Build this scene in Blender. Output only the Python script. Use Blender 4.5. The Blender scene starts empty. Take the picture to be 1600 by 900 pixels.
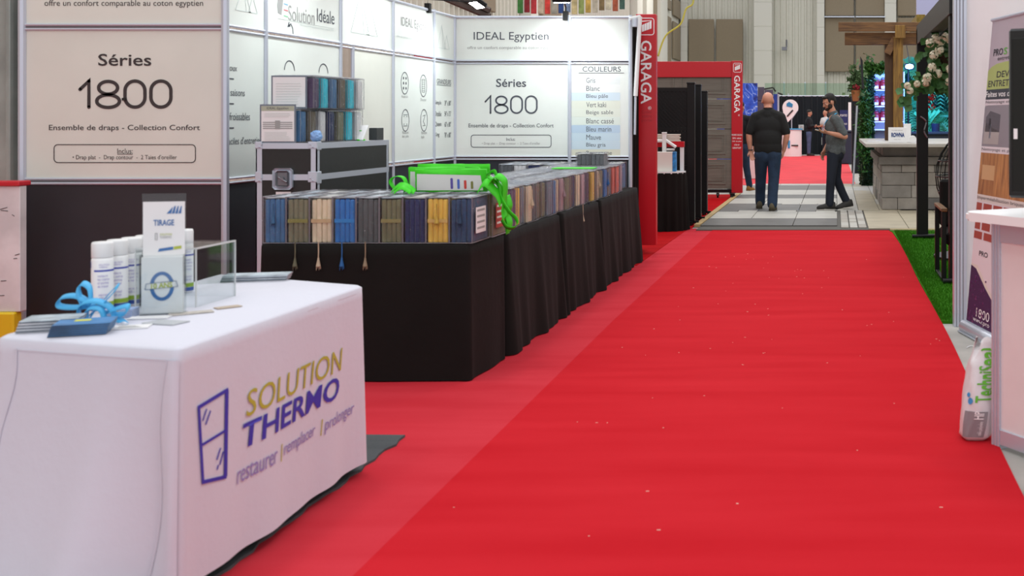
import bpy, bmesh, math, random
from mathutils import Vector, Matrix, Euler
R = math.radians
random.seed(7)
sc = bpy.context.scene
COL = sc.collection

# ------------------------------------------------------------------ camera, world, light
F = 1800.0; PX = 1306.0; PY = 187.0; CH = 1.40          # focal length in pixels, vanishing point, eye height
cam_d = bpy.data.cameras.new('camera'); cam = bpy.data.objects.new('camera', cam_d); COL.objects.link(cam)
cam.location = (0, 0, CH); cam.rotation_euler = (R(90), 0, 0)
cam_d.sensor_width = 36; cam_d.lens = F/1600*36
cam_d.shift_x = (800-PX)/1600; cam_d.shift_y = -(450-PY)/1600
cam_d.clip_end = 200
cam_d.dof.use_dof = True; cam_d.dof.focus_distance = 14; cam_d.dof.aperture_fstop = 5.0
sc.camera = cam

w = bpy.data.worlds.new('world'); sc.world = w; w.use_nodes = True
bg = w.node_tree.nodes['Background']; bg.inputs[0].default_value = (0.93, 0.95, 1.0, 1); bg.inputs[1].default_value = 0.88

def area(name, loc, size, size_y, energy, color=(1, 1, 1), rot=(0, 0, 0)):
    energy *= 0.5; l = bpy.data.lights.new(name, 'AREA'); l.shape = 'RECTANGLE'; l.size = size; l.size_y = size_y
    l.energy = energy; l.color = color
    o = bpy.data.objects.new(name, l); COL.objects.link(o); o.location = loc; o.rotation_euler = rot
    return o
for (lx, ly, e) in ((-3.5, 0.5, 110), (2.0, 1.5, 110), (-3.5, 6, 130), (2.0, 7, 130), (-3.5, 12.5, 140), (2.0, 13.5, 140), (-3.0, 20, 200), (3.0, 20, 200), (-4.5, 30, 300), (4, 30, 300), (0, 38, 350), (-5, 46, 350), (4, 47, 350)):
    area('high_bay_light', (lx, ly, 8.6), 0.9, 0.9, e, (1.0, 0.97, 0.92))

vs = sc.view_settings
vs.view_transform = 'Standard'; vs.look = 'None'; vs.gamma = 1.0; vs.exposure = 0.35
try: vs.use_curve_mapping = False
except Exception: pass

# ------------------------------------------------------------------ helpers
def X_(px, Y): return (px-PX)*Y/F
def Z_(py, Y): return CH-(py-PY)*Y/F
def P(px, py, Y): return Vector((X_(px, Y), Y, Z_(py, Y)))

def lin(c):
    if isinstance(c, str):
        c = c.lstrip('#'); c = [int(c[i:i+2], 16)/255 for i in (0, 2, 4)]
    return tuple((x/12.92 if x <= 0.04045 else ((x+0.055)/1.055)**2.4) for x in c)

MATS = {}
def mat(name, color, rough=0.6, metal=0.0, var=0.0, vscale=8.0, bump=0.0, bscale=60.0, stretch=(1, 1, 1),
        emit=None, estr=0.0, spec=0.5, sheen=0.0, trans=0.0, coat=0.0):
    if name in MATS: return MATS[name]
    m = bpy.data.materials.new(name); m.use_nodes = True; nt = m.node_tree
    b = nt.nodes['Principled BSDF']; c = lin(color)
    b.inputs['Base Color'].default_value = (*c, 1); b.inputs['Roughness'].default_value = rough
    b.inputs['Metallic'].default_value = metal; b.inputs['Specular IOR Level'].default_value = spec
    b.inputs['Sheen Weight'].default_value = sheen; b.inputs['Coat Weight'].default_value = coat
    b.inputs['Transmission Weight'].default_value = trans
    if emit is not None:
        b.inputs['Emission Color'].default_value = (*lin(emit), 1); b.inputs['Emission Strength'].default_value = estr
    if var or bump:
        tc = nt.nodes.new('ShaderNodeTexCoord'); mp = nt.nodes.new('ShaderNodeMapping')
        mp.inputs['Scale'].default_value = stretch; nt.links.new(tc.outputs['Object'], mp.inputs['Vector'])
    if var:
        n = nt.nodes.new('ShaderNodeTexNoise'); n.inputs['Scale'].default_value = vscale; n.inputs['Detail'].default_value = 5
        nt.links.new(mp.outputs[0], n.inputs['Vector'])
        r = nt.nodes.new('ShaderNodeValToRGB'); r.color_ramp.elements[0].position = 0.3; r.color_ramp.elements[1].position = 0.7
        r.color_ramp.elements[0].color = (*[max(0, x*(1-var)) for x in c], 1)
        r.color_ramp.elements[1].color = (*[min(1, x*(1+var)) for x in c], 1)
        nt.links.new(n.outputs['Fac'], r.inputs[0]); nt.links.new(r.outputs[0], b.inputs['Base Color'])
    if bump:
        n2 = nt.nodes.new('ShaderNodeTexNoise'); n2.inputs['Scale'].default_value = bscale; n2.inputs['Detail'].default_value = 4
        nt.links.new(mp.outputs[0], n2.inputs['Vector'])
        bp = nt.nodes.new('ShaderNodeBump'); bp.inputs['Strength'].default_value = bump; bp.inputs['Distance'].default_value = 0.01
        nt.links.new(n2.outputs['Fac'], bp.inputs['Height']); nt.links.new(bp.outputs[0], b.inputs['Normal'])
    MATS[name] = m
    return m

def clear_mat(name, tint, fac, rough, bump=0.0, bscale=30.0, edge=0.3):
    """thin clear plastic: see-through with a gloss"""
    if name in MATS: return MATS[name]
    m = bpy.data.materials.new(name); m.use_nodes = True; nt = m.node_tree; nt.nodes.clear()
    out = nt.nodes.new('ShaderNodeOutputMaterial'); mix = nt.nodes.new('ShaderNodeMixShader')
    t = nt.nodes.new('ShaderNodeBsdfTransparent'); t.inputs[0].default_value = (*lin(tint), 1)
    g = nt.nodes.new('ShaderNodeBsdfGlossy'); g.inputs['Roughness'].default_value = rough
    lw = nt.nodes.new('ShaderNodeLayerWeight'); lw.inputs['Blend'].default_value = 0.12
    ma = nt.nodes.new('ShaderNodeMath'); ma.operation = 'MULTIPLY_ADD'; ma.inputs[1].default_value = edge; ma.inputs[2].default_value = fac
    nt.links.new(lw.outputs['Fresnel'], ma.inputs[0]); nt.links.new(ma.outputs[0], mix.inputs[0])
    nt.links.new(t.outputs[0], mix.inputs[1]); nt.links.new(g.outputs[0], mix.inputs[2]); nt.links.new(mix.outputs[0], out.inputs[0])
    if bump:
        tc = nt.nodes.new('ShaderNodeTexCoord'); oi = nt.nodes.new('ShaderNodeObjectInfo')
        ad = nt.nodes.new('ShaderNodeVectorMath'); ad.operation = 'ADD'
        nt.links.new(tc.outputs['Object'], ad.inputs[0]); nt.links.new(oi.outputs['Location'], ad.inputs[1])
        n2 = nt.nodes.new('ShaderNodeTexNoise'); n2.inputs['Scale'].default_value = bscale; n2.inputs['Detail'].default_value = 3
        n2.inputs['Distortion'].default_value = 1.5
        nt.links.new(ad.outputs[0], n2.inputs['Vector'])
        bp = nt.nodes.new('ShaderNodeBump'); bp.inputs['Strength'].default_value = bump; bp.inputs['Distance'].default_value = 0.06
        nt.links.new(n2.outputs['Fac'], bp.inputs['Height'])
        for q in (g, lw): nt.links.new(bp.outputs[0], q.inputs['Normal'])
    MATS[name] = m
    return m

WM = {}
def wm(o):
    return WM.get(o.name, Matrix.Identity(4)) if o is not None else Matrix.Identity(4)
def link(o, parent=None):
    COL.objects.link(o)
    if parent is not None:
        o.parent = parent; o.matrix_parent_inverse = wm(parent).inverted()
    return o
def tag(o, label=None, cat=None, group=None, kind=None):
    if label: o['label'] = label
    if cat: o['category'] = cat
    if group: o['group'] = group
    if kind: o['kind'] = kind
    return o
def thing(name, label, cat, loc=(0, 0, 0), rz=0.0, group=None):
    o = bpy.data.objects.new(name, None); o.empty_display_size = 0.1
    o.location = loc; o.rotation_euler = (0, 0, rz); COL.objects.link(o)
    WM[o.name] = Matrix.Translation(Vector(loc)) @ Matrix.Rotation(rz, 4, 'Z')
    return tag(o, label, cat, group)
def fin(name, bm, m, parent=None, smooth=False, label=None):
    me = bpy.data.meshes.new(name)
    bmesh.ops.recalc_face_normals(bm, faces=bm.faces[:]) if len(bm.faces) < 60000 else None
    bm.to_mesh(me); bm.free()
    for x in (m if isinstance(m, (list, tuple)) else [m]): me.materials.append(x)
    if smooth:
        me.polygons.foreach_set('use_smooth', [True]*len(me.polygons))
    o = bpy.data.objects.new(name, me); link(o, parent)
    if label: o['label'] = label
    return o
def dup(root, loc=None, rz=None, label=None, group=None):
    r = root.copy(); COL.objects.link(r)
    if loc is not None: r.location = loc
    if rz is not None: r.rotation_euler = (0, 0, rz)
    if label: r['label'] = label
    if group: r['group'] = group
    for ch in list(root.children):
        c = ch.copy(); COL.objects.link(c); c.parent = r
        for g in list(ch.children):
            d = g.copy(); COL.objects.link(d); d.parent = c
    return r

def BM(): return bmesh.new()
def box(bm, x0, x1, y0, y1, z0, z1, bev=0.0, mx=None, mi=0):
    v = [bm.verts.new((x, y, z)) for x in (x0, x1) for y in (y0, y1) for z in (z0, z1)]
    fs = [bm.faces.new([v[i] for i in q]) for q in ((0, 1, 3, 2), (4, 6, 7, 5), (0, 4, 5, 1), (2, 3, 7, 6), (0, 2, 6, 4), (1, 5, 7, 3))]
    for f in fs: f.material_index = mi
    if bev > 0:
        es = list({e for f in fs for e in f.edges})
        r = bmesh.ops.bevel(bm, geom=es, offset=bev, segments=1, affect='EDGES', profile=0.5)
        vv = list({x for f in r['faces'] for x in f.verts} | {x for x in v if x.is_valid})
    else: vv = v
    if mx is not None:
        bmesh.ops.transform(bm, matrix=mx, verts=vv)
    return vv
def cyl(bm, p0, p1, r0, r1=None, seg=12, caps=True):
    p0 = Vector(p0); p1 = Vector(p1); r1 = r0 if r1 is None else r1; d = p1-p0; L = d.length
    if L < 1e-6: return
    q = d.to_track_quat('Z', 'Y').to_matrix().to_4x4()
    bmesh.ops.create_cone(bm, cap_ends=caps, segments=seg, radius1=r0, radius2=r1, depth=L, matrix=Matrix.Translation((p0+p1)/2) @ q)
def ball(bm, c, r, seg=10, rot=None, sub=2):
    if not hasattr(r, '__len__'): r = (r, r, r)
    m = Matrix.Translation(Vector(c)) @ (rot.to_matrix().to_4x4() if rot else Matrix.Identity(4)) @ Matrix.Diagonal((*r, 1))
    bmesh.ops.create_icosphere(bm, subdivisions=sub, radius=1, matrix=m)
def tube(bm, pts, r, seg=6):
    pts = [Vector(p) for p in pts]
    rings = []
    up = Vector((0, 0, 1))
    for i, p in enumerate(pts):
        t = (pts[min(i+1, len(pts)-1)]-pts[max(i-1, 0)]).normalized()
        a = t.cross(up)
        if a.length < 0.05: a = t.cross(Vector((1, 0, 0)))
        a.normalize(); b = t.cross(a)
        rr = r[i] if hasattr(r, '__len__') else r
        rings.append([bm.verts.new(p+a*rr*math.cos(2*math.pi*k/seg)+b*rr*math.sin(2*math.pi*k/seg)) for k in range(seg)])
    for i in range(len(rings)-1):
        for k in range(seg):
            bm.faces.new((rings[i][k], rings[i][(k+1) % seg], rings[i+1][(k+1) % seg], rings[i+1][k]))
    bm.faces.new(rings[0][::-1]); bm.faces.new(rings[-1])
def smooth_pts(pts, n=6):
    pts = [Vector(p) for p in pts]; out = []
    for i in range(len(pts)-1):
        p0 = pts[max(i-1, 0)]; p1 = pts[i]; p2 = pts[i+1]; p3 = pts[min(i+2, len(pts)-1)]
        for k in range(n):
            t = k/n
            out.append(0.5*((2*p1)+(p2-p0)*t+(2*p0-5*p1+4*p2-p3)*t*t+(3*p1-p0-3*p2+p3)*t*t*t))
    out.append(pts[-1]); return out
def ribbon(bm, pts, width, side, th=0.0015):
    """flat band through pts; side = width direction (vector or list)"""
    pts = [Vector(p) for p in pts]; rows = []
    for i, p in enumerate(pts):
        s = Vector(side[i] if isinstance(side, list) else side).normalized()*width/2
        t = (pts[min(i+1, len(pts)-1)]-pts[max(i-1, 0)]).normalized()
        n = t.cross(s); n = n.normalized()*th if n.length > 1e-6 else Vector((0, 0, th))
        rows.append([bm.verts.new(p+q) for q in (-s-n, s-n, s+n, -s+n)])
    for i in range(len(rows)-1):
        for k in range(4):
            bm.faces.new((rows[i][k], rows[i][(k+1) % 4], rows[i+1][(k+1) % 4], rows[i+1][k]))
    bm.faces.new(rows[0][::-1]); bm.faces.new(rows[-1])
def poly_plate(bm, pts2, fr, th=0.002):
    """extruded plate from 2D outline; fr maps (u,v,w)->world"""
    a = [bm.verts.new(fr(u, v, 0)) for u, v in pts2]; b = [bm.verts.new(fr(u, v, th)) for u, v in pts2]
    n = len(pts2)
    for i in range(n): bm.faces.new((a[i], a[(i+1) % n], b[(i+1) % n], b[i]))
    bm.faces.new(b); bm.faces.new(a[::-1])
def frame(origin, ux, uy):
    """returns fr(u,v,w): plane frame, ux = reading direction, uy = up, w along the outward normal ux x uy"""
    o = Vector(origin); ux = Vector(ux).normalized(); uy = Vector(uy).normalized(); n = ux.cross(uy)
    return lambda u, v, w_=0.0: o+ux*u+uy*v+n*w_
def rrect(u0, u1, v0, v1, r, seg=5):
    pts = []
    for (cx, cy, a0) in ((u1-r, v1-r, 0), (u0+r, v1-r, 90), (u0+r, v0+r, 180), (u1-r, v0+r, 270)):
        for k in range(seg+1):
            a = R(a0+90*k/seg); pts.append((cx+r*math.cos(a), cy+r*math.sin(a)))
    return pts
def outline(bm, pts2, fr, wd, th=0.0012, closed=True, w0=0.0):
    """stroked flat line along 2D points (mitred)"""
    n = len(pts2); L = []; Rr = []
    for i in range(n):
        p = Vector(pts2[i])
        a = Vector(pts2[i-1]) if (closed or i > 0) else p
        b = Vector(pts2[(i+1) % n]) if (closed or i < n-1) else p
        d1 = (p-a); d2 = (b-p)
        d1 = d1.normalized() if d1.length > 1e-9 else d2.normalized(); d2 = d2.normalized() if d2.length > 1e-9 else d1
        t = d1+d2; t = t.normalized() if t.length > 1e-6 else d1
        nn = Vector((-t.y, t.x)); c = max(0.45, nn.dot(Vector((-d1.y, d1.x))))
        L.append(p+nn*wd/2/c); Rr.append(p-nn*wd/2/c)
    def ring(i): return [bm.verts.new(fr(q.x, q.y, z)) for q, z in ((L[i], w0), (Rr[i], w0), (Rr[i], w0+th), (L[i], w0+th))]
    rs = [ring(i) for i in range(n)]
    for i in range(n if closed else n-1):
        A = rs[i]; B = rs[(i+1) % n]
        for k in range(4): bm.faces.new((A[k], A[(k+1) % 4], B[(k+1) % 4], B[k]))
    if not closed: bm.faces.new(rs[0][::-1]); bm.faces.new(rs[-1])
def disc(bm, u, v, r, fr, th=0.0012, seg=20, w0=0.0):
    pts = [(u+r*math.cos(2*math.pi*k/seg), v+r*math.sin(2*math.pi*k/seg)) for k in range(seg)]
    a = [bm.verts.new(fr(x, y, w0)) for x, y in pts]; b = [bm.verts.new(fr(x, y, w0+th)) for x, y in pts]
    for i in range(seg): bm.faces.new((a[i], a[(i+1) % seg], b[(i+1) % seg], b[i]))
    bm.faces.new(b)

def text(s, fr, u, v, wd, ht, m, parent, name='lettering', align='c', bold=0.0, shear=0.0, th=0.001, w0=0.001, cuts=0, label=None, rot=0):
    """lettering whose box is wd x ht (metres), centred (or left-aligned) on u, bottom at v, mapped through fr"""
    cu = bpy.data.curves.new('txt', 'FONT'); cu.body = s; cu.offset = bold; cu.shear = shear; cu.resolution_u = 3; cu.fill_mode = 'FRONT'
    o = bpy.data.objects.new('txt', cu)
    me = bpy.data.meshes.new_from_object(o)
    bpy.data.objects.remove(o); bpy.data.curves.remove(cu)
    if not me.vertices: return None
    xs = [q.co.x for q in me.vertices]; ys = [q.co.y for q in me.vertices]
    x0, x1, y0, y1 = min(xs), max(xs), min(ys), max(ys)
    bm = BM(); bm.from_mesh(me); bpy.data.meshes.remove(me)
    sx = wd/(x1-x0); sy = ht/(y1-y0); uo = u-(wd/2 if align == 'c' else 0)
    for q in bm.verts: q.co = Vector(((q.co.x-x0)*sx+uo, (q.co.y-y0)*sy+v, 0))
    if cuts:
        for (ax, lo, hi) in ((0, uo, uo+wd), (1, v, v+ht)):
            k = lo+cuts
            while k < hi:
                no = (1, 0, 0) if ax == 0 else (0, 1, 0); co = (k, 0, 0) if ax == 0 else (0, k, 0)
                bmesh.ops.bisect_plane(bm, geom=bm.verts[:]+bm.edges[:]+bm.faces[:], plane_co=co, plane_no=no); k += cuts
    for q in bm.verts:
        uu, vv = q.co.x, q.co.y
        if rot: # rotate 90 deg clockwise about (u, v): text runs downwards
            du, dv = uu-u, vv-v; uu, vv = u+dv, v-du
        q.co = fr(uu, vv, w0)
    me = bpy.data.meshes.new(name); bm.to_mesh(me); bm.free(); me.materials.append(m)
    ob = bpy.data.objects.new(name, me); link(ob, parent)
    if label: ob['label'] = label
    return ob

def organic(name, prims, voxel, m, parent, label=None, smooth_it=6):
    """one continuous body: tapered limbs and ellipsoids fused by a voxel remesh"""
    bm = BM()
    for p in prims:
        if p[0] == 'c':
            _, a, ra, b, rb = p
            cyl(bm, a, b, ra, rb, 14); ball(bm, a, ra, sub=2); ball(bm, b, rb, sub=2)
        else:
            ball(bm, p[1], p[2], rot=Euler(p[3]) if len(p) > 3 else None, sub=3)
    me = bpy.data.meshes.new('tmp'); bm.to_mesh(me); bm.free()
    o = bpy.data.objects.new('tmp', me); COL.objects.link(o)
    md = o.modifiers.new('r', 'REMESH'); md.mode = 'VOXEL'; md.voxel_size = voxel; md.use_smooth_shade = True
    ms = o.modifiers.new('s', 'SMOOTH'); ms.factor = 0.5; ms.iterations = smooth_it
    dg = bpy.context.evaluated_depsgraph_get()
    me2 = bpy.data.meshes.new_from_object(o.evaluated_get(dg)); me2.name = name
    bpy.data.objects.remove(o); bpy.data.meshes.remove(me)
    me2.materials.clear(); me2.materials.append(m)
    me2.polygons.foreach_set('use_smooth', [True]*len(me2.polygons))
    ob = bpy.data.objects.new(name, me2); link(ob, parent)
    if label: ob['label'] = label
    return ob

def drape_mesh(poly, ztop, zbot, flare=0.06, wave=0.02, freq=9.0, corner=0.06, rows=14, flare_pts=None, seed=0, power=1.0, step=0.03):
    """cloth over a table: rounded outline, skirt with folds. poly counter-clockwise."""
    rnd = random.Random(seed); n = len(poly); pts = []
    for i in range(n):
        p = Vector(poly[i]); a = (Vector(poly[i-1])-p).normalized(); b = (Vector(poly[(i+1) % n])-p).normalized()
        s = p+a*corner; e = p+b*corner
        for k in range(6):
            t = k/5; pts.append(((1-t)**2*s+2*t*(1-t)*p+t*t*e, 1.0-abs(t-0.5)*1.2))
        q = Vector(poly[(i+1) % n])+(p-Vector(poly[(i+1) % n])).normalized()*corner
        L = (q-e).length; m_ = max(2, int(L/step))
        for k in range(1, m_): pts.append((e.lerp(q, k/m_), 0.0))
    N = len(pts); ph = [rnd.uniform(0, 6.28) for _ in range(4)]
    s = 0; S = []
    for i in range(N):
        S.append(s); s += (pts[(i+1) % N][0]-pts[i][0]).length
    per = s; bm = BM(); rings = []
    for r in range(rows+1):
        t = r/rows; ring = []
        for i in range(N):
            p, cw = pts[i]; d = (pts[(i+1) % N][0]-pts[i-1][0]).normalized(); nrm = Vector((d.y, -d.x))
            k = round(freq*per); k2 = round(freq*per*0.45); u = 2*math.pi*S[i]/per
            wv = math.sin(k*u/1+ph[0])*0.5+math.sin(k2*u+ph[1])*0.7+0.3*math.sin(k*1.7//1*u+ph[2])
            fl = flare(p, t) if callable(flare) else flare*t**power
            off = fl+wave*wv*t**1.2+cw*wave*1.2*t
            if r == 0: off = -0.012
            z = ztop if r == 0 else ztop-0.008-(ztop-0.008-zbot)*((r-1)/(rows-1))
            q = p+nrm*off
            ring.append(bm.verts.new((q.x, q.y, z)))
        rings.append(ring)
    for r in range(rows):
        for i in range(N):
            bm.faces.new((rings[r][i], rings[r+1][i], rings[r+1][(i+1) % N], rings[r][(i+1) % N]))
    bm.faces.new(rings[0])
    return bm

def leaves(bm, n, fn, size, rnd, bend=0.25, aspect=2.2):
    """n bent leaves; fn() -> (position, normal)"""
    for _ in range(n):
        p, nn = fn(); s = size*rnd.uniform(0.6, 1.3)
        d = Vector((rnd.gauss(0, 1), rnd.gauss(0, 1), rnd.gauss(0, 1)-0.3)); d = (d+nn*0.8).normalized()
        a = d.cross(Vector((rnd.gauss(0, 1), rnd.gauss(0, 1), rnd.gauss(0, 1)))); a.normalize(); c = d.cross(a)
        p = Vector(p); w_ = s/aspect
        v0 = bm.verts.new(p); v1 = bm.verts.new(p+d*s*0.5+a*w_+c*bend*s*0.3); v2 = bm.verts.new(p+d*s*0.5-a*w_+c*bend*s*0.3)
        v3 = bm.verts.new(p+d*s-c*bend*s*0.2); v4 = bm.verts.new(p+d*s*0.5)
        bm.faces.new((v0, v1, v4)); bm.faces.new((v0, v4, v2)); bm.faces.new((v1, v3, v4)); bm.faces.new((v4, v3, v2))

# ------------------------------------------------------------------ materials
def carpet_mat(name, c, c2, streak=True, rough=0.95, mottled=0.0, bump=0.35):
    m = bpy.data.materials.new(name); m.use_nodes = True; nt = m.node_tree; b = nt.nodes['Principled BSDF']
    b.inputs['Roughness'].default_value = rough; b.inputs['Specular IOR Level'].default_value = 0.06
    tc = nt.nodes.new('ShaderNodeTexCoord'); mp = nt.nodes.new('ShaderNodeMapping'); mp.inputs['Scale'].default_value = (0.7, 4.0, 1)
    n = nt.nodes.new('ShaderNodeTexNoise'); n.inputs['Scale'].default_value = 1.3; n.inputs['Detail'].default_value = 6
    nt.links.new(tc.outputs['Object'], mp.inputs[0]); nt.links.new(mp.outputs[0], n.inputs['Vector'])
    n2 = nt.nodes.new('ShaderNodeTexNoise'); n2.inputs['Scale'].default_value = 260; n2.inputs['Detail'].default_value = 2
    nt.links.new(tc.outputs['Object'], n2.inputs['Vector'])
    mx = nt.nodes.new('ShaderNodeMath'); mx.operation = 'MULTIPLY_ADD'; mx.inputs[1].default_value = 0.35+mottled
    nt.links.new(n2.outputs['Fac'], mx.inputs[0]); nt.links.new(n.outputs['Fac'], mx.inputs[2])
    r = nt.nodes.new('ShaderNodeValToRGB'); r.color_ramp.elements[0].position = 0.45; r.color_ramp.elements[1].position = 0.95
    r.color_ramp.elements[0].color = (*lin(c), 1); r.color_ramp.elements[1].color = (*lin(c2), 1)
    nt.links.new(mx.outputs[0], r.inputs[0]); nt.links.new(r.outputs[0], b.inputs['Base Color'])
    bp = nt.nodes.new('ShaderNodeBump'); bp.inputs['Strength'].default_value = bump; bp.inputs['Distance'].default_value = 0.004
    n3 = nt.nodes.new('ShaderNodeTexNoise'); n3.inputs['Scale'].default_value = 420
    nt.links.new(tc.outputs['Object'], n3.inputs['Vector'])
    nt.links.new(n3.outputs['Fac'], bp.inputs['Height']); nt.links.new(bp.outputs[0], b.inputs['Normal'])
    return m
def wood_mat(name, c, c2, axis=(1, 12, 12)):
    m = bpy.data.materials.new(name); m.use_nodes = True; nt = m.node_tree; b = nt.nodes['Principled BSDF']; b.inputs['Roughness'].default_value = 0.65
    tc = nt.nodes.new('ShaderNodeTexCoord'); mp = nt.nodes.new('ShaderNodeMapping'); mp.inputs['Scale'].default_value = axis
    n = nt.nodes.new('ShaderNodeTexNoise'); n.inputs['Scale'].default_value = 2.2; n.inputs['Detail'].default_value = 7; n.inputs['Distortion'].default_value = 1.2
    nt.links.new(tc.outputs['Object'], mp.inputs[0]); nt.links.new(mp.outputs[0], n.inputs['Vector'])
    r = nt.nodes.new('ShaderNodeValToRGB'); r.color_ramp.elements[0].position = 0.35; r.color_ramp.elements[1].position = 0.68
    r.color_ramp.elements[0].color = (*lin(c), 1); r.color_ramp.elements[1].color = (*lin(c2), 1)
    nt.links.new(n.outputs['Fac'], r.inputs[0]); nt.links.new(r.outputs[0], b.inputs['Base Color'])
    return m

M_red = carpet_mat('red_carpet', '#bb1722', '#c7232d')
M_red2 = carpet_mat('red_carpet_worn', '#c02b36', '#cb3843')
M_red3 = carpet_mat('red_carpet_deep', '#a00810', '#b81218')
M_rug = carpet_mat('charcoal_rug', '#35383a', '#5d6062', mottled=0.6, bump=1.0)
M_turf = carpet_mat('turf', '#24560f', '#3f7d1c', mottled=0.8, bump=1.0)
M_conc = mat('concrete', '#a9a6a0', 0.8, var=0.15, vscale=2.5, bump=0.1)
M_alu = mat('aluminium', '#c6ccd8', 0.35, 0.4)
M_alud = mat('aluminium_dark', '#787a80', 0.4, 0.7)
M_cream = mat('cream_panel', '#dcded4', 0.45, var=0.03, vscale=3)
M_cream2 = mat('pale_panel', '#e2e8e2', 0.4, var=0.02, vscale=3)
M_dark = mat('dark_panel', '#2b282d', 0.6, var=0.1, vscale=4)
M_navy = mat('dark_panel_blue', '#22262e', 0.6, var=0.1, vscale=4)
M_ink = mat('ink_brown', '#3a3434', 0.7)
M_ink2 = mat('ink_slate', '#4a4f58', 0.7)
M_ink3 = mat('ink_pale', '#9a9c9a', 0.7)
M_ink4 = mat('ink_faint', '#c2cbc8', 0.7)
M_ink5 = mat('ink_ghost', '#d3dcd9', 0.7)
M_white = mat('white_plastic', '#e4e4e4', 0.4)
M_whitec = mat('white_cloth', '#d0d0dc', 0.75, bump=0.12, bscale=35, sheen=0.2)
M_blackc = mat('black_cloth', '#100e0c', 0.85, var=0.2, vscale=3, bump=0.2, bscale=25, spec=0.25)
M_black = mat('black_metal', '#0e0f10', 0.45, 0.1, spec=0.35)
M_blackp = mat('black_plastic', '#141416', 0.3)
M_logo_blue = mat('print_blue', '#3a35a8', 0.7)
M_logo_green = mat('print_olive', '#b3ae3a', 0.7)
M_logo_lav = mat('print_lavender', '#8f83bd', 0.7)
M_redp = mat('red_paint', '#c01020', 0.35)
M_wht = mat('white_print', '#f2f2f2', 0.5)
M_clear = clear_mat('clear_film', '#fcfcfd', 0.028, 0.06, 0.6, 40, edge=0.6)
M_acr = clear_mat('acrylic', '#fafcfc', 0.03, 0.03)
M_piping = mat('bag_piping', '#8f8b90', 0.35, 0.0)
M_paper = mat('paper_white', '#e6e6e6', 0.7)
M_green = mat('lime_green_cloth', '#3fd11c', 0.6, var=0.1, bump=0.2)
M_skin = mat('skin', '#c48a70', 0.55, var=0.06, vscale=12)
M_skin2 = mat('skin_pink', '#cf9078', 0.5, var=0.08, vscale=14)
M_hair = mat('black_hair', '#15110f', 0.7, bump=0.8, bscale=90)
M_beard = mat('dark_beard', '#2a1c16', 0.8, bump=0.8, bscale=120)
M_blackshirt = mat('black_shirt', '#161616', 0.85, var=0.15, bump=0.4, bscale=9)
M_greyshirt = mat('heather_shirt', '#54595a', 0.9, var=0.22, vscale=30, bump=0.4, bscale=9)
M_jeans = mat('blue_jeans', '#22364f', 0.85, var=0.25, vscale=7, bump=0.5, bscale=12)
M_jeansd = mat('dark_jeans', '#151c2a', 0.85, var=0.2, vscale=7, bump=0.5, bscale=12)
M_cyan = mat('cyan_ribbon', '#37a9dc', 0.5)
M_stone = [mat('stone_%d' % i, c, 0.85, var=0.18, vscale=5, bump=0.4, bscale=18) for i, c in enumerate(('#8f8a84', '#7d7974', '#9a938a', '#6e6b68', '#a09a92'))]
M_wood = wood_mat('timber_x', '#5d4026', '#8a6238', (1, 12, 12))
M_woodz = wood_mat('timber_z', '#6a4a20', '#9a7430', (12, 12, 1))
M_plasterw = mat('booth_white', '#e6dede', 0.6, var=0.02)
# ------------------------------------------------------------------ hall shell
def struct(name, bm, m, label=None, smooth=False):
    o = fin(name, bm, m, None, smooth); o['kind'] = 'structure'
    if label: o['label'] = label
    return o
bm = BM(); box(bm, -9, 12, -3, 60, -0.05, 0); floor = struct('floor', bm, M_conc, 'grey concrete floor of the exhibition hall')

M_corr = mat('corrugated_cream', '#cfcdc0', 0.55, var=0.03)
M_corrg = mat('corrugated_grey', '#b3b2aa', 0.55, var=0.03)
M_block = mat('painted_block', '#d3d1c6', 0.7, bump=0.3, bscale=8)
M_acou = mat('acoustic_brown', '#8c7f6a', 0.9, var=0.05, vscale=30, bump=0.3, bscale=200)
def corrug(bm, a, b, z0, z1, per=0.3, dep=0.07, nrm=(0, -1)):
    a = Vector(a); b = Vector(b); L = (b-a).length; d = (b-a)/L; n = Vector(nrm); k = int(L/per); pts = []
    for i in range(k+1):
        for (t, h) in ((0, 0), (0.55, 0), (0.65, 1), (0.9, 1)):
            s = (i+t)*per
            if s <= L: pts.append(a+d*s+n*h*dep)
    pts.append(b)
    lo = [bm.verts.new((p.x, p.y, z0)) for p in pts]; hi = [bm.verts.new((p.x, p.y, z1)) for p in pts]
    for i in range(len(pts)-1): bm.faces.new((lo[i], lo[i+1], hi[i+1], hi[i]))
YB = 58.0
bm = BM(); corrug(bm, (-8, YB), (X_(1180, YB), YB), 0, 9); corrug(bm, (X_(1205, YB), YB), (X_(1288, YB), YB), 0, 9); corrug(bm, (X_(1288, YB), YB), (12, YB), 0, 9)
box(bm, -8, 12, YB+0.05, YB+0.2, 0, 9)
wall_back = struct('wall_back', bm, M_corr, 'cream corrugated metal end wall of the hall')
bm = BM(); corrug(bm, (-7.9, -3), (-7.9, YB), 0, 9, nrm=(1, 0)); box(bm, -8.1, -7.95, -3, YB, 0, 9)
wall_left = struct('wall_left', bm, M_corr, 'cream corrugated side wall of the hall')
bm = BM(); box(bm, 11.9, 12, -3, YB, 0, 9); struct('wall_right', bm, M_corr)
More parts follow.
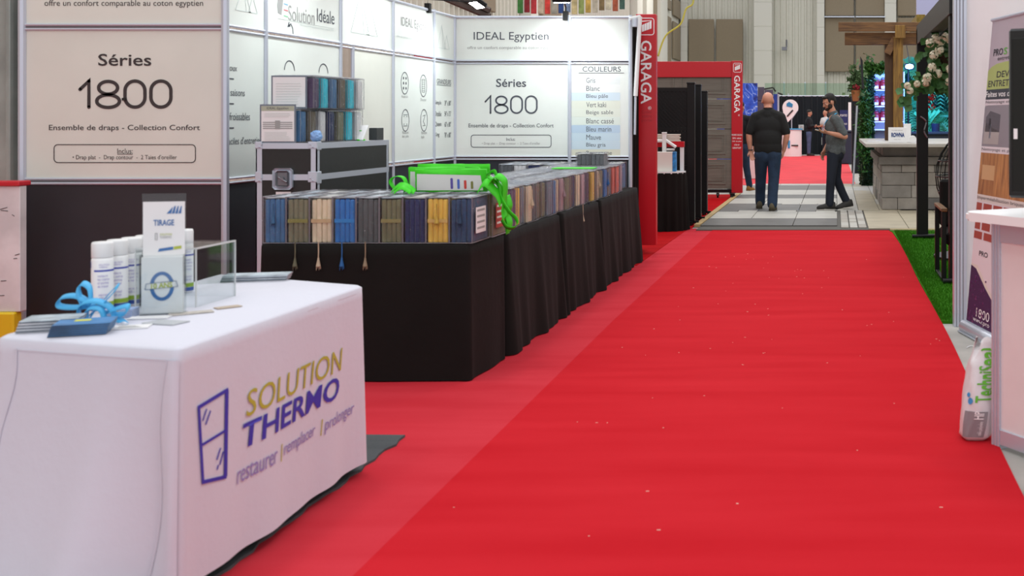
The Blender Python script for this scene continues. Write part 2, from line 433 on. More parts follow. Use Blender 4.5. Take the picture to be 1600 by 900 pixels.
# white block pillar on the end wall
def pier(x0, x1, y0, y1, z1=9, m=M_block):
    bm = BM(); z = 0
    while z < z1:
        box(bm, x0, x1, y0, y1, z+0.012, min(z+1.2, z1), 0.01); z += 1.2
    box(bm, x0+0.02, x1-0.02, y0+0.02, y1, 0, z1)
    o = fin('wall_pillar', bm, m, wall_back); return o
pier(X_(1178, 57), X_(1206, 57), 56.9, YB)
pier(X_(1062, 57), X_(1072, 57), 57.3, YB); pier(X_(1276, 57), X_(1288, 57), 57.4, YB); pier(X_(1383, 57), X_(1401, 57), 57.4, YB)
# acoustic panels on the end wall
def apanel(x0, x1, y0, y1, Y=57.7):
    bm = BM(); box(bm, X_(x0, Y), X_(x1, Y), Y-0.12, Y, Z_(y1, Y), Z_(y0, Y), 0.03); fin('acoustic_panel', bm, M_acou, wall_back)
for q in ((1076, 1116, 30, 118), (1119, 1161, 30, 118), (1289, 1334, -40, 25), (1289, 1334, 28, 112), (1337, 1382, -40, 25), (1337, 1382, 28, 112), (1402, 1432, -40, 25), (1402, 1432, 28, 112), (1434, 1480, -40, 60)):
    apanel(*q)
bm = BM()
for x0, x1 in ((1288, 1335), (1337, 1383)):
    box(bm, X_(x0, 57.5), X_(x1, 57.5), 57.3, 57.6, Z_(27.5, 57.5), Z_(25.8, 57.5))
fin('panel_rail', bm, M_alu, wall_back)
# green tinted glass guard in front of the end wall
bm = BM(); box(bm, X_(1195, 50), X_(1340, 50), 50, 50.03, Z_(152, 50), Z_(130, 50))
gg = fin('glass_guard', bm, clear_mat('green_glass', '#e3efe6', 0.03, 0.05), None)
tag(gg, 'green tinted glass guard above the black drape', 'guard')
bm = BM()
for px in (1225, 1258, 1290): box(bm, X_(px, 50)-0.03, X_(px, 50)+0.03, 50.05, 50.1, 0, Z_(128, 50))
box(bm, X_(1195, 50), X_(1340, 50), 50.04, 50.1, Z_(153, 50), Z_(151, 50)); fin('guard_rail', bm, M_alu, gg)
# side wall panels and pillars
XL = -7.82
def wallY(px): return -XL*F/(PX-px)
for (x0, x1, y0, y1) in ((705, 768, -160, 20), (843, 872, -60, 60), (1012, 1019, -5, 100), (1020, 1027, -5, 90), (1033, 1046, -8, 17), (1033, 1046, 20, 100), (1050, 1060, -5, 30), (1050, 1060, 33, 95), (600, 640, -200, -30)):
    ya = wallY(x0); yb = wallY(x1)
    za = Z_(y1, yb); zb = min(8.8, Z_(y0, ya))
    bm = BM(); box(bm, XL, XL+0.1, ya, yb, za, zb, 0.02); fin('acoustic_panel', bm, M_acou, wall_left)
for px, wd_ in ((1029, 2.0), (1006, 1.6), (990, 1.2), (820, 0.7), (560, 0.6)):
    y = wallY(px); bm = BM(); box(bm, XL-0.02, XL+0.25, y-wd_/2, y+wd_/2, 0, 9); fin('wall_pillar', bm, M_block, wall_left)
# small box lamp and pipe on end wall
bm = BM(); Y = 57.6; box(bm, X_(1222, Y), X_(1230, Y), Y-0.4, Y, Z_(79, Y), Z_(74, Y)); cyl(bm, P(1229, 62, Y), P(1229, 74, Y), 0.04); fin('wall_floodlight', bm, M_alud, wall_back)
bm = BM(); cyl(bm, P(1037, 65, 50), P(1037, 100, 50), 0.05); cyl(bm, P(1037, 62, 50), P(1037, 74, 50), 0.12); 
for q in bm.verts: q.co.x = -7.7+(q.co.x-X_(1037, 50))
fin('wall_conduit', bm, M_alud, wall_left)

# grey steel column and rink board at the far left
bm = BM(); Y = 8.6
for (a, b_, d0) in ((-14, 8, 0.06), (8, 15, 0.0), (15, 24, 0.09), (24, 33, 0.03)):
    box(bm, X_(a, Y), X_(b_, Y), Y+d0, Y+0.3, 0, 4.2, 0.006)
o = fin('steel_column', bm, mat('galvanised', '#a3aaa6', 0.5, 0.3, var=0.2, vscale=3), None)
tag(o, 'grey galvanised steel column behind the white rink board', 'column')
t = thing('rink_board', 'white scuffed hockey rink board with red cap and yellow kick plate', 'board', (X_(10, 6.95), 6.95, 0))
Y = 6.95; bm = BM(); box(bm, -6.2, X_(31, Y), Y, Y+0.06, 0.24, 1.0, 0.004); fin('board_panel', bm, mat('scuffed_white', '#d8d8d8', 0.45, var=0.12, vscale=6), t)
bm = BM(); box(bm, -6.2, X_(33, Y), Y-0.02, Y+0.09, 1.0, 1.03, 0.006); fin('cap_rail', bm, mat('cap_red', '#c2182a', 0.4), t)
bm = BM(); box(bm, -6.2, X_(26, Y), Y-0.03, Y+0.05, 0.0, 0.24, 0.01); fin('kick_plate', bm, mat('kick_yellow', '#e0c020', 0.4), t)
rd = random.Random(3)
bm = BM()
for k in range(14):
    x = rd.uniform(-5.25, -4.95); z = rd.uniform(0.3, 0.9); fr = frame((x, Y-0.001, z), (1, 0, 0.3*rd.uniform(-1, 1)), (0, 0, 1))
    outline(bm, [(0, 0), (rd.uniform(.01, .05), rd.uniform(-.01, .01))], fr, 0.004, closed=False)
fin('scuff_mark', bm, M_ink, t)

# ------------------------------------------------------------------ floor coverings
def slab(name, pts, z0, z1, m, label, cat='carpet', kind=None):
    bm = BM(); poly_plate(bm, pts, lambda u, v, w_: Vector((u, v, z0+w_)), z1-z0)
    o = fin(name, bm, m, None); tag(o, label, cat, None, kind); return o
slab('booth_carpet', [(-7.75, 2.0), (-1.45, 2.0), (-1.5, 6), (-1.55, 14.75), (-7.75, 14.75)], 0, 0.006, M_red2, 'lighter red carpet under the bedding booth and left side of aisle')
rnd = random.Random(5)
ed = [(-1.44, 1.6)]; ed = [(-1.44+0.0, 1.6), (0.70, 1.6)]
edge = []
y = 1.6
while y < 14.45:
    edge.append((0.705+0.012*math.sin(y*1.1)+0.02*max(0, min(1, (y-6)/3))-0.03*max(0, (y-11)/3), y)); y += 0.45
slab('aisle_carpet', [(-1.44, 1.6)]+edge+[(0.665, 14.45), (0.24, 14.72), (-0.5, 14.8), (-1.55, 14.9), (-1.54, 8)], 0.006, 0.012, M_red, 'long bright red aisle carpet running between the booths')
slab('garage_booth_carpet', [(-7.5, 14.76), (-1.85, 14.76), (-1.84, 21.5), (-7.5, 21.5)], 0, 0.006, M_red3, 'deep red carpet under the black fence sections')
bm_pts = [(-5, 11.9), (-1.9, 11.0), (-1.88, 14.74), (-5, 14.74)]
slab('garage_booth_carpet', bm_pts, 0.0062, 0.010, M_red3, 'deep red carpet strip beneath the nearer red garage door frame')
slab('far_carpet', [(-2.3, 24.57), (0.42, 24.57), (0.42, 30), (0.36, 44.5), (-4.5, 44.5), (-4.5, 30)], 0, 0.01, mat('far_red_carpet', '#d8343f', 0.9, var=0.1, vscale=2), 'distant red aisle carpet beyond the paving display')
# charcoal rug with frayed edge
pts = []
for i in range(30): pts.append((-1.885+rnd.uniform(-.012, .012), 3.0+2.06*i/29))
pts += [(-2.2+rnd.uniform(-.01, .01), 5.07), (-2.7, 5.15), (-3.4, 5.3), (-3.4, 3.0)]
slab('charcoal_rug', pts, 0.0065, 0.016, M_rug, 'charcoal grey rug under the white draped table', 'rug')
# turf
t = slab('artificial_turf', [(q[0]+.001, q[1]) for q in edge if q[1] > 7.8]+[(0.668, 14.35), (4, 14.35), (4, 7.8)], 0, 0.02, M_turf, 'green artificial turf beside the red aisle carpet', 'turf')
bm = BM(); rg = random.Random(9)
for _ in range(26000):
    y = rg.uniform(7.9, 14.3); x = 0.725+rg.random()**1.5*0.9; h = rg.uniform(.012, .03); a = rg.uniform(0, 6.28); dx = rg.gauss(0, .008); dy = rg.gauss(0, .008)
    v = [bm.verts.new((x-.0025*math.cos(a), y-.0025*math.sin(a), .019)), bm.verts.new((x+.0025*math.cos(a), y+.0025*math.sin(a), .019)), bm.verts.new((x+dx, y+dy, .02+h))]
    bm.faces.new(v)
g = fin('grass_blades', bm, M_turf, t); g['kind'] = 'stuff'
o = slab('turf_edging', [(0.68, 14.36), (4, 14.36), (4, 14.44), (0.68, 14.44)], 0, 0.035, mat('edging_wood', '#c9b68c', 0.7, var=0.1), 'thin pale wood edging between turf and paving slabs', 'edging')
o = slab('edging_board', [(-1.84, 14.95), (-1.76, 14.95), (-1.76, 21.4), (-1.84, 21.4)], 0.007, 0.04, mat('edging_wood2', '#b79b6a', 0.7, var=0.1), 'long tan plywood edging board left of the paving slabs', 'edging')

# paving display: every slab a part
pave = thing('paving_display', 'striped paving slab display crossing the aisle where two men stand', 'paving', (-0.6, 19, 0))
M_pd = mat('slab_dark', '#64625f', 0.6, var=0.12, vscale=3); M_pl = mat('slab_light', '#b3b0a8', 0.6, var=0.07, vscale=3); M_pb = mat('slab_beige', '#aca28c', 0.6, var=0.1, vscale=3)
M_pc = mat('cobble_grey', '#a39d94', 0.7, var=0.12); M_joint = mat('joint_sand', '#5b5853', 0.9)
bm = BM(); box(bm, -1.755, 4, 14.46, 24.56, 0, 0.02); fin('joint_bed', bm, M_joint, pave)
def slabp(x0, x1, y0, y1, m, name='paving_slab', g=0.004):
    bm = BM(); box(bm, x0+g, x1-g, y0+g, y1-g, 0.02, 0.035, 0.002); return fin(name, bm, m, pave)
rows = [(14.9, 15.95, M_pd), (15.95, 17.1, M_pl), (17.1, 17.35, M_pc), (17.35, 18.6, M_pd), (18.6, 18.75, M_pc), (18.75, 20.0, M_pl), (20.0, 21.0, M_pd), (21.0, 22.4, M_pl), (22.4, 24.0, M_pd), (24.0, 24.55, M_pl)]
for j, (y0, y1, m) in enumerate(rows):
    if m is M_pc:
        x = -1.75
        while x < 0.0:
            slabp(x, min(x+0.29, 0.0), y0, y1, (M_pl if rnd.random() < .6 else M_pd), 'paver'); x += 0.29
    else:
        xs = [-1.755, -1.17, -0.56, 0.02] if j % 2 else [-1.755, -0.56, 0.02]
        for a, b_ in zip(xs, xs[1:]): slabp(a, b_, y0, y1, m)
for i in range(3):
    for j in range(12):
        slabp(0.06+i*.113, 0.06+(i+1)*.113, 14.62+j*0.23, 14.62+(j+1)*0.23, rnd.choice((M_pc, M_pl, M_pc)), 'cobble', 0.008)
for a, b_ in ((0.41, 0.92), (0.92, 1.45), (1.45, 2.1), (2.1, 2.8)):
    for y0, y1 in ((14.5, 15.9), (15.9, 17.35)): slabp(a, b_, y0, y1, M_pb)
for i, a in enumerate((0.02, 0.34, 0.66)):
    y = 17.42
    while y < 24.5:
        slabp(a, a+0.32, y, min(y+1.2, 24.55), rnd.choice((M_pl, M_pb))); y += 1.2

# ------------------------------------------------------------------ bedding booth walls
ZM, ZR, ZT = 1.985, 1.012, 2.44
def rail(parent, a, b, r=0.02, n='rail', m=None):
    bm = BM(); a = Vector(a); b = Vector(b)
    d = (b-a).normalized()
    cyl(bm, a, b, r, r, 8)
    return fin(n, bm, m or M_alu, parent)
def vpost(parent, x, y, z0=0.0, z1=ZT+0.02, r=0.024):
    bm = BM(); cyl(bm, (x, y, z0), (x, y, z1), r, r, 8); return fin('post', bm, M_alu, parent)
# --- left frontal wall (plane Y = 7.27)
YW = 7.27; s = YW/F
wA = thing('display_wall', 'beige display wall lettered SÉRIES 1800 facing the camera at left', 'display wall', (X_(190, YW), YW, 0))
x0, x1 = X_(35, YW), X_(352, YW)
for (za, zb, m) in ((ZM, ZT+.15, M_cream), (ZR, ZM, M_cream), (0.04, ZR, M_dark)):
    bm = BM(); box(bm, x0, x1, YW+.004, YW+.012, za+.015, zb-.015); fin('panel', bm, m, wA)
for z in (ZM, ZR):
    rail(wA, (x0, YW, z+.014), (x1, YW, z+.014), .009); rail(wA, (x0, YW, z-.014), (x1, YW, z-.014), .009)
    rail(wA, (x0, YW+.004, z), (x1, YW+.004, z), .008, m=M_alud)
rail(wA, (x0, YW, .03), (x1, YW, .03)); rail(wA, (x0, YW, ZT+.15), (x1, YW, ZT+.15))
vpost(wA, x0, YW, z1=ZT+.17); vpost(wA, x1, YW, z1=ZT+.17)
frA = frame((0, YW+.003, 0), (1, 0, 0), (0, 0, 1))
def tA(s_, px0, px1, py0, py1, m=M_ink, **k):  # pixel box on the frontal wall plane
    return text(s_, frA, X_((px0+px1)/2, YW), Z_(py1, YW), (px1-px0)*s, (py1-py0)*s, m, wA, **k)
tA('offre un confort comparable au coton egyptien', 69, 317, 0, 12, M_ink)
tA('Séries', 153, 236, 84, 103, bold=0.012)
tA('Ensemble de draps - Collection Confort', 76, 312, 195, 206, bold=0.005)
tA('Inclus:', 183, 207, 232, 240, M_ink); tA('• Drap plat  -  Drap contour  -  2 Taies d\'oreiller', 113, 276, 242, 251, M_ink)
def digits1800(fr, u0, v0, wd, ht, st, m, parent):
    """1800 drawn in rounded strokes: box u0..u0+wd, v0..v0+ht"""
    k = wd/4.9
    bm = BM(); R_ = st/2
    # 1
    outline(bm, [(u0+R_, v0+ht*.66), (u0+k*.55, v0+ht-R_), (u0+k*.55, v0+R_)], fr, st, closed=False)
    for q in ((u0+R_, v0+ht*.66), (u0+k*.55, v0+R_), (u0+k*.55, v0+ht-R_)): disc(bm, q[0], q[1], R_, fr)
    # 8
    cx = u0+k*1.55; rx = k*.55
    def ell(cx, cy, rx, ry, n=28): return [(cx+rx*math.cos(2*math.pi*i/n), cy+ry*math.sin(2*math.pi*i/n)) for i in range(n)]
    outline(bm, ell(cx, v0+ht*.75-R_*.6, rx*.9, ht*.25-R_*.6), fr, st); outline(bm, ell(cx, v0+ht*.26, rx*1.08, ht*.26-R_*.8), fr, st)
    for cx in (u0+k*2.95, u0+k*4.3):
        hw = k*.52; outline(bm, rrect(cx-hw, cx+hw, v0+R_, v0+ht-R_, hw*.98, 8), fr, st)
    return fin('numeral', bm, m, parent)
digits1800(frA, X_(122, YW), Z_(170, YW), 147*s, 46*s, 5.3*s, M_ink, wA)
bm = BM(); outline(bm, rrect(X_(84, YW), X_(305, YW), Z_(254, YW), Z_(226, YW), 6*s), frA, 1.3*s)
outline(bm, [(X_(183, YW), Z_(241, YW)), (X_(207, YW), Z_(241, YW))], frA, .8*s, closed=False); fin('border_line', bm, M_ink, wA)
bm = BM(); box(bm, X_(191, YW), X_(197, YW), YW-.006, YW+.002, Z_(157, YW), Z_(153, YW)); fin('black_tape', bm, M_blackp, wA)

# --- side wall (plane X = -3.86)
XW = -3.86
wB = thing('display_wall', 'long pale side wall of the bedding booth with care icons', 'display wall', (XW, 9.3, 0))
def YS(px): return -XW*F/(PX-px)
cols = [YS(p) for p in (353, 415, 532, 551, 614, 678, 710)]
def sp(ya, yb, za, zb, m, nm='panel'):
    bm = BM(); box(bm, XW-.012, XW-.004, ya+.01, yb-.01, za+.015, zb-.015); fin(nm, bm, m, wB)
for a, b_ in ((0, 1), (1, 2), (2, 4), (4, 5), (5, 6)): sp(cols[a], cols[b_], ZM, ZT+(.15 if a < 2 else 0), M_cream2)
for a, b_ in ((0, 1), (1, 2), (3, 4), (4, 5), (5, 6)): sp(cols[a], cols[b_], ZR, ZM, M_cream2 if a != 3 else M_cream); sp(cols[a], cols[b_], .04, ZR, M_navy)
for z, segs in ((ZM, ((0, 6),)), (ZR, ((0, 2), (3, 6)))):
    for a, b_ in segs:
        rail(wB, (XW, cols[a], z+.014), (XW, cols[b_], z+.014), .009); rail(wB, (XW, cols[a], z-.014), (XW, cols[b_], z-.014), .009)
rail(wB, (XW, cols[2], ZT), (XW, cols[6], ZT), .014); rail(wB, (XW, cols[0], ZT+.15), (XW, cols[2], ZT+.15), .014)
rail(wB, (XW, cols[0], .03), (XW, cols[2], .03), .014); rail(wB, (XW, cols[3], .03), (XW, cols[6], .03), .014)
for i, y in enumerate(cols[:-1]): vpost(wB, XW, y, z1=(ZT+.17 if i < 3 else ZT+.02) if i != 3 else ZM, r=.016)
frB = frame((XW-.003, 0, 0), (0, 1, 0), (0, 0, 1))
def tB(s_, px0, px1, py0, py1, m=M_ink2, **k):   # py measured at the middle of the word
    ya, yb = YS(px0), YS(px1); ym = (ya+yb)/2; zc = Z_((py0+py1)/2, ym); h = (py1-py0)*ym/F
    return text(s_, frB, ym, zc-h/2, yb-ya, h, m, wB, **k)
def lB(bm, px0, px1, py, th=.004):
    ya, yb = YS(px0), YS(px1); z = Z_(py, (ya+yb)/2); outline(bm, [(ya, z), (yb, z)], frB, th, closed=False)
tB('Doux', 354, 371, 101, 111); tB('4 saisons', 354, 383, 139, 150); tB('Infroissables', 354, 391, 176, 188); tB('Faciles d\'entretien', 354, 409, 214, 225)
bm = BM(); lB(bm, 354, 366, 123, .008); lB(bm, 354, 366, 162, .008); lB(bm, 354, 366, 200, .008); fin('dash', bm, M_ink2, wB)
tB('Solution ', 451, 492, 12, 36, M_ink3); tB('Idéale', 496, 523, 16, 36, M_ink2); tB('offrir un sommeil extraordinaire depuis 1981', 469, 522, 41, 46, M_ink5)
bm = BM(); lB(bm, 435, 522, 37, .003); fin('thin_line', bm, M_ink5, wB)
# shirt-like mark of the logo and small arrow
zz = Z_(10, YS(440)); y0 = YS(435)
bm = BM(); poly_plate(bm, [(y0+.0, zz-.05), (y0+.05, zz-.06), (y0+.075, zz+.05), (y0+.03, zz+.09), (y0, zz+.07), (y0-.01, zz)], frB, .001); fin('logo_mark', bm, M_ink3, wB)
for k, c in enumerate(('#c46fb0', '#7fb4d8', '#d8707a', '#8fd0a4')):
    bm = BM(); z = zz+.065-k*.042; outline(bm, [(y0+.085, z), (y0+.145, z-.003)], frB, .008, closed=False); fin('logo_stripe', bm, mat('stripe_%d' % k, c, 0.6), wB)
zc = Z_(42, YS(456)); yc = YS(456); bm = BM()
outline(bm, [(yc-.035, zc+.03), (yc-.05, zc+.0), (yc-.02, zc+.005)], frB, .01, closed=False)
outline(bm, [(yc-.045, zc+.005), (yc-.01, zc+.02), (yc+.02, zc-.01), (yc+.025, zc-.05)], frB, .008, closed=False); fin('arrow', bm, M_ink2, wB)
# pyramids
def pyramids(fr, u, v, sc_, m, parent):
    bm = BM()
    for (a, b_, c) in (((0, 0), (.42, 0), (.22, .40)), ((.36, 0), (.62, 0), (.48, .24))):
        outline(bm, [(u+q[0]*sc_, v+q[1]*sc_) for q in (a, b_, c)], fr, .006)
    outline(bm, [(u+.22*sc_, v+.40*sc_), (u+.30*sc_, v)], fr, .005, closed=False)
    fin('pyramid_drawing', bm, m, parent)
pyramids(frB, YS(549), Z_(54, YS(572)), .85, M_ink4, wB); pyramids(frB, YS(369), Z_(18, YS(385)), .45, M_ink5, wB); pyramids(frB, YS(684), Z_(76, YS(695)), .55, M_ink5, wB)
tB('IDEAL Egyptien', 627, 670, 31, 49, M_ink3); tB('offre un confort comparable au coton egyptien', 620, 672, 59, 64, M_ink4)
# care icons
def icon(px, py, kind, cap):
    yc = YS(px); zc = Z_(py, yc); bm = BM(); n = 28; k = yc/F
    rx = .088; rz = 17*k
    outline(bm, [(yc+rx*math.cos(2*math.pi*i/n), zc+rz*math.sin(2*math.pi*i/n)) for i in range(n)], frB, .007)
    if kind == 0:
        for du in (-.03, .03):
            for dv in (-.045, .0, .045): disc(bm, yc+du, zc+dv, .013, frB, seg=8)
    elif kind == 1:
        outline(bm, rrect(yc-.04, yc+.04, zc-.06, zc+.06, .01, 2), frB, .004)
        for q in range(6): outline(bm, [(yc-.03, zc-.045+q*.018), (yc+.03, zc-.045+q*.018)], frB, .003, closed=False)
    elif kind == 2:
        outline(bm, [(yc-.05, zc+.05), (yc+.05, zc+.05)], frB, .005, closed=False); outline(bm, [(yc-.05, zc-.05), (yc+.05, zc-.05)], frB, .005, closed=False)
        for (a, b_) in ((-.035, .035), (.035, .035), (-.035, -.035), (.035, -.035)): disc(bm, yc+a, zc+b_, .006, frB, seg=6)
    else:
        outline(bm, [(yc-.03, zc+.04), (yc+.03, zc+.05), (yc-.02, zc-.01), (yc+.03, zc-.05), (yc-.03, zc-.05)], frB, .005, closed=False)
    fin('care_icon', bm, M_ink2, wB)
    text(cap, frB, yc, Z_(py+24+(4 if '\n' in cap else 0), yc), .15, (5 if '\n' not in cap else 11)*k, M_ink3, wB)
icon(633, 130, 0, 'Respirable'); icon(662, 134, 1, 'Douceur'); icon(634, 188, 2, 'Réduit\nles plis'); icon(663, 188, 3, 'Entretien\nfacile')
tB('GRANDEURS', 683, 705, 124, 132); bm = BM(); lB(bm, 683, 705, 133.5, .005); fin('underline', bm, M_ink2, wB)
for i, (a, b_) in enumerate((('Simple', '39" x 80"'), ('Double', '54" x 75"'), ('Queen', '60" x 80"'), ('King', '78" x 80"'))):
    y = 161+i*16.6; tB(a, 680, 690 if i < 3 else 687, y-4, y+4); tB(b_, 695, 705, y-4, y+4)
# half circles behind the case
for px, py in ((453, 110), (506, 114)):
    yc = YS(px); zc = Z_(py, yc); bm = BM(); outline(bm, [(yc+.075*math.cos(R(a)), zc+.075*math.sin(R(a))*.9) for a in range(0, 181, 10)], frB, .008, closed=False); fin('arc_print', bm, M_ink2, wB)

# --- back wall (plane Y = 11.69)
YK = 11.69; k_ = YK/F
wC = thing('display_wall', 'pale back wall of the booth lettered IDEAL Egyptien and COULEURS', 'display wall', (X_(850, YK), YK, 0))
cx = [X_(p, YK) for p in (710, 890, 985)]
for i in (0, 1):
    for za, zb, m in ((ZM, ZT, M_cream2), (ZR, ZM, M_cream2), (.04, ZR, M_navy)):
        bm = BM(); box(bm, cx[i]+.01, cx[i+1]-.01, YK+.004, YK+.012, za+.015, zb-.015); fin('panel', bm, m, wC)
for z in (ZM, ZR):
    for dz in (-.014, .014): rail(wC, (cx[0], YK, z+dz), (cx[2], YK, z+dz), .009)
rail(wC, (cx[0], YK, ZT), (cx[2], YK, ZT), .014); rail(wC, (cx[0], YK, .03), (cx[2], YK, .03), .014)
for x in cx: vpost(wC, x, YK, r=.02)
frC = frame((0, YK+.003, 0), (1, 0, 0), (0, 0, 1))
def tC(s_, px0, px1, py0, py1, m=M_ink2, **k):
    return text(s_, frC, X_((px0+px1)/2, YK), Z_(py1, YK), (px1-px0)*k_, (py1-py0)*k_, m, wC, **k)
tC('IDEAL Egyptien', 740, 857, 50, 66); tC('offre un confort comparable au coton egyptien', 730, 869, 72, 78, M_ink3)
tC('Séries', 775, 822, 123, 136, bold=.012); tC('Ensemble de draps - Collection Confort', 732, 865, 193, 201, bold=.004)
tC('Inclus:', 791, 805, 215, 220, M_ink2); tC('• Drap plat  -  Drap contour  -  2 Taies d\'oreiller', 753, 844, 222, 227, M_ink3)
digits1800(frC, X_(757, YK), Z_(178, YK), 83*k_, 29*k_, 2.6*k_, M_ink2, wC)
bm = BM(); outline(bm, rrect(X_(736, YK), X_(861, YK), Z_(230, YK), Z_(211, YK), 4*k_), frC, 1.0*k_); fin('border_line', bm, M_ink2, wC)
tC('COULEURS', 910, 970, 104, 112, M_ink2, bold=.005); bm = BM(); outline(bm, [(X_(904, YK), Z_(114, YK)), (X_(975, YK), Z_(114, YK))], frC, .9*k_, closed=False); fin('underline', bm, M_ink2, wC)
for i, (q, px1, c) in enumerate((('Gris', 930, '#dfe6e4'), ('Blanc', 937, '#e6ebe8'), ('Bleu pâle', 950, '#cfe0ea'), ('Vert kaki', 947, '#dee4d6'), ('Beige sable', 958, '#dfe6d9'), ('Blanc cassé', 959, '#dde8df'), ('Bleu marin', 955, '#b9d0e2'), ('Mauve', 939, '#c6dbe6'), ('Bleu gris', 946, '#c9dce6'), ('Bourgogne', 956, '#dbdcc9'))):
    y = 125.5+i*12.7
    bm = BM(); poly_plate(bm, rrect(X_(893, YK), X_(969, YK), Z_(y+6.3, YK), Z_(y-6.3, YK), .01, 2), frC, .0006); fin('colour_band', bm, mat('band_%d' % i, c, 0.5), wC)
    tC(q, 916, px1, y-4, y+4, M_ink2)
# drape edge closing the booth at the right of the back wall + grey pole leaning on it
t = thing('black_drape', 'black drape hanging between the booth back wall and red frame', 'drape', (X_(990, 11.75), 11.75, 0))
bm = BM(); corrug(bm, (-2.065, 11.72), (-2.065, 11.98), 0.02, 2.42, per=.08, dep=.02, nrm=(1, 0)); box(bm, -2.09, -2.07, 11.72, 11.99, .02, 2.42); fin('cloth', bm, M_blackc, t)
t = thing('leaning_pole', 'white metal pole leaning along the first red post', 'pole', (X_(994, 11.6), 11.6, 0))
bm = BM(); cyl(bm, P(1000, 26, 11.6), P(993, 150, 11.6), .022); cyl(bm, P(1000, 26, 11.6), P(985, 29, 11.65), .018); fin('tube', bm, M_white, t)
bm = BM(); cyl(bm, P(992, 30, 11.6), P(992, 42, 11.6), .03); cyl(bm, P(993, 150, 11.6), (X_(992, 11.6), 11.6, 1.25), .012); fin('clamp', bm, M_alu, t)

# --- clip-on lamps over the booth
def booth_lamp(x, y, z, tx, ty, tz, arm, label, e=30, on=True):
    t = thing('clip_on_lamp', label, 'lamp', arm)
    a = Vector(arm); p = Vector((x, y, z)); bm = BM(); tube(bm, [a, a+Vector((0, 0, .1)), p+Vector((0, 0, .03))], .008); box(bm, a.x-.025, a.x+.025, a.y-.025, a.y+.025, a.z-.03, a.z+.06); fin('arm', bm, M_black, t)
    d = (Vector((tx, ty, tz))-p).normalized(); q = d.to_track_quat('-Z', 'Y').to_matrix().to_4x4(); M = Matrix.Translation(p) @ q
    bm = BM(); box(bm, -.09, .09, -.06, .06, 0, .045, .01, mx=M); fin('lamp_housing', bm, M_black, t)
    bm = BM(); box(bm, -.075, .075, -.048, .048, -.006, 0.001, mx=M); fin('lamp_face', bm, mat('lamp_glow', '#ffffff', emit='#f4fbff', estr=25), t)
    l = bpy.data.lights.new('lamp_light', 'SPOT'); l.energy = e; l.spot_size = R(125); l.spot_blend = 0.9; l.shadow_soft_size = .06; l.color = (.92, .98, 1)
    lo = bpy.data.objects.new('lamp_light', l); COL.objects.link(lo); lo.matrix_world = Matrix.Translation(p+d*.02) @ q
booth_lamp(X_(745, 11), 11, Z_(8, 11), XW, 10.6, 1.5, (XW, 10.9, ZT), 'small clip-on lamp shining at the corner of the booth', 34)
booth_lamp(-3.3, 9.5, 2.75, XW, 9.5, 1.6, (XW, 9.5, ZT), 'clip-on lamp above the pyramid drawing', 30)
booth_lamp(-3.3, 8.0, 2.85, XW, 8.0, 1.6, (XW, 8.0, ZT+.15), 'clip-on lamp above the sheet sets on the case', 34)
booth_lamp(X_(879, 11.2), 11.2, Z_(1, 11.2), X_(879, 11.2), YK, 1.6, (X_(884, YK), YK, ZT), 'black clip-on lamp on top of the back wall', 36)

# dark steel beam and hanging sample banners above the booth
bm = BM(); a = Vector((-7.8, 17, 4.05)); b_ = P(765, 26, 17); d = (b_-a).normalized()
for dz in (0, .28):
    cyl(bm, a+Vector((0, 0, dz)), b_+Vector((0, 0, dz*.3)), .05, .05, 6)
for i in range(12):
    p = a.lerp(b_, i/12); q = a.lerp(b_, (i+.5)/12); cyl(bm, p, q+Vector((0, 0, .28*(1-.7*i/12))), .02, .02, 5); cyl(bm, q+Vector((0, 0, .28*(1-.7*i/12))), a.lerp(b_, (i+1)/12), .02, .02, 5)
o = fin('steel_beam', bm, mat('rusty_steel', '#4a3f3a', .6, var=.3), wall_left)
Yb = 24.0; t_rail = thing('banner_rail', 'steel rail carrying the row of small coloured banners', 'rail', (X_(890, Yb), Yb, Z_(-14, Yb)))
bm = BM(); cyl(bm, (-7.85, Yb, Z_(-14, Yb)), P(985, -14, Yb), .03); fin('tube', bm, M_alud, t_rail)
bcols = ['#3d7a3a', '#8a1f2a', '#b8333a', '#c9b7a0', '#d5413a', '#a8a69a', '#2b4a86', '#7a8fb0', '#c8b98a', '#8a9a5a', '#c4a452', '#b9b2a0', '#7d6a48', '#d0c9b0', '#a4553a', '#3d5a50']
bnm = ['green', 'maroon', 'red', 'tan', 'bright red', 'grey', 'navy blue', 'light blue', 'sand', 'olive', 'ochre', 'stone', 'brown', 'cream', 'rust', 'dark green']
for i in range(16):
    x = X_(813+i*10.6, Yb); bm = BM(); z1 = Z_(-13, Yb); z0 = Z_(21+rnd.uniform(-2, 1.5)-(5 if i > 11 else 0), Yb)
    box(bm, x-.055, x+.055, Yb-.015+rnd.uniform(-.02, .02), Yb+.015, z0, z1, .006)
    o = fin('hanging_banner', bm, mat('banner_%d' % i, bcols[i], .7, var=.3, vscale=9), None)
    tag(o, 'small %s banner, %s from the left in the row above the back wall' % (bnm[i], ('first', 'second', 'third', 'fourth', 'fifth', 'sixth', 'seventh', 'eighth', 'ninth', 'tenth', 'eleventh', 'twelfth', 'thirteenth', 'fourteenth', 'fifteenth', 'sixteenth')[i]), 'banner', 'small banners hanging above the back wall')
# yellow rope
bm = BM(); tube(bm, smooth_pts([P(1083, -30, 28), P(1083, 4, 28), P(1072, 14, 28), P(1063, 38, 28), P(1040, 56, 28), P(1028, 88, 28)]), .022, 5)
tag(fin('yellow_rope', bm, mat('yellow_rope', '#c6bd4a', .7), None, True), 'yellow rope hanging down in front of the side wall', 'rope')
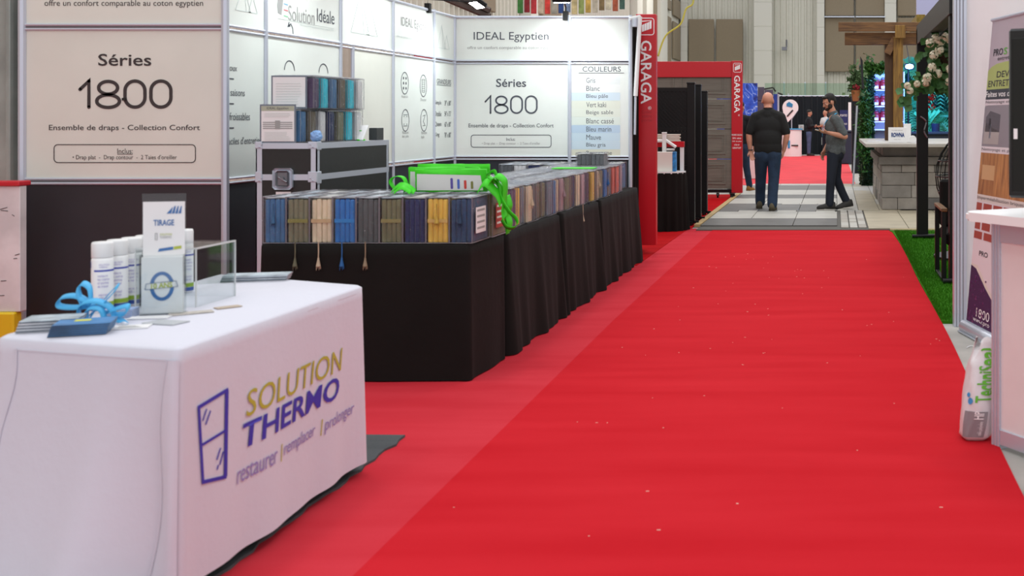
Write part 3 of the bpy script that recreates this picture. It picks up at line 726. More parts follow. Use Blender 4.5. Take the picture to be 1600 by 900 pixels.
# ------------------------------------------------------------------ white draped table
def white_flare(p, t):
    k = max(0, min(1, (-1.90-p.x)/.22))
    return .006*t*(1-k)+k*(.04*t+.02*t*t+(.10*t**2.2 if p.y < 3.6 else 0))
WT = [(-2.52, 3.46), (-1.865, 3.27), (-1.855, 4.53), (-2.60, 4.86)]
t = thing('draped_table', 'small table under a white cloth printed with a window logo', 'table', (-2.2, 4.0, 0))
bm = BM(); box(bm, -2.45, -1.92, 3.5, 4.5, .715, .738); fin('tabletop', bm, M_white, t)
for x, y in ((-2.4, 3.6), (-1.97, 3.6), (-1.97, 4.4), (-2.4, 4.4)):
    bm = BM(); cyl(bm, (x, y, .016), (x, y, .715), .014); fin('leg', bm, M_alud, t)
def side_flare(t): return .05*t+.03*t*t
bm = drape_mesh(WT, .75, .055, flare=white_flare, wave=.012, freq=2.4, corner=.035, rows=18, seed=4)
from mathutils.bvhtree import BVHTree
bmesh.ops.triangulate(bm, faces=[f for f in bm.faces if len(f.verts) > 4]); bm.normal_update()
BV = BVHTree.FromBMesh(bm)
cloth = fin('tablecloth', bm, M_whitec, t, True)
# stitched hem lines near the front corner and along the top
def side_x(v): tt = max(0, min(1, (.742-v)/.687)); return side_flare(tt)
e0 = Vector((-1.865, 3.27, 0)); e1 = Vector((-1.855, 4.53, 0)); dd = (e1-e0).normalized(); nn = Vector((dd.y, -dd.x, 0))
def frW(u, v, w_=0):  # u = world Y along the side
    h = BV.ray_cast(Vector((-1.2, u, v)), Vector((-1, 0, 0)))
    if h[0] is not None: return h[0]+Vector((.0025+w_, 0, 0))
    q = e0+dd*(u-3.27); return Vector((q.x, q.y, v))+nn*(side_x(v)+.013*1.0*max(0, (.742-v)/.687)**1.2+.006+w_)
def WYZ(px, py): Y = 1.80*F/(PX-px); return Y, Z_(py, Y)
bm = BM(); wp = [WYZ(352, 610), WYZ(308, 637), WYZ(316, 753), WYZ(347, 748)]
wp = [(3.365, .56), (3.515, .575), (3.50, .315), (3.385, .335)]
outline(bm, wp, frW, .011); outline(bm, [(3.375, .445), (3.51, .455)], frW, .008, closed=False)
for a, b_ in (((3.385, .515), (3.405, .545)), ((3.40, .50), (3.425, .535)), ((3.455, .38), (3.475, .41)), ((3.47, .36), (3.49, .395)), ((3.455, .35), (3.462, .362))): outline(bm, [a, b_], frW, .0045, closed=False)
outline(bm, [(3.50, .315), (3.515, .575)], frW, .018, closed=False)
fin('window_logo', bm, M_logo_blue, cloth)
text('SOLUTION', frW, 3.98, .462, .70, .082, M_logo_green, cloth, cuts=.03, shear=.15)
text('THERMO', frW, 3.955, .366, .69, .080, M_logo_blue, cloth, bold=.018, cuts=.03, shear=.12)
text('restaurer', frW, 3.69, .268, .235, .046, M_logo_lav, cloth, cuts=.03, shear=.15)
text('remplacer', frW, 3.985, .262, .25, .056, M_logo_lav, cloth, cuts=.03, shear=.15)
text('prolonger', frW, 4.305, .258, .26, .058, M_logo_lav, cloth, cuts=.03, shear=.15)
bm = BM()
for u in (3.835, 4.15): outline(bm, [(u, .262), (u+.01, .318)], frW, .004, closed=False)
fin('logo_divider', bm, M_logo_green, cloth)
bm = BM(); outline(bm, [(3.30, .725), (4.5, .725)], frW, .004, closed=False, w0=-.004); fin('hem', bm, M_whitec, cloth)
def frT(u, v, w_=0):  # u = world X along the short front side
    h = BV.ray_cast(Vector((u, 2.4, v)), Vector((0, 1, 0)))
    q = h[0] if h[0] is not None else Vector((u, 3.35, v))
    return q+Vector((0, -.002-w_, 0))
bm = BM(); NV = 26; cols_ = []
for j in range(NV):
    v = .715-(.715-.07)*j/(NV-1); tt = j/(NV-1); ue = -1.895-.045*tt-.012*math.sin(tt*7)
    cols_.append([bm.verts.new(frT(-1.868-.0*tt+(ue+1.868)*k/6, v, .003+.012*tt*math.sin(math.pi*k/6)+.003)) for k in range(7)])
for j in range(NV-1):
    for k in range(6): bm.faces.new((cols_[j][k], cols_[j][k+1], cols_[j+1][k+1], cols_[j+1][k]))
fin('cloth_flap', bm, M_whitec, cloth, True)
bm = BM()
for du_ in (0, ): outline(bm, [(-1.90-.045*tt-.012*math.sin(tt*7), .712-.64*tt) for tt in [i/24 for i in range(25)]], frT, .004, closed=False, w0=.006)
outline(bm, [(-2.44-.0*i+.01*math.sin(i*.5)-.002*i, .72-.027*i) for i in range(24)], frT, .005, closed=False)
outline(bm, [(-2.45+.55*i/14, .715) for i in range(15)], frT, .003, closed=False)
fin('seam', bm, M_whitec, cloth)

ZT_ = .7505
# spray cans in a row
def make_can():
    t = thing('spray_can', 'x', 'can')
    def lathe(bm, prof, seg=20):
        rr = []
        for r, z in prof: rr.append([bm.verts.new((r*math.cos(2*math.pi*k/seg), r*math.sin(2*math.pi*k/seg), z)) for k in range(seg)])
        for i in range(len(rr)-1):
            for k in range(seg): bm.faces.new((rr[i][k], rr[i][(k+1) % seg], rr[i+1][(k+1) % seg], rr[i+1][k]))
        bm.faces.new(rr[0][::-1]); bm.faces.new(rr[-1])
    bm = BM(); lathe(bm, [(.031, 0), (.033, .004), (.033, .175), (.031, .183)]); fin('body', bm, M_wht, t, True)
    bm = BM(); lathe(bm, [(.0315, .184), (.0325, .187), (.0325, .230), (.030, .236), (.012, .2365)]); fin('cap', bm, M_white, t, True)
    def cyfr(r): return lambda u, v, w_=0: Vector((math.sin(u/r)*(r+w_), -math.cos(u/r)*(r+w_), v))
    fr = cyfr(.0333)
    def band(u0, u1, v0, v1, c, nm):
        bm = BM(); n = max(2, int((u1-u0)/.006)); 
        for i in range(n):
            a = u0+(u1-u0)*i/n; b_ = u0+(u1-u0)*(i+1)/n
            bm.faces.new([bm.verts.new(fr(x, y, 0)) for x, y in ((a, v0), (b_, v0), (b_, v1), (a, v1))])
        fin(nm, bm, mat('can_'+c, c, .5), t)
    band(-.10, .10, .006, .020, '#2f4f9c', 'label_band'); band(-.10, .10, .021, .036, '#8fae2c', 'label_band'); band(-.01, .07, .138, .144, '#2c3fa8', 'label_band'); band(-.05, -.026, .150, .172, '#2f55a8', 'label_patch')
    fr2 = cyfr(.0337)
    text('SOLUTION\nTHERMO', fr2, .022, .150, .03, .014, M_logo_lav, t, cuts=.006)
    text('restaure\nles cadres\net portes\nde métal', fr2, .02, .085, .034, .042, M_logo_lav, t, cuts=.006)
    text('aérosol\n400 ml', fr2, .02, .045, .028, .020, M_logo_lav, t, cuts=.006)
    return t
ordw = ['nearest', 'second nearest', 'third nearest', 'fourth from the near end', 'third from the far end', 'second from the far end', 'farthest']
c0 = make_can()
for i in range(7):
    c = c0 if i == 0 else dup(c0)
    c.location = (-2.483+.004*i, 3.90+.074*i, ZT_); c.rotation_euler = (0, 0, R(rnd.uniform(-8, 22)))
    tag(c, 'white spray can with blue and green label, %s in the row' % ordw[i], None, 'spray cans on the white table')

# sign holder
t = thing('sign_holder', 'clear acrylic holder with TIRAGE card and 10 ANS leaflet', 'sign', (-2.25, 3.86, ZT_), R(14))
M0 = wm(t)
def L(v): return M0 @ Vector(v)
def lfr(y): return lambda u, v, w_=0: L((u, y-w_, v))
bm = BM(); box(bm, -.066, .066, .0, .003, .0, .402, mx=M0); box(bm, -.066, .066, -.03, -.028, .0, .20, mx=M0); box(bm, -.066, .066, -.03, .03, 0, .003, mx=M0); box(bm, -.066, -.064, -.03, 0, 0, .2, mx=M0); box(bm, .064, .066, -.03, 0, 0, .2, mx=M0)
fin('acrylic_panel', bm, M_acr, t)
bm = BM(); box(bm, -.063, .063, -.004, -.001, .19, .375, mx=M0); fin('card', bm, M_paper, t)
bm = BM(); box(bm, -.062, .062, -.024, -.008, .005, .192, mx=M0); fin('leaflet', bm, M_paper, t)
fr = lfr(-.0045); frl = lfr(-.0245)
M_sb = mat('sign_blue', '#3f6ea8', .6); M_sg = mat('sign_olive', '#aeb84a', .6)
bm = BM()
poly_plate(bm, [(.008, .335), (.022, .335), (.027, .357)], fr, .0008)
for k in range(3): poly_plate(bm, [(.024+k*.010, .335), (.032+k*.010, .335), (.036+k*.009, .36), (.028+k*.010+.004, .36)], fr, .0008)
fin('logo_mark', bm, M_sb, t)
text('TIRAGE', fr, 0, .295, .062, .020, M_sb, t, bold=.02); text('SOLUTION', fr, .006, .262, .036, .007, M_sg, t); text('THERMO', fr, .006, .252, .036, .008, M_ink3, t)
bm = BM(); outline(bm, [(-.026, .248), (-.020, .248), (-.020, .270), (-.026, .270)], fr, .0012); fin('window_mark', bm, M_ink3, t)
bm = BM(); poly_plate(bm, [(-.018, .208), (.028, .214), (.028, .224), (-.014, .218)], fr, .0008); fin('blue_bar', bm, M_sb, t)
bm = BM(); poly_plate(bm, [(.030, .214), (.053, .217), (.053, .227), (.030, .224)], fr, .0008); fin('green_bar', bm, M_sg, t)
bm = BM(); n = 24
outline(bm, [(.031*math.cos(2*math.pi*i/n), .095+.043*math.sin(2*math.pi*i/n)) for i in range(n)], frl, .011)
for sg in (1, -1): outline(bm, [(-.05, .085), (-.047, .104), (.043, .112), (.048, .093), (-.05, .085)], frl, .0012, w0=.0012, closed=False)
fin('seal', bm, M_sb, t)
bm = BM(); poly_plate(bm, [(-.040, .086), (-.038, .104), (.040, .109), (.041, .091)], lambda u, v, w_=0: frl(u, v, w_+.0013), .0005); fin('seal_banner', bm, M_paper, t)
text('10 ANS', lambda u, v, w_=0: frl(u, v+u*.07, w_+.002), 0, .089, .064, .018, M_sg, t, bold=.03)
# banded card pack, flat card, clear box
t = thing('card_pack', 'bundle of blue business cards held by a band before the sign', 'cards', (-2.36, 3.80, ZT_), R(10))
M0 = wm(t)
for k in range(9):
    bm = BM(); box(bm, -.048+rnd.uniform(-.001, .001), .046, -.03, .03, .003*k+.0002, .003*k+.0026, mx=M0); fin('card', bm, mat('card_blue_%d' % (k % 2), ('#8fa6cf', '#c4cce0')[k % 2], .6), t)
bm = BM(); box(bm, -.008, .006, -.031, .031, -.000, .029, mx=M0); fin('rubber_band', bm, mat('band_tan', '#a9a29a', .7), t)
for (x, y, a, l, m, w_, d_) in ((-2.245, 3.77, 12, 'white card lying flat just before the sign holder', M_paper, .12, .05), (-2.20, 3.60, 20, 'white printed name badge lying at the blue lanyard', M_paper, .10, .068), (-2.14, 3.68, -14, 'clear badge sleeve lying behind the printed name badge', mat('sleeve_grey', '#b9bcbf', .3), .12, .07), (-2.16, 3.86, 38, 'grey folded leaflet lying at the foot of the clear box', mat('leaflet_grey', '#b7b0a8', .6, var=.3, vscale=40), .13, .05), (-2.10, 3.98, 50, 'small tan card lying right of the clear box', mat('card_tan', '#b5a492', .6), .08, .04)):
    bm = BM(); box(bm, -w_/2, w_/2, -d_/2, d_/2, 0, .003, mx=Matrix.Translation((x, y, ZT_+.0008)) @ Matrix.Rotation(R(a), 4, 'Z')); o = fin('loose_card', bm, m, None); tag(o, l, 'card')
    if 'name badge lying' in l:
        M0 = Matrix.Translation((x, y, ZT_+.0045)) @ Matrix.Rotation(R(a), 4, 'Z')
        for i in range(3):
            bm = BM(); box(bm, -.035, .03-.01*i, -.012+.014*i-.014, -.009+.014*i-.014, 0, .0004, mx=M0); fin('print_line', bm, M_ink3, o)
t = thing('acrylic_box', 'empty clear acrylic display box on the white table', 'box', (-2.29, 4.12, ZT_))
def pane(x0, x1, y0, y1, z0, z1):
    bm = BM(); box(bm, x0, x1, y0, y1, z0+ZT_, z1+ZT_); fin('pane', bm, M_acr, t)
pane(-2.425, -2.215, 3.99, 3.994, 0, .2); pane(-2.425, -2.421, 3.994, 4.25, 0, .2); pane(-2.219, -2.215, 3.994, 4.25, 0, .2); pane(-2.425, -2.215, 3.99, 4.25, .2, .205); pane(-2.42, -2.22, 4.246, 4.25, 0, .2)
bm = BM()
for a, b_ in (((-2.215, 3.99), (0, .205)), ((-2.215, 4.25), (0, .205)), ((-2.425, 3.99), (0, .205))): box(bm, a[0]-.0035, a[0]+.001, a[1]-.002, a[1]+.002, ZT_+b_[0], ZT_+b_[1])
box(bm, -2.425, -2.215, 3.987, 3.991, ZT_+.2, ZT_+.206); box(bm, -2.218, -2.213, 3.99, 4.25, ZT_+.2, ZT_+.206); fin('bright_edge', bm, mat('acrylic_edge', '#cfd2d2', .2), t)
# leaflets: far stack and near stacks
def leaflet_stack(x, y, a, n, w_, d_, mtop, mside, label, group, fan=.003):
    for k in range(n):
        M0 = Matrix.Translation((x+fan*k*.6, y+fan*(n-k)*.3, ZT_+.0032*k+.0004)) @ Matrix.Rotation(R(a+rnd.uniform(-1, 1)), 4, 'Z')
        bm = BM(); box(bm, -w_/2, w_/2, -d_/2, d_/2, 0, .0026, mx=M0); o = fin('leaflet', bm, mtop if k == n-1 else mside[k % len(mside)], None)
        tag(o, label, 'leaflet', group)
    return M0
mg = mat('leaflet_silver', '#a8b4bc', .45, var=.35, vscale=25); mb = mat('leaflet_blue', '#3f78ad', .45, var=.35, vscale=9); mdk = mat('leaflet_dark', '#3c4a5c', .5, var=.3, vscale=9); mw = mat('leaflet_white', '#c9ccd0', .5, var=.2, vscale=20)
leaflet_stack(-2.35, 4.66, 14, 8, .24, .10, mg, (mw, mdk, mg), 'silver grey leaflet in the stack at the far end of white table', 'leaflets at the far end of the white table')
M0 = leaflet_stack(-2.30, 3.50, 22, 12, .15, .12, mb, (mdk, mb), 'blue leaflet in the near stack beside the lanyard', 'blue leaflets at the near edge of the white table')
bm = BM(); box(bm, -.03, .012, .0, .03, .0027, .0034, mx=M0); tag(fin('yellow_print', bm, mat('yellow_print', '#d6d23a', .5), None), 'yellow printed patch on the top blue leaflet', 'print')
leaflet_stack(-2.44, 3.565, 20, 12, .15, .12, mg, (mw, mdk, mw), 'grey and white leaflet in the stack at the table corner', 'grey leaflets at the near corner of the white table')
# lanyard
t = thing('lanyard', 'bright blue lanyard bunched in loops on the white table', 'lanyard', (-2.42, 3.66, ZT_))
b0 = Vector((-2.37, 3.68, ZT_))
loops = [[(-.02, 0, .004), (.0, .02, .05), (.05, .01, .10), (.075, 0, .12), (.07, -.01, .10), (.02, -.01, .05), (-.01, 0, .03)],
         [(0, 0, .05), (-.05, .0, .085), (-.11, .01, .08), (-.12, .01, .055), (-.07, 0, .05), (0, 0, .055)],
         [(-.03, 0, .05), (-.05, .0, .10), (-.045, .01, .125), (-.02, .01, .11), (-.01, 0, .06)],
         [(-.05, 0, .003), (-.03, -.02, .06), (.02, -.025, .075), (.06, -.01, .05), (.07, 0, .003)],
         [(-.03, .01, .004), (0, -.03, .05), (.04, -.03, .05), (.05, -.02, .004)],
         [(.03, 0, .03), (.07, -.01, .045), (.11, -.005, .055), (.10, 0, .03), (.06, 0, .025), (.10, -.01, .004), (.14, -.06, .003)]]
for lp in loops:
    bm = BM(); ribbon(bm, [b0+p for p in smooth_pts(lp, 6)], .022, (.15, .75, .6), .0012); fin('ribbon', bm, mat('lanyard_blue', '#4fb3e6', .45), t, True)
bm = BM(); ball(bm, b0+Vector((.13, -.055, .008)), (.012, .006, .006)); tube(bm, [b0+Vector((.13+.015*math.cos(a/3), -.06+.01*math.sin(a/3), .008)) for a in range(20)], .002); fin('metal_clip', bm, M_alu, t)

# ------------------------------------------------------------------ black draped tables
def btable(name, poly, label, seed, wave=.022, freq=3.2, flare=.06, zb=.012, legs=None):
    t = thing('draped_table', label, 'table', (sum(p[0] for p in poly)/4, sum(p[1] for p in poly)/4, 0))
    bm = drape_mesh(poly, .735, zb, flare=flare, wave=wave, freq=freq, corner=.03, rows=14, seed=seed); fin('tablecloth', bm, M_blackc, t, True)
    x0 = min(p[0] for p in poly)+.06; x1 = max(p[0] for p in poly)-.06; y0 = min(p[1] for p in poly)+.06; y1 = max(p[1] for p in poly)-.06
    bm = BM(); box(bm, x0, x1, y0, y1, .70, .72); fin('tabletop', bm, M_white, t)
    for x in (x0+.05, x1-.05):
        for y in (y0+.05, y1-.05): bm = BM(); cyl(bm, (x, y, .016), (x, y, .70), .014); fin('leg', bm, M_alud, t)
    return t
TX1 = -1.955; TX0 = -2.66
btable('t', [(-3.07, 6.14), (-1.955, 6.14), (-1.925, 6.70), (-3.07, 6.70)], 'black draped table nearest the camera carrying nine wide sheet sets', 1, wave=.011, freq=1.6, flare=.012)
btable('t', [(TX0, 6.84), (TX1, 6.84), (TX1+.01, 8.10), (TX0, 8.10)], 'black draped table just behind the front one in the long row', 2, wave=.02, flare=.045)
btable('t', [(TX0, 8.22), (TX1+.005, 8.22), (TX1+.01, 9.42), (TX0, 9.42)], 'black draped table third from the camera with two hanging tassels', 3, wave=.02, flare=.045)
btable('t', [(-3.25, 9.54), (TX1+.005, 9.54), (TX1+.0, 11.35), (-3.25, 11.35)], 'black draped table at the back wall corner of the booth', 5, wave=.02, flare=.045)

# ------------------------------------------------------------------ sheet sets
BAGC = {'steel blue': '#2f587c', 'taupe': '#5f5f4a', 'beige': '#b5a58c', 'blue': '#1d5a94', 'dark grey': '#404545', 'olive brown': '#57583f', 'navy': '#111c42',
        'gold': '#b0933c', 'deep blue': '#1c3550', 'purple': '#40304a', 'slate': '#59646e', 'white': '#dfe4ea', 'teal': '#1fa0b4', 'brown': '#524a3c', 'khaki': '#5e6a3c', 'orange red': '#b0503a', 'charcoal': '#4a4d50', 'rose': '#8f7a80'}
RND = random.Random(21)
def bagmesh_film(t, h, d, rnd):
    bm = BM(); e = .004
    bmesh.ops.create_cube(bm, size=1); bmesh.ops.subdivide_edges(bm, edges=bm.edges[:], cuts=7, use_grid_fill=True)
    for v in bm.verts:
        c = v.co; edge = sum(abs(abs(a)-.5) < 1e-4 for a in c)
        v.co = Vector((c.x*(t+2*e), (c.y+.5)*(d+2*e)-e, (c.z+.5)*(h+2*e)-.001))
        if edge == 1: v.co += Vector([rnd.uniform(-.0055, .0055) if abs(abs(c[q_])-.5) < 1e-4 else rnd.uniform(-.003, .003) for q_ in range(3)])
        v.co.z = max(v.co.z, .0005)
    return bm
PROTO = {}
def brighter(c): return '#'+''.join('%02x' % min(235, int(int(c[i:i+2], 16)*1.28+10)) for i in (1, 3, 5))
def make_set(color, tassel=None, card=False, t=.118, h=.25, d=.29, ribbon_c=None):
    """narrow face towards -Y, broad faces towards +-X, standing on z=0"""
    key = (color, tassel, card, t, h, d)
    if key in PROTO: return dup(PROTO[key])
    gain = 1.0; r = thing('sheet_set', 'x', 'bedding', (0, 0, 0)); rnd = random.Random(hash(color) % 999 if False else len(PROTO))
    m = mat('sheet_'+color, brighter(BAGC[color]), .8, var=.22, vscale=14, bump=.6, bscale=22, stretch=(1, 1, .3), sheen=.2)
    bm = BM(); n = 4 if d > .295 else 3; h -= .006; w_ = (t-.014)/n
    for i in range(n):
        x0 = -t/2+.007+i*w_; dd = rnd.uniform(0, .010)
        vv = box(bm, x0+.0006, x0+w_-.0006, .003+dd*.6, d-.004, .004, h-.003-rnd.uniform(0, .006), .006)
    fin('folded_sheet', bm, m, r); h += .006
    bm = BM(); rt = random.Random(len(PROTO)+50); k_ = 5  # uneven top sheet, its pale colours stand in for glare on the film
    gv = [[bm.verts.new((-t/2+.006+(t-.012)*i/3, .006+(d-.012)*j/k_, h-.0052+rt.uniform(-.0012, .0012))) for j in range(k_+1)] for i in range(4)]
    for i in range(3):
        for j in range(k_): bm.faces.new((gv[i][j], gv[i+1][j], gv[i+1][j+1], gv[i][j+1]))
    fin('top_glare', bm, mat('top_glare_%d' % (len(PROTO) % 4), ('#c9d0d6', '#b4c2cc', '#d6d6d2', '#a9b2bb')[len(PROTO) % 4], .6, var=.25, vscale=25), r, label='pale sheet across the top, glare put into its colour')
    bm = bagmesh_film(t-.004, h-.002, d-.002, rnd); fin('plastic_bag', bm, M_clear, r)
    bm = BM(); a = t/2-.001; pr_ = .0022 if d > .295 else .0014
    loop = [(-a, 0, .004), (a, 0, .004), (a, 0, h), (-a, 0, h), (-a, 0, .004)]
    for i in range(4): cyl(bm, loop[i], loop[i+1], pr_, pr_, 4, False)
    for x in (-a, a):
        cyl(bm, (x, 0, h), (x, d, h), pr_, pr_, 4, False); cyl(bm, (x, 0, .004), (x, d, .004), pr_, pr_, 4, False); cyl(bm, (x, d, h), (x, d, .004), pr_, pr_, 4, False)
    fin('piping', bm, M_piping, r)
    if ribbon_c:
        bm = BM(); box(bm, -t/2+.008, t/2-.008, .000, .004, h*.45, h*.45+.02); fin('band', bm, mat('band_'+ribbon_c, ribbon_c, .6), r)
    if tassel:
        down = tassel == 'out'; z0 = .004 if down else h*.82; y = -.030 if down else -.012
        c = mat('tassel_'+color, BAGC[color] if color not in ('dark grey',) else '#8a7a62', .7, var=.2, vscale=40)
        bm = BM(); z1 = z0-(.075 if down else .05); tube(bm, [(0, y, z0+.01), (.001, y, (z0+z1)/2), (0, y, z1)], .0035, 5); ball(bm, (0, y, z1-.004), .006, sub=1)
        cyl(bm, (0, y, z1-.006), (0, y-.002, z1-.045), .005, .013, 8)
        for k in range(8): a_ = k*.785; cyl(bm, (.009*math.cos(a_), y+.009*math.sin(a_)*.5, z1-.04), (.013*math.cos(a_), y+.013*math.sin(a_)*.5, z1-.055-.006*(k % 3)), .0025, .001, 4)
        fin('tassel', bm, c, r)
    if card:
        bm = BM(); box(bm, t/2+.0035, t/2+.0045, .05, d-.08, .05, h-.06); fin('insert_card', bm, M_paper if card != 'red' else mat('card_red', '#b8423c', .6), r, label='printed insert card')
        bm = BM()
        for k in range(4): box(bm, t/2+.0045, t/2+.005, .07, d-.10, .07+k*.032, .082+k*.032)
        fin('print_block', bm, M_ink3 if card != 'red' else M_paper, r)
    PROTO[key] = r
    return r
def place(o, x, y, z, a, label, group):
    o.location = (x, y, z); o.rotation_euler = (0, 0, R(a)); o['label'] = label; o['group'] = group; return o
ZC = .7365
ordn = ['leftmost', 'second from the left', 'third from the left', 'fourth from the left', 'middle', 'fourth from the right', 'third from the right', 'second from the right', 'rightmost']
fc = [('steel blue', 'in', None), ('taupe', 'out', '#8a8a4a'), ('beige', 'out', '#cdb489'), ('blue', 'out', '#2a8ad0'), ('dark grey', 'out', None), ('olive brown', None, '#8f8a55'), ('navy', None, None), ('gold', 'in', '#d6b668'), ('deep blue', 'in', None)]
for i, (c, ta, rb) in enumerate(fc):
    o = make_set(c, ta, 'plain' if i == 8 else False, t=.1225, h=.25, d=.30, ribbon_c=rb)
    place(o, -3.0+.1245*i, 6.155, ZC, rnd.uniform(-.6, .6), '%s sheet set in clear bag, %s in the front row' % (c, ordn[i]), 'wide sheet sets along the front of the near table')
for i, c in enumerate(('slate', 'beige', 'white', 'steel blue', 'white', 'taupe', 'teal', 'white', 'olive brown')):
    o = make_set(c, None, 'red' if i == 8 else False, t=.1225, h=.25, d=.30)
    place(o, -2.995+.1255*i, 6.475, ZC, 0, '%s sheet set in clear bag, %s in the second row' % (c, ordn[i]), 'sheet sets in the second row of the near table')
# long row facing the aisle: narrow faces towards +X (rotated +90: local -Y -> +X)
seq = ['white', 'purple', 'gold', 'slate', 'beige', 'dark grey', 'olive brown', 'taupe', 'slate', 'steel blue', 'beige', 'rose', 'taupe', 'brown', 'navy', 'beige', 'rose', 'navy', 'purple', 'gold', 'brown', 'beige', 'taupe', 'blue', 'brown', 'slate', 'orange red', 'orange red', 'orange red', 'rose']
def ordinal(n): return ('first', 'second', 'third', 'fourth', 'fifth', 'sixth', 'seventh', 'eighth', 'ninth', 'tenth', 'eleventh', 'twelfth', 'thirteenth', 'fourteenth', 'fifteenth', 'sixteenth', 'seventeenth', 'eighteenth', 'nineteenth', 'twentieth', 'twenty-first', 'twenty-second', 'twenty-third', 'twenty-fourth', 'twenty-fifth', 'twenty-sixth', 'twenty-seventh', 'twenty-eighth', 'twenty-ninth', 'thirtieth')[n]
tas = {4: 'in', 11: 'in', 15: 'out', 17: 'out', 21: 'in', 23: 'in'}
for i, c in enumerate(seq):
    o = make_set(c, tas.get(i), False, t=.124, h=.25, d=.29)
    place(o, -1.975+(.01*math.sin(i*1.7)), 6.915+.1285*i, ZC, 90+rnd.uniform(-1, 1), '%s sheet set facing the aisle, %s from the near end of the long row' % (c, ordinal(i)), 'sheet sets in the long row facing the aisle')
    if i >= 1:
        c2 = RND.choice(('white', 'steel blue', 'white', 'slate', 'navy', 'beige', 'taupe', 'teal'))
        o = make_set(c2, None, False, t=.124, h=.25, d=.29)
        place(o, -2.285, 6.90+.1285*i, ZC, 90+rnd.uniform(-1, 1), '%s sheet set in the row hidden behind, %s from the near end' % (c2, ordinal(i)), 'sheet sets in the inner row behind the long row')
for i, c in enumerate(('charcoal', 'white', 'navy', 'taupe')):
    for j in range(2):
        c3 = c if j == 0 else ('white', 'slate', 'beige', 'steel blue')[i]
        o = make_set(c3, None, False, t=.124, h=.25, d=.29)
        place(o, -3.06+.129*i, 10.68-.0+.305*j, ZC, 0, '%s sheet set on the back table, %s from the left%s' % (c3, ordinal(i), '' if j == 0 else ' in the rear line'), 'sheet sets on the back table by the wall')
for i in range(4):
    c = ('beige', 'slate', 'taupe', 'steel blue')[i]
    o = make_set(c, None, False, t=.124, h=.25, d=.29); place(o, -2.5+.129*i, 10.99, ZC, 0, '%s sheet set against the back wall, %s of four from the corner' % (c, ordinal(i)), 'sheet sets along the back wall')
for i in range(2):
    o = make_set('charcoal', None, False, t=.125, h=.115, d=.2); place(o, -2.25+.128*i, 10.25, ZC+.252, 0, 'small %s charcoal set standing on top of the long row' % ('left', 'right')[i], 'small charcoal sets on top of the long row')
bm = BM(); box(bm, -2.36, -2.02, 9.55, 9.75, ZC+.2525, ZC+.262, .003); tag(fin('tote_bag', bm, M_green, None), 'flat lime green bag lying on the long row of sheet sets', 'bag')

# ------------------------------------------------------------------ flight case
t = thing('flight_case', 'tall black flight case with aluminium edges and butterfly latch', 'case', (-3.33, 7.55, 0))
cx0, cx1, cy0, cy1, cz = -3.52, -3.155, 7.0, 8.12, 1.255
bm = BM(); box(bm, cx0, cx1, cy0, cy1, .10, cz-.004); fin('case_body', bm, mat('case_laminate', '#1d201f', .5, var=.15, vscale=30), t)
e = .034; q = .003
for x in (cx0, cx1):
    for y in (cy0, cy1):
        sx = 1 if x == cx0 else -1; sy = 1 if y == cy0 else -1; bm = BM()
        box(bm, min(x-sx*q, x+sx*e), max(x-sx*q, x+sx*e), min(y-sy*q, y+sy*.004), max(y-sy*q, y+sy*.004), .10, cz)
        box(bm, min(x-sx*q, x+sx*.004), max(x-sx*q, x+sx*.004), min(y-sy*q, y+sy*e), max(y-sy*q, y+sy*e), .10, cz)
        fin('corner_edging', bm, M_alu, t)
for z0, z1 in ((cz-.032, cz+.002), (1.05-.018, 1.05+.018), (.10, .13)):
    bm = BM(); box(bm, cx0-q, cx1+q, cy0-q-.001, cy0+.004, z0, z1); fin('edging_rail', bm, M_alu, t); bm = BM(); box(bm, cx1-.004, cx1+q+.001, cy0-q, cy1+q, z0, z1); fin('edging_rail', bm, M_alu, t)
bm = BM()
box(bm, cx0-q, cx1+q, cy0-q, cy0+.03, cz-.002, cz+.003); box(bm, cx1-.03, cx1+q, cy0-q, cy1+q, cz-.002, cz+.003); box(bm, cx0-q, cx0+.03, cy0-q, cy1+q, cz-.002, cz+.003)
fin('top_edging', bm, M_alu, t)
for (x, z) in ((cx0, cz), (cx1, cz), (cx0, 1.05), (cx1, 1.05)):
    bm = BM(); s = 1 if x == cx0 else -1
    box(bm, min(x-s*.006, x+s*.05), max(x-s*.006, x+s*.036), cy0-.008, cy0-.003, z-.03, z+.012 if z == cz else z+.035, .003)
    if x == cx1: box(bm, x+.003, x+.009, cy0-.006, cy0+.05, z-.04, z+.012 if z == cz else z+.035, .003)
    ball(bm, (x+s*.02, cy0-.010, z-.02), .006, sub=1); ball(bm, (x+s*.035, cy0-.010, z-.005), .005, sub=1)
    fin('corner_brace', bm, M_alu, t)
bm = BM(); xm = X_(443, 7.0); box(bm, xm-.06, xm+.06, cy0-.010, cy0-.003, .975, 1.105, .015); fin('latch_plate', bm, M_alu, t)
bm = BM(); box(bm, xm-.04, xm+.04, cy0-.016, cy0-.010, .99, 1.09, .012); cyl(bm, (xm-.02, cy0-.022, 1.05), (xm+.03, cy0-.022, 1.02), .007); cyl(bm, (xm, cy0-.028, 1.04), (xm, cy0-.010, 1.04), .014); fin('butterfly_latch', bm, M_alud, t)
bm = BM(); box(bm, xm-.045, xm+.045, cy0-.004, cy0-.001, .945, .962); fin('name_plate', bm, M_wht, t)
for x in (cx0+.06, cx1-.06):
    for y in (cy0+.08, cy1-.08):
        bm = BM(); cyl(bm, (x-.02, y, .055), (x+.02, y, .055), .048, .048, 14); box(bm, x-.03, x+.03, y-.03, y+.03, .09, .10); fin('caster', bm, M_black, t)
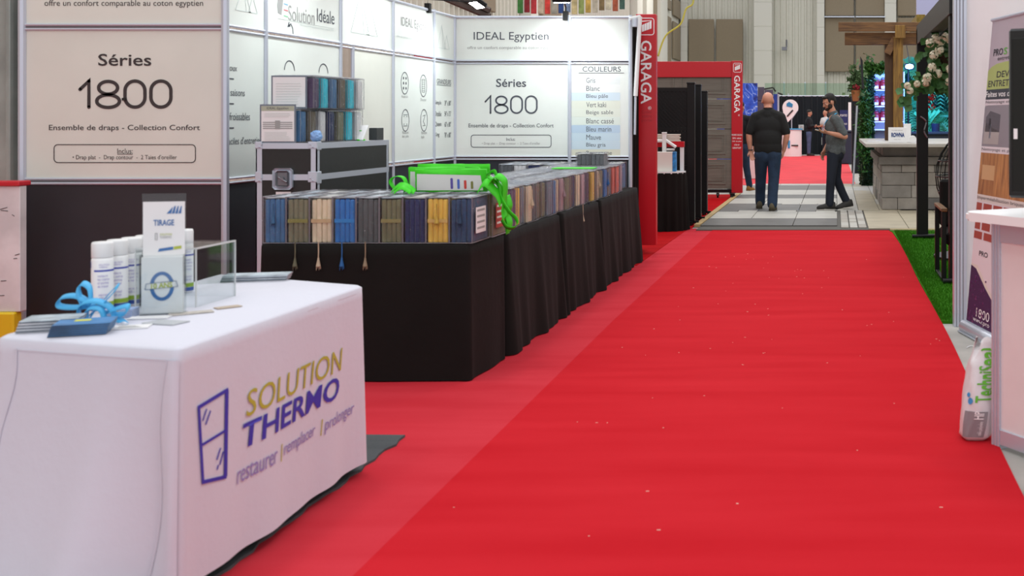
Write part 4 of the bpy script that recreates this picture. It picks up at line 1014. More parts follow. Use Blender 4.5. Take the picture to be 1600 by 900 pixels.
# sheet sets on the case (broad face towards camera: thickness along Y)
def cset(c, y, z, label, card=True, x=-3.34, wd=.235, th=.105):
    o = make_set(c, None, 'plain' if False else False, t=th, h=.205, d=wd)
    # narrow face should look to +X; broad face to the camera
    place(o, x+wd/2, y, z, 90, label, 'sheet sets stacked on the flight case'); return o
ZF = cz+.0035
low = ['steel blue', 'brown', 'white', 'navy', 'taupe', 'teal', 'white']; up = ['purple', 'teal', 'steel blue', 'brown', 'teal', 'white']
for i, c in enumerate(low): cset(c, 7.09+.108*i, ZF, '%s sheet set on the case, lower tier, %s from the front' % (c, ordinal(i)), x=-3.39+.012*i)
for i, c in enumerate(up): cset(c, 7.20+.108*i, ZF+.209, '%s sheet set on the case, upper tier, %s from the front' % (c, ordinal(i)), x=-3.36+.010*i)
def face_card(x0, x1, y, z0, z1, head, label):
    t = thing('display_card', label, 'card', ((x0+x1)/2, y, z0))
    bm = BM(); box(bm, x0, x1, y-.004, y, z0, z1); fin('card_frame', bm, mat('card_slate', '#6f7884', .4), t)
    bm = BM(); g = .01; box(bm, x0+g, x1-g, y-.006, y-.004, z0+g, z1-g); fin('printed_sheet', bm, M_paper, t)
    fr = frame((0, y-.0062, 0), (1, 0, 0), (0, 0, 1)); w_ = x1-x0; h = z1-z0
    if head:
        bm = BM(); poly_plate(bm, [(x0+g, z1-g-.03), (x1-g, z1-g-.03), (x1-g, z1-g), (x0+g, z1-g)], fr, .0005); fin('header_band', bm, mat('header_sage', '#aab09c', .6), t)
        text('IDEAL Egyptien', fr, (x0+x1)/2, z1-g-.024, w_*.6, .018, M_ink2, t, w0=.0012)
        bm = BM()
        for k in range(4): outline(bm, [(x0+.02, z0+h*.38+k*.012), (x1-.02, z0+h*.38+k*.012)], fr, .006, closed=False)
        outline(bm, [((x0+x1)/2, z0+h*.36), ((x0+x1)/2, z0+h*.58)], fr, .03, closed=False, w0=.001); fin('table_print', bm, M_ink3, t)
    bm = BM(); rn = random.Random(4)
    for k in range(9):
        z = z1-.05-k*.016 if not head else (z1-.055-k*.010 if k < 3 else z0+.02+(k-3)*.009)
        if z < z0+.018: continue
        outline(bm, [(x0+.03, z), (x1-.03-rn.uniform(0, .03), z)], fr, .0022, closed=False)
    fin('text_line', bm, M_ink4, t)
face_card(X_(403, 6.99)+.006, X_(461, 6.99), 7.005, ZF, Z_(163, 6.99), True, 'printed IDEAL Egyptien card leaning before the lower sheet sets')
face_card(X_(420, 7.1), X_(476, 7.1), 7.135, ZF+.21, ZF+.21+.205, False, 'plain white printed card before the upper sheet sets')
bm = BM(); rr = random.Random(8)
ball(bm, (X_(491, 6.99)-.01, 7.04, ZF+.04), (.036, .03, .038), sub=3)
for v in bm.verts: v.co += Vector([rr.uniform(-.003, .003) for _ in range(3)])
tag(fin('ribbon_roll', bm, mat('roll_blue', '#7fa6d8', .3), None), 'round blue wrapped roll in front of the lower sheet sets', 'roll')
# tablet stand, black box, reader on the case
t = thing('tablet', 'white tilted tablet on a green stand on the flight case', 'tablet', (-3.22, 7.78, ZF))
M0 = Matrix.Translation((-3.225, 7.70, ZF)) @ Matrix.Rotation(R(-8), 4, 'Z')
bm = BM(); box(bm, -.11, .06, -.0, .012, 0.01, .135, .003, mx=M0 @ Matrix.Shear('XZ', 4, (0.0, 0.0)) @ Matrix.Rotation(R(-38), 4, 'X')); fin('screen', bm, M_wht, t)
bm = BM(); box(bm, -.05, .04, .0, .08, 0, .010, .002, mx=M0); box(bm, -.04, .03, .05, .06, 0, .07, .002, mx=M0); fin('stand', bm, M_green, t)
bm = BM(); box(bm, -3.215+.0, -3.16, 7.93, 8.05, ZF, ZF+.085, .002); o = fin('card_box', bm, mat('box_charcoal', '#34383a', .5), None); tag(o, 'small charcoal box at the far end of the flight case', 'box')
bm = BM(); box(bm, -3.26, -3.20, 8.06, 8.10, ZF, ZF+.012, .004); tag(fin('card_reader', bm, M_blackp, None), 'flat black card reader lying behind the charcoal box', 'reader')

# ------------------------------------------------------------------ green tote bags and straps
def tote(x0, x1, y, z, tilt, label, ticks=False, h=.13):
    t = thing('tote_bag', label, 'bag', ((x0+x1)/2, y, z)); M0 = Matrix.Translation(((x0+x1)/2, y, z)) @ Matrix.Rotation(R(-tilt), 4, 'X'); w_ = (x1-x0)/2
    bm = BM(); bmesh.ops.create_cube(bm, size=1); bmesh.ops.subdivide_edges(bm, edges=bm.edges[:], cuts=4, use_grid_fill=True); rn = random.Random(int(x0*100)+int(y*1000))
    for v in bm.verts: v.co = M0 @ Vector((v.co.x*2*w_, v.co.y*.022+.011+rn.uniform(-.004, .004), (v.co.z+.5)*h+rn.uniform(-.003, .003)+.003))
    fin('bag_body', bm, M_green, t, True)
    bm = BM(); g = .03; vs_ = [(-w_+g*.3, .012), (w_-g*.6, .012), (w_-g, h-.028), (-w_+g*.4, h-.02)]
    fr = lambda u, v, ww=0: M0 @ Vector((u, -.005-ww, v)); poly_plate(bm, vs_, fr, .002); fin('white_panel', bm, mat('tote_white', '#d6d4d2', .7), t)
    if ticks:
        for k, c in enumerate(('#5a4a9a', '#4a62b8', '#c8382f', '#7c7a3c')):
            bm = BM(); poly_plate(bm, rrect(.0+k*.038, .014+k*.038, .02, .082-.006*k, .006, 3), lambda u, v, ww=0: fr(u, v, ww+.002), .001); fin('colour_stroke', bm, mat('stroke_%d' % k, c, .6), t)
    return t
zt = ZC+.254
tote(-2.37, -1.97, 6.50, zt, -6, 'white and lime tote bag with four coloured strokes lying on the sets', True, h=.125)
tote(-2.43, -2.03, 6.56, zt, -4, 'plain lime and white tote bag just behind the striped one', h=.135)
tote(-2.40, -1.99, 6.62, zt, -3, 'lime green tote bag at the rear of the tote pile', h=.15)
def strap(pts, wd_, side, label):
    bm = BM(); ribbon(bm, smooth_pts(pts, 7), wd_, side, .0012); tag(fin('bag_strap', bm, M_green, None, True), label, 'strap', 'lime straps of the tote bags')
zb = zt
strap([(-2.47, 6.48, zb+.01), (-2.50, 6.47, zb+.06), (-2.475, 6.47, zb+.09), (-2.43, 6.47, zb+.085), (-2.41, 6.47, zb+.04), (-2.415, 6.46, zb+.004)], .03, (.3, .9, .1), 'standing loop of lime strap at the left of tote pile')
strap([(-2.48, 6.44, zb+.012), (-2.44, 6.44, zb+.045), (-2.39, 6.43, zb+.035), (-2.35, 6.43, zb+.005)], .05, (0, .8, .5), 'crumpled lime strap lying left of the striped tote bag')
strap([(-2.46, 6.41, zb+.004), (-2.41, 6.40, zb+.035), (-2.36, 6.40, zb+.008)], .04, (0, .7, .6), 'short lime strap end lying on the front row')
strap([(-1.99, 6.42, zb+.02), (-1.95, 6.41, zb+.06), (-1.91, 6.42, zb+.02), (-1.885, 6.43, zb-.01), (-1.87, 6.44, zb-.06)], .06, (.1, .7, .7), 'broad lime strap folded over the last sheet set')
strap([(-1.86, 6.52, zb-.02), (-1.845, 6.52, zb-.08), (-1.862, 6.54, zb-.13), (-1.85, 6.54, zb-.18), (-1.862, 6.55, zb-.23)], .055, (.25, .9, .2), 'crinkled lime strap hanging behind the table corner')
strap([(-1.97, 6.5, zb+.10), (-1.915, 6.46, zb+.12), (-1.89, 6.45, zb+.05), (-1.875, 6.45, zb-.03), (-1.83, 6.44, zb-.10), (-1.79, 6.44, zb-.14), (-1.78, 6.44, zb-.17), (-1.80, 6.44, zb-.195), (-1.84, 6.44, zb-.19), (-1.868, 6.44, zb-.15)], .042, (.45, -.75, .45), 'long lime strap looping down at the table corner')
strap([(-1.95, 6.48, zb+.09), (-1.90, 6.47, zb+.05), (-1.878, 6.5, zb-.02), (-1.872, 6.53, zb-.12), (-1.87, 6.55, zb-.2), (-1.868, 6.56, zb-.24)], .05, (.1, 1, .1), 'wide lime strap hanging straight down the corner')
strap([(-1.96, 6.46, zb+.02), (-1.91, 6.45, zb+.07), (-1.87, 6.45, zb+.04), (-1.862, 6.47, zb-.02), (-1.865, 6.5, zb-.06)], .045, (.3, .8, -.4), 'twisted lime strap bunched over the corner')
strap([(-1.94, 6.42, zb+.03), (-1.90, 6.43, zb+.095), (-1.86, 6.44, zb+.075), (-1.85, 6.45, zb+.03), (-1.862, 6.46, zb-.09), (-1.855, 6.46, zb-.14)], .05, (.3, .8, .5), 'folded lime strap over the striped tote bag end')
bm = BM(); tube(bm, [(X_(626, 6.66)+.055*math.cos(R(a)), 6.66, ZC+.256+.03*math.sin(R(a))) for a in range(0, 181, 15)], .005); tag(fin('bag_handle', bm, M_blackp, None, True), 'black bag handle sticking up behind the front row of sets', 'bag handle')  # black handle of a bag, built as a loose arc
# ------------------------------------------------------------------ red portal frames with garage doors
def garaga(x0, x1, Y, zt, label, left, header_z, small):
    w_ = x1-x0; t = thing('garage_door_display', label, 'display', ((x0+x1)/2, Y, 0)); s = Y/F
    zb = .095
    bm = BM(); box(bm, x0, x1, Y, Y+.10, zb, zt, .004); fin('red_post', bm, M_redp, t)
    bm = BM(); box(bm, left, x0-.001, Y+.01, Y+.09, header_z-.28 if small else header_z-.13, header_z, .004); fin('header_beam', bm, M_redp, t)
    bm = BM(); box(bm, left-.2, left, Y, Y+.10, zb, zt, .004); fin('red_post', bm, M_redp, t)
    mdoor = mat('door_taupe', '#706c62', .6, var=.14, vscale=3, stretch=(1, 1, 14), bump=.2, bscale=30)
    # door sections with recessed panels
    top = header_z-.13; n = 4; hh = (top-.16)/n; xl, xr = left+.001, x0-.002
    for k in range(n):
        z0 = .16+hh*k; bm = BM(); box(bm, xl, xr, Y+.05, Y+.085, z0+.004, z0+hh-.004, .004)
        xx = xr-.12
        while xx-.78 > xl:
            fr = frame((0, Y+.05, 0), (1, 0, 0), (0, 0, 1)); outline(bm, [(xx-.78, z0+.10), (xx, z0+.10), (xx, z0+hh-.10), (xx-.78, z0+hh-.10)], fr, .025, .012)
            outline(bm, [(xx-.73, z0+.15), (xx-.05, z0+.15), (xx-.05, z0+hh-.15), (xx-.73, z0+hh-.15)], fr, .012, .008); xx -= .92
        fin('door_section', bm, mdoor, t)
    bm = BM(); box(bm, xl, xr, Y+.03, Y+.09, .10, .158); fin('bottom_rail', bm, M_black, t)
    for (cx_, cy_) in ((x0+.03, Y+.02), (x0+.03, Y-.30), (x0-.25, Y+.05), (left-.1, Y+.05)):
        bm = BM(); cyl(bm, (cx_-.016, cy_, .045), (cx_+.016, cy_, .045), .038, .038, 14); box(bm, cx_-.024, cx_+.024, cy_-.018, cy_+.018, .075, .096); cyl(bm, (cx_-.022, cy_, .045), (cx_-.018, cy_, .09), .008); cyl(bm, (cx_+.022, cy_, .045), (cx_+.018, cy_, .09), .008)
        fin('caster', bm, M_black, t)
    bm = BM(); box(bm, x0-.005, x0+.06, Y-.34, Y+.34, .094, .105); fin('base_bar', bm, M_black, t)
    # emblem, lettering
    fr = frame((0, Y-.001, 0), (1, 0, 0), (0, 0, 1)); c = (x0+x1)/2+.008; e = w_*.36; zc = zt-.05-e*1.05
    bm = BM(); outline(bm, rrect(c-e, c+e, zc-e*1.15, zc+e*1.15, .025, 4), fr, .008)
    for k in range(4):
        u0 = c-e*.65+k*e*.34; top_ = [e*.35, e*.5, e*.62, e*.8][k]
        poly_plate(bm, [(u0, zc-e*.75+e*.12*k), (u0+e*.30, zc-e*.75+e*.12*(k+1)), (u0+e*.30, zc+top_), (u0, zc+top_-.012)], fr, .001)
    poly_plate(bm, [(c-e*.65, zc+e*.78), (c+e*.7, zc+e*.86), (c+e*.7, zc+e*.80), (c-e*.65, zc+e*.64)], fr, .001)
    fin('emblem', bm, M_wht, t)
    L_ = .66; hgt = w_*.54; z1 = zc-e*1.15-.06
    text('GARAGA', fr, c-hgt*.55, z1, L_, hgt, M_wht, t, align='l', bold=.015, rot=1)
    text('®', fr, c+w_*.15, z1-L_-.06, w_*.17, w_*.17, M_wht, t)
    if small:
        z2 = Z_(207, Y)
        for i, (q, ww) in enumerate((('PROMO SALON', .95), ('50% rabais', .8), ('10% de plus', .85), ('et bien sûr', .5), ('GRATUIT', .8))):
            text(q, fr, c-.01, z2-.058*(i+1), w_*ww, .03, M_wht, t, bold=.01)
    else:
        for i, q in enumerate(('Créez', 'votre', 'porte')): text(q, fr, c, Z_(177+i*7, Y), w_*.5, .03, mat('dark_red_print', '#a41420', .5), t)
    return t
garaga(X_(993.5, 12), X_(1025, 12), 12.0, Z_(22, 12), 'nearer red garage door frame lettered GARAGA with tall post', -4.2, 2.48, False)
garaga(X_(1143, 20.5), X_(1160, 20.5), 20.5, Z_(95, 20.5), 'farther red garage door frame with taupe panelled door', -4.8, Z_(96, 20.5), True)
# black privacy fence samples
def fpost(t, x, y, h, w_=.10):
    bm = BM(); box(bm, x-w_/2, x+w_/2, y-w_/2, y+w_/2, .06, h, .004); box(bm, x-w_/2-.006, x+w_/2+.006, y-w_/2-.006, y+w_/2+.006, h-.005, h+.02, .006); fin('post', bm, M_black, t)
    bm = BM(); box(bm, x-.1, x+.1, y-.03, y+.03, .03, .06); box(bm, x-.03, x+.03, y-.12, y+.12, .03, .06); cyl(bm, (x-.08, y, .02), (x-.05, y, .02), .02); cyl(bm, (x+.05, y, .02), (x+.08, y, .02), .02)
    for sy in (-.1, .1): cyl(bm, (x-.01, y+sy, .02), (x+.02, y+sy, .02), .02)
    fin('foot', bm, M_black, t)
def fence(Y, xr, xl, h, label, lat=True):
    t = thing('fence_section', label, 'fence', ((xl+xr)/2, Y, 0)); fpost(t, xr, Y, h); fpost(t, xl, Y, h)
    zl = h-.62
    bm = BM(); box(bm, xl+.05, xr-.05, Y-.02, Y+.02, h-.10, h-.05); box(bm, xl+.05, xr-.05, Y-.02, Y+.02, zl, zl+.04); fin('frame_rail', bm, M_black, t)
    if lat:
        bm = BM(); k = 0; pitch = .052
        fr = frame((0, Y-.004, 0), (1, 0, 0), (0, 0, 1)); H = h-.10-zl-.04; W = xr-xl-.1
        for i in range(int((W+H)/pitch)):
            s0 = i*pitch
            for sg in (1, -1):
                pts = []
                a = (s0, 0); b_ = (s0-H, H)
                (ax, ay), (bx, by) = a, b_
                if ax > W: d = ax-W; ax = W; ay = d
                if bx < 0: by = H+bx; bx = 0
                if by <= ay: continue
                if sg < 0: ax, bx = W-ax, W-bx
                outline(bm, [(xl+.05+ax, zl+.04+ay), (xl+.05+bx, zl+.04+by)], fr, .026, .004, closed=False, w0=.0045 if sg > 0 else 0)
        fin('lattice', bm, M_black, t)
    z = zl-.005
    while z > .12:
        bm = BM(); box(bm, xl+.05, xr-.05, Y-.012, Y+.012, max(z-.15, .10), z-.004, .003); fin('slat', bm, M_black, t); z -= .15
    return t
fence(15.25, X_(1080, 15.25), X_(1080, 15.25)-1.7, Z_(131, 15.25), 'black fence section with lattice top, nearest of three')
fence(15.9, X_(1090, 15.9), X_(1090, 15.9)-1.7, Z_(134, 15.9), 'black fence section directly behind the nearest lattice one', True)
fence(16.9, X_(1100, 16.9), X_(1100, 16.9)-1.7, Z_(144, 16.9), 'shorter black fence section, rearmost of three', True)
# cocktail table with black skirt
Yc = 14.55; xc = X_(1040, Yc)
t = thing('round_table', 'small round table with pleated black skirt beside the red post', 'table', (xc, Yc, 0)); rr_ = .255
bm = BM(); cyl(bm, (xc, Yc, .725), (xc, Yc, .75), rr_, rr_, 32); fin('tabletop', bm, M_white, t)
bm = BM(); N = 96; rings = []
for j in range(9):
    tt = j/8; z = .735-(.735-.012)*tt
    rings.append([bm.verts.new((xc+(rr_+.004+.02*tt+.016*(.4+tt)*math.sin(18*a)+.01*tt*math.sin(7*a+1))*math.cos(a), Yc+(rr_+.004+.02*tt+.016*(.4+tt)*math.sin(18*a)+.01*tt*math.sin(7*a+1))*math.sin(a), z)) for a in [2*math.pi*i/N for i in range(N)]])
for j in range(8):
    for i in range(N): bm.faces.new((rings[j][i], rings[j+1][i], rings[j+1][(i+1) % N], rings[j][(i+1) % N]))
fin('skirt', bm, M_blackc, t, True)
zt2 = .7515; s = Yc/F
t = thing('sample_box', 'cream cardboard box with blue and yellow end on the round table', 'box', (xc, Yc-.05, zt2))
bm = BM(); box(bm, X_(1020, Yc), X_(1053, Yc), Yc-.14, Yc-.02, zt2, zt2+.245, .004); fin('carton', bm, mat('cream_carton', '#dedbd3', .6), t)
bm = BM(); box(bm, X_(1053, Yc)+.0005, X_(1058, Yc), Yc-.14, Yc-.02, zt2, zt2+.245, .004); fin('printed_end', bm, mat('carton_print', '#2a7fc0', .5, var=.6, vscale=14), t)
t = thing('rail_sample', 'white plastic corner railing sample with red top', 'sample', (xc+.02, Yc+.08, zt2))
bm = BM(); x = X_(1037, Yc); y = Yc+.06; box(bm, x-.025, x+.025, y-.025, y+.025, zt2, zt2+.47, .003); box(bm, x-.03, x+.03, y-.03, y+.03, zt2+.47, zt2+.49, .004); fin('post', bm, M_white, t)
bm = BM(); cyl(bm, (x, y, zt2+.40), (x+.15, y-.02, zt2+.30), .02, .02, 6); cyl(bm, (x, y, zt2+.38), (x-.15, y, zt2+.38), .02, .02, 6); cyl(bm, (x, y, zt2+.27), (x+.13, y, zt2+.27), .015, .015, 6); fin('rail', bm, M_white, t)
bm = BM(); box(bm, x-.16, x+.24, y+.04, y+.14, zt2+.30, zt2+.37, .003); fin('red_bar', bm, M_redp, t)
bm = BM(); box(bm, x+.19, x+.235, y+.05, y+.12, zt2, zt2+.30, .003); fin('support', bm, M_white, t); bm = BM(); box(bm, x-.15, x-.10, y+.05, y+.12, zt2, zt2+.30, .003); fin('support', bm, M_white, t)
bm = BM(); box(bm, x+.10, x+.15, y+.0, y+.035, zt2, zt2+.27, .003); tag(fin('black_binder', bm, M_blackp, None), 'black binder standing behind the cream carton', 'binder')
for k in range(5):
    bm = BM(); box(bm, x-.16, x+.19-.01*(k % 2), y+.04, y+.14, zt2+.372+.019*k, zt2+.388+.019*k, .003); tag(fin('cloth_sample', bm, mat('sample_cream', '#d9cfc2', .8), None), 'folded cream sample in the pile above the red bar', 'sample', 'folded cream samples piled on the railing sample')

# ------------------------------------------------------------------ people
def shoe(t, p, d, m, L_=.28, pitch=0.0, name='shoe', sole='#cfcac0'):
    """p = heel-ankle ground point, d = toe direction"""
    d = Vector(d); a = math.atan2(d.y, d.x)
    M0 = Matrix.Translation(Vector(p)) @ Matrix.Rotation(a, 4, 'Z') @ Matrix.Rotation(pitch, 4, 'Y')
    bm = BM(); prof = [(-.075, .040, .10), (-.03, .045, .115), (.03, .046, .10), (.09, .050, .078), (.15, .049, .062), (.19, .038, .046), (.208, .014, .025)]
    rings = []
    for (x, w_, h) in prof:
        ring = []
        for k in range(10):
            an = math.pi*k/9; ring.append(bm.verts.new(M0 @ Vector((x*L_/.28, w_*math.cos(an), .014+h*math.sin(an)**.7))))
        rings.append(ring)
    for i in range(len(rings)-1):
        for k in range(9): bm.faces.new((rings[i][k], rings[i][k+1], rings[i+1][k+1], rings[i+1][k]))
        bm.faces.new((rings[i][0], rings[i+1][0], rings[i+1][9], rings[i][9]))
    bm.faces.new(rings[0]); bm.faces.new(rings[-1][::-1]); s_ = fin(name, bm, m, t, True)
    bm = BM(); out = [(-.075, .02), (-.06, .040), (0, .043), (.09, .050), (.16, .046), (.20, .025), (.21, 0), (.20, -.025), (.16, -.046), (.09, -.050), (0, -.043), (-.06, -.040), (-.075, -.02)]
    poly_plate(bm, [(x*L_/.28, y) for x, y in out], lambda u, v, w_=0: M0 @ Vector((u, v, w_)), .018); fin('sole', bm, mat('sole_'+sole, sole, .7), s_)
def hand(pr, wrist, d, palm_n, side, curl=.35, spread=.12, L_=.19):
    """adds palm, four fingers and thumb to prims. d = pointing direction, palm_n = palm normal, side = +1/-1 thumb side"""
    d = Vector(d).normalized(); n = Vector(palm_n).normalized(); a = d.cross(n).normalized()*side  # a = thumb side
    w_ = Vector(wrist); k = L_/.19
    for q in (-.026, -.009, .009, .026): pr.append(('c', w_+a*q*.6, .016*k, w_+d*.085*k+a*q, .0125*k))
    for q, ln in ((.030, .070), (.010, .080), (-.010, .075), (-.030, .060)):
        b0 = w_+d*.085*k+a*q; e1 = b0+(d*math.cos(curl*.6)+n*math.sin(curl*.6)+a*q*spread*8).normalized()*ln*.5*k; e2 = e1+(d*math.cos(curl*1.8)+n*math.sin(curl*1.8)+a*q*spread*8).normalized()*ln*.5*k
        pr.append(('c', b0, .0098*k, e1, .0088*k)); pr.append(('c', e1, .0088*k, e2, .0075*k))
    t0 = w_+d*.02*k+a*.022; t1 = t0+(d*.6+a*.75+n*.25).normalized()*.045*k; t2 = t1+(d*.9+a*.25+n*.35).normalized()*.032*k
    pr.append(('c', t0, .014*k, t1, .0115*k)); pr.append(('c', t1, .011*k, t2, .009*k))
def head_prims(pr, c, f, tilt=0.0, S=1.0):
    """skull, jaw, nose, ears etc. c = head centre, f = unit facing vector"""
    f = Vector(f).normalized(); r = f.cross(Vector((0, 0, 1))).normalized(); up = r.cross(f).normalized(); c = Vector(c)
    q = Matrix((r, f, up)).transposed().to_euler()
    def pt(a, b_, h): return c+(r*a+f*b_+up*h)*S
    n0 = len(pr)
    pr.append(('e', pt(0, -.012, .025), (.077, .096, .092), q)); pr.append(('e', pt(0, .018, -.035), (.062, .072, .082), q)); pr.append(('e', pt(0, .040, -.085), (.036, .038, .030), q))
    pr.append(('c', pt(0, .085, .012), .010, pt(0, .108, -.028), .0145)); pr.append(('e', pt(0, .078, .028), (.050, .018, .012), q))
    pr.append(('e', pt(0, .086, -.062), (.024, .014, .007), q)); pr.append(('e', pt(0, .084, -.073), (.020, .013, .007), q))
    for s_ in (-1, 1):
        pr.append(('e', pt(s_*.079, -.008, -.012), (.009, .019, .032), q)); pr.append(('e', pt(s_*.04, .068, -.018), (.022, .020, .018), q))
    for i in range(n0, len(pr)):
        p = pr[i]; pr[i] = ('e', p[1], tuple(x*S for x in p[2]), p[3]) if p[0] == 'e' else ('c', p[1], p[2]*S, p[3], p[4]*S)
    return pt, q
def face(t, pt, q, m_eye=None):
    e = mat('eye_white', '#d8d4cf', .3); bm = BM()
    for s_ in (-1, 1): ball(bm, pt(s_*.030, .077, .008), (.012, .010, .007), rot=q)
    fin('eyes', bm, e, t, True)
    bm = BM()
    for s_ in (-1, 1): ball(bm, pt(s_*.030, .0865, .007), (.005, .003, .006), rot=q)
    fin('pupils', bm, M_hair, t, True)
    bm = BM()
    for s_ in (-1, 1): ball(bm, pt(s_*.031, .090, .030), (.015, .004, .003), rot=q)
    fin('eyebrows', bm, M_hair, t, True)

# ---- bald man in black polo, walking away (facing +Y)
X0, Y0 = X_(1200, 17.3), 17.3
t = thing('person', 'bald person in black polo shirt and blue jeans walking away on the paving', 'person', (X0, Y0, 0.035))
def V(x, y, z): return Vector((X0+x, Y0+y, z))
pr = []
hp, hq = head_prims(pr, V(-.005, .04, 1.685), (0, 1, -.08), S=1.1)
pr += [('c', V(0, -.01, 1.50), .066, V(-.003, .02, 1.63), .060), ('e', V(0, -.045, 1.585), (.058, .03, .018)), ('c', V(-.10, 0, 1.42), .08, V(.10, 0, 1.42), .08),
       ('c', V(-.08, .0, 1.3), .11, V(-.06, 0, .98), .11), ('c', V(.08, 0, 1.3), .11, V(.06, 0, .98), .11)]
aL = [V(-.205, 0, 1.43), V(-.285, -.02, 1.17), V(-.265, .0, .935)]; aR = [V(.205, 0, 1.43), V(.285, -.02, 1.17), V(.235, .05, .93)]
for a in (aL, aR): pr += [('c', a[0], .058, a[1], .046), ('c', a[1], .046, a[1].lerp(a[2], .35), .046), ('c', a[1].lerp(a[2], .35), .046, a[2], .028)]
hand(pr, aL[2], (.30, -.10, -1), (.25, -1, .1), 1, curl=.35, spread=.25); hand(pr, aR[2], (-.25, .05, -1), (-.9, .2, 0), 1, curl=.5)
for sx, hip, knee, ank in ((-1, V(-.095, 0, .93), V(-.125, .28, .52), V(-.14, .42, .13)), (1, V(.09, 0, .93), V(.075, .05, .50), V(.065, -.02, .13))):
    pr += [('c', hip, .09, knee, .055), ('c', knee, .055, ank, .038)]
organic('body', pr, .0085, M_skin2, t)
sh = [('c', V(-.13, 0, 1.43), .085, V(.13, 0, 1.43), .085), ('e', V(0, 0, 1.30), (.225, .135, .20)), ('e', V(0, -.01, 1.12), (.215, .145, .22)), ('e', V(0, -.005, 1.0), (.215, .14, .15)), ('c', V(-.10, 0, .965), .118, V(.10, 0, .965), .118), ('c', V(0, -.01, 1.46), .095, V(0, -.005, 1.545), .072), ('c', V(0, -.012, 1.52), .072, V(.16, -.0, 1.45), .074), ('c', V(0, -.012, 1.52), .072, V(-.16, -.0, 1.45), .074),
      ('c', V(-.19, 0, 1.44), .078, V(-.262, -.015, 1.25), .072), ('c', V(.19, 0, 1.44), .078, V(.262, -.015, 1.25), .072), ('c', V(-.255, -.012, 1.26), .073, V(-.275, -.015, 1.215), .066), ('c', V(.255, -.012, 1.26), .073, V(.275, -.015, 1.215), .066)]
organic('polo_shirt', sh, .011, M_blackshirt, t)
bm = BM()
for k in range(24):
    a = 2*math.pi*k/24; a2 = 2*math.pi*(k+1)/24
    p = [V(.072*math.cos(x_), -.005+.072*math.sin(x_), z) for x_, z in ((a, 1.54), (a2, 1.54), (a2, 1.578), (a, 1.578))]; bm.faces.new([bm.verts.new(q_) for q_ in p])
fin('collar', bm, M_blackshirt, t, True)
pn = [('c', V(-.085, 0, .93), .105, V(.085, 0, .93), .105), ('e', V(-.06, -.018, .89), (.10, .10, .13)), ('e', V(.06, -.018, .89), (.10, .10, .13)),
      ('c', V(-.10, 0, .88), .112, V(-.125, .26, .53), .086), ('c', V(-.125, .26, .53), .086, V(-.14, .38, .30), .080), ('c', V(-.14, .38, .30), .080, V(-.145, .43, .13), .078),
      ('c', V(.095, 0, .88), .112, V(.085, .05, .52), .086), ('c', V(.085, .05, .52), .086, V(.07, .02, .30), .080), ('c', V(.07, .02, .30), .080, V(.065, -.01, .13), .078)]
organic('jeans', pn, .011, M_jeans, t)
M_shoe = mat('olive_shoe', '#5c5340', .8, var=.2)
shoe(t, V(-.155, .40, .036), (-.12, 1, 0), M_shoe, sole='#4a4436'); shoe(t, V(.065, -.02, .036), (.12, 1, 0), M_shoe, sole='#4a4436')
bm = BM(); tube(bm, [aL[2]+Vector((.034*math.cos(a), .034*math.sin(a), .01)) for a in [k*.55 for k in range(12)]], .008); fin('watch_strap', bm, M_blackp, t, True)

# ---- bearded man in grey polo looking at a phone (facing -X)
X1, Y1 = X_(1303, 17.55), 17.55
t = thing('person', 'bearded dark-haired person in grey polo with blue lanyard looking at a phone', 'person', (X1, Y1, 0.035))
def V(x, y, z): return Vector((X1+x, Y1+y, z))
pr = []; hf = Vector((-.86, -.40, -.38))
hp, hq = head_prims(pr, V(-.075, -.01, 1.665), hf)
pr += [('c', V(.0, 0, 1.46), .062, V(-.055, 0, 1.60), .056), ('e', V(.01, 0, 1.42), (.09, .14, .07)), ('c', V(.0, -.1, 1.40), .08, V(.0, .1, 1.40), .08), ('c', V(0, 0, 1.3), .11, V(0, 0, 1.0), .11)]
aN = [V(.04, -.19, 1.38), V(.17, -.21, 1.145), V(-.085, -.27, 1.205)]; aF = [V(.0, .19, 1.40), V(-.03, .24, 1.12), V(-.15, .18, .92)]
for a in (aN, aF): pr += [('c', a[0], .055, a[1], .044), ('c', a[1], .044, a[1].lerp(a[2], .35), .043), ('c', a[1].lerp(a[2], .35), .043, a[2], .027)]
hand(pr, aN[2], (-1, -.05, .12), (.0, .35, 1), -1, curl=.55, spread=.1); hand(pr, aF[2], (-.35, -.1, -1), (.6, -.5, 0), 1, curl=.45)
for hip, knee, ank in ((V(-.01, -.08, .90), V(-.045, -.13, .50), V(-.07, -.10, .13)), (V(.01, .08, .90), V(.03, .10, .50), V(.20, .12, .14))): pr += [('c', hip, .085, knee, .052), ('c', knee, .052, ank, .036)]
organic('body', pr, .0085, M_skin, t); face(t, hp, hq)
hr = [('e', hp(0, -.030, .050), (.083, .094, .086), hq), ('e', hp(0, -.075, .0), (.070, .045, .065), hq), ('e', hp(0, .045, .092), (.060, .040, .026), hq)]
for s_ in (-1, 1): hr.append(('e', hp(s_*.073, .018, .022), (.008, .020, .035), hq))
organic('hair', hr, .008, M_hair, t)
bd = [('e', hp(0, .042, -.082), (.050, .056, .036), hq), ('e', hp(0, .094, -.050), (.028, .008, .007), hq), ('e', hp(0, .075, -.095), (.030, .030, .018), hq)]
for s_ in (-1, 1): bd += [('e', hp(s_*.056, .026, -.052), (.014, .040, .042), hq)]
organic('beard', bd, .006, M_beard, t, smooth_it=3)
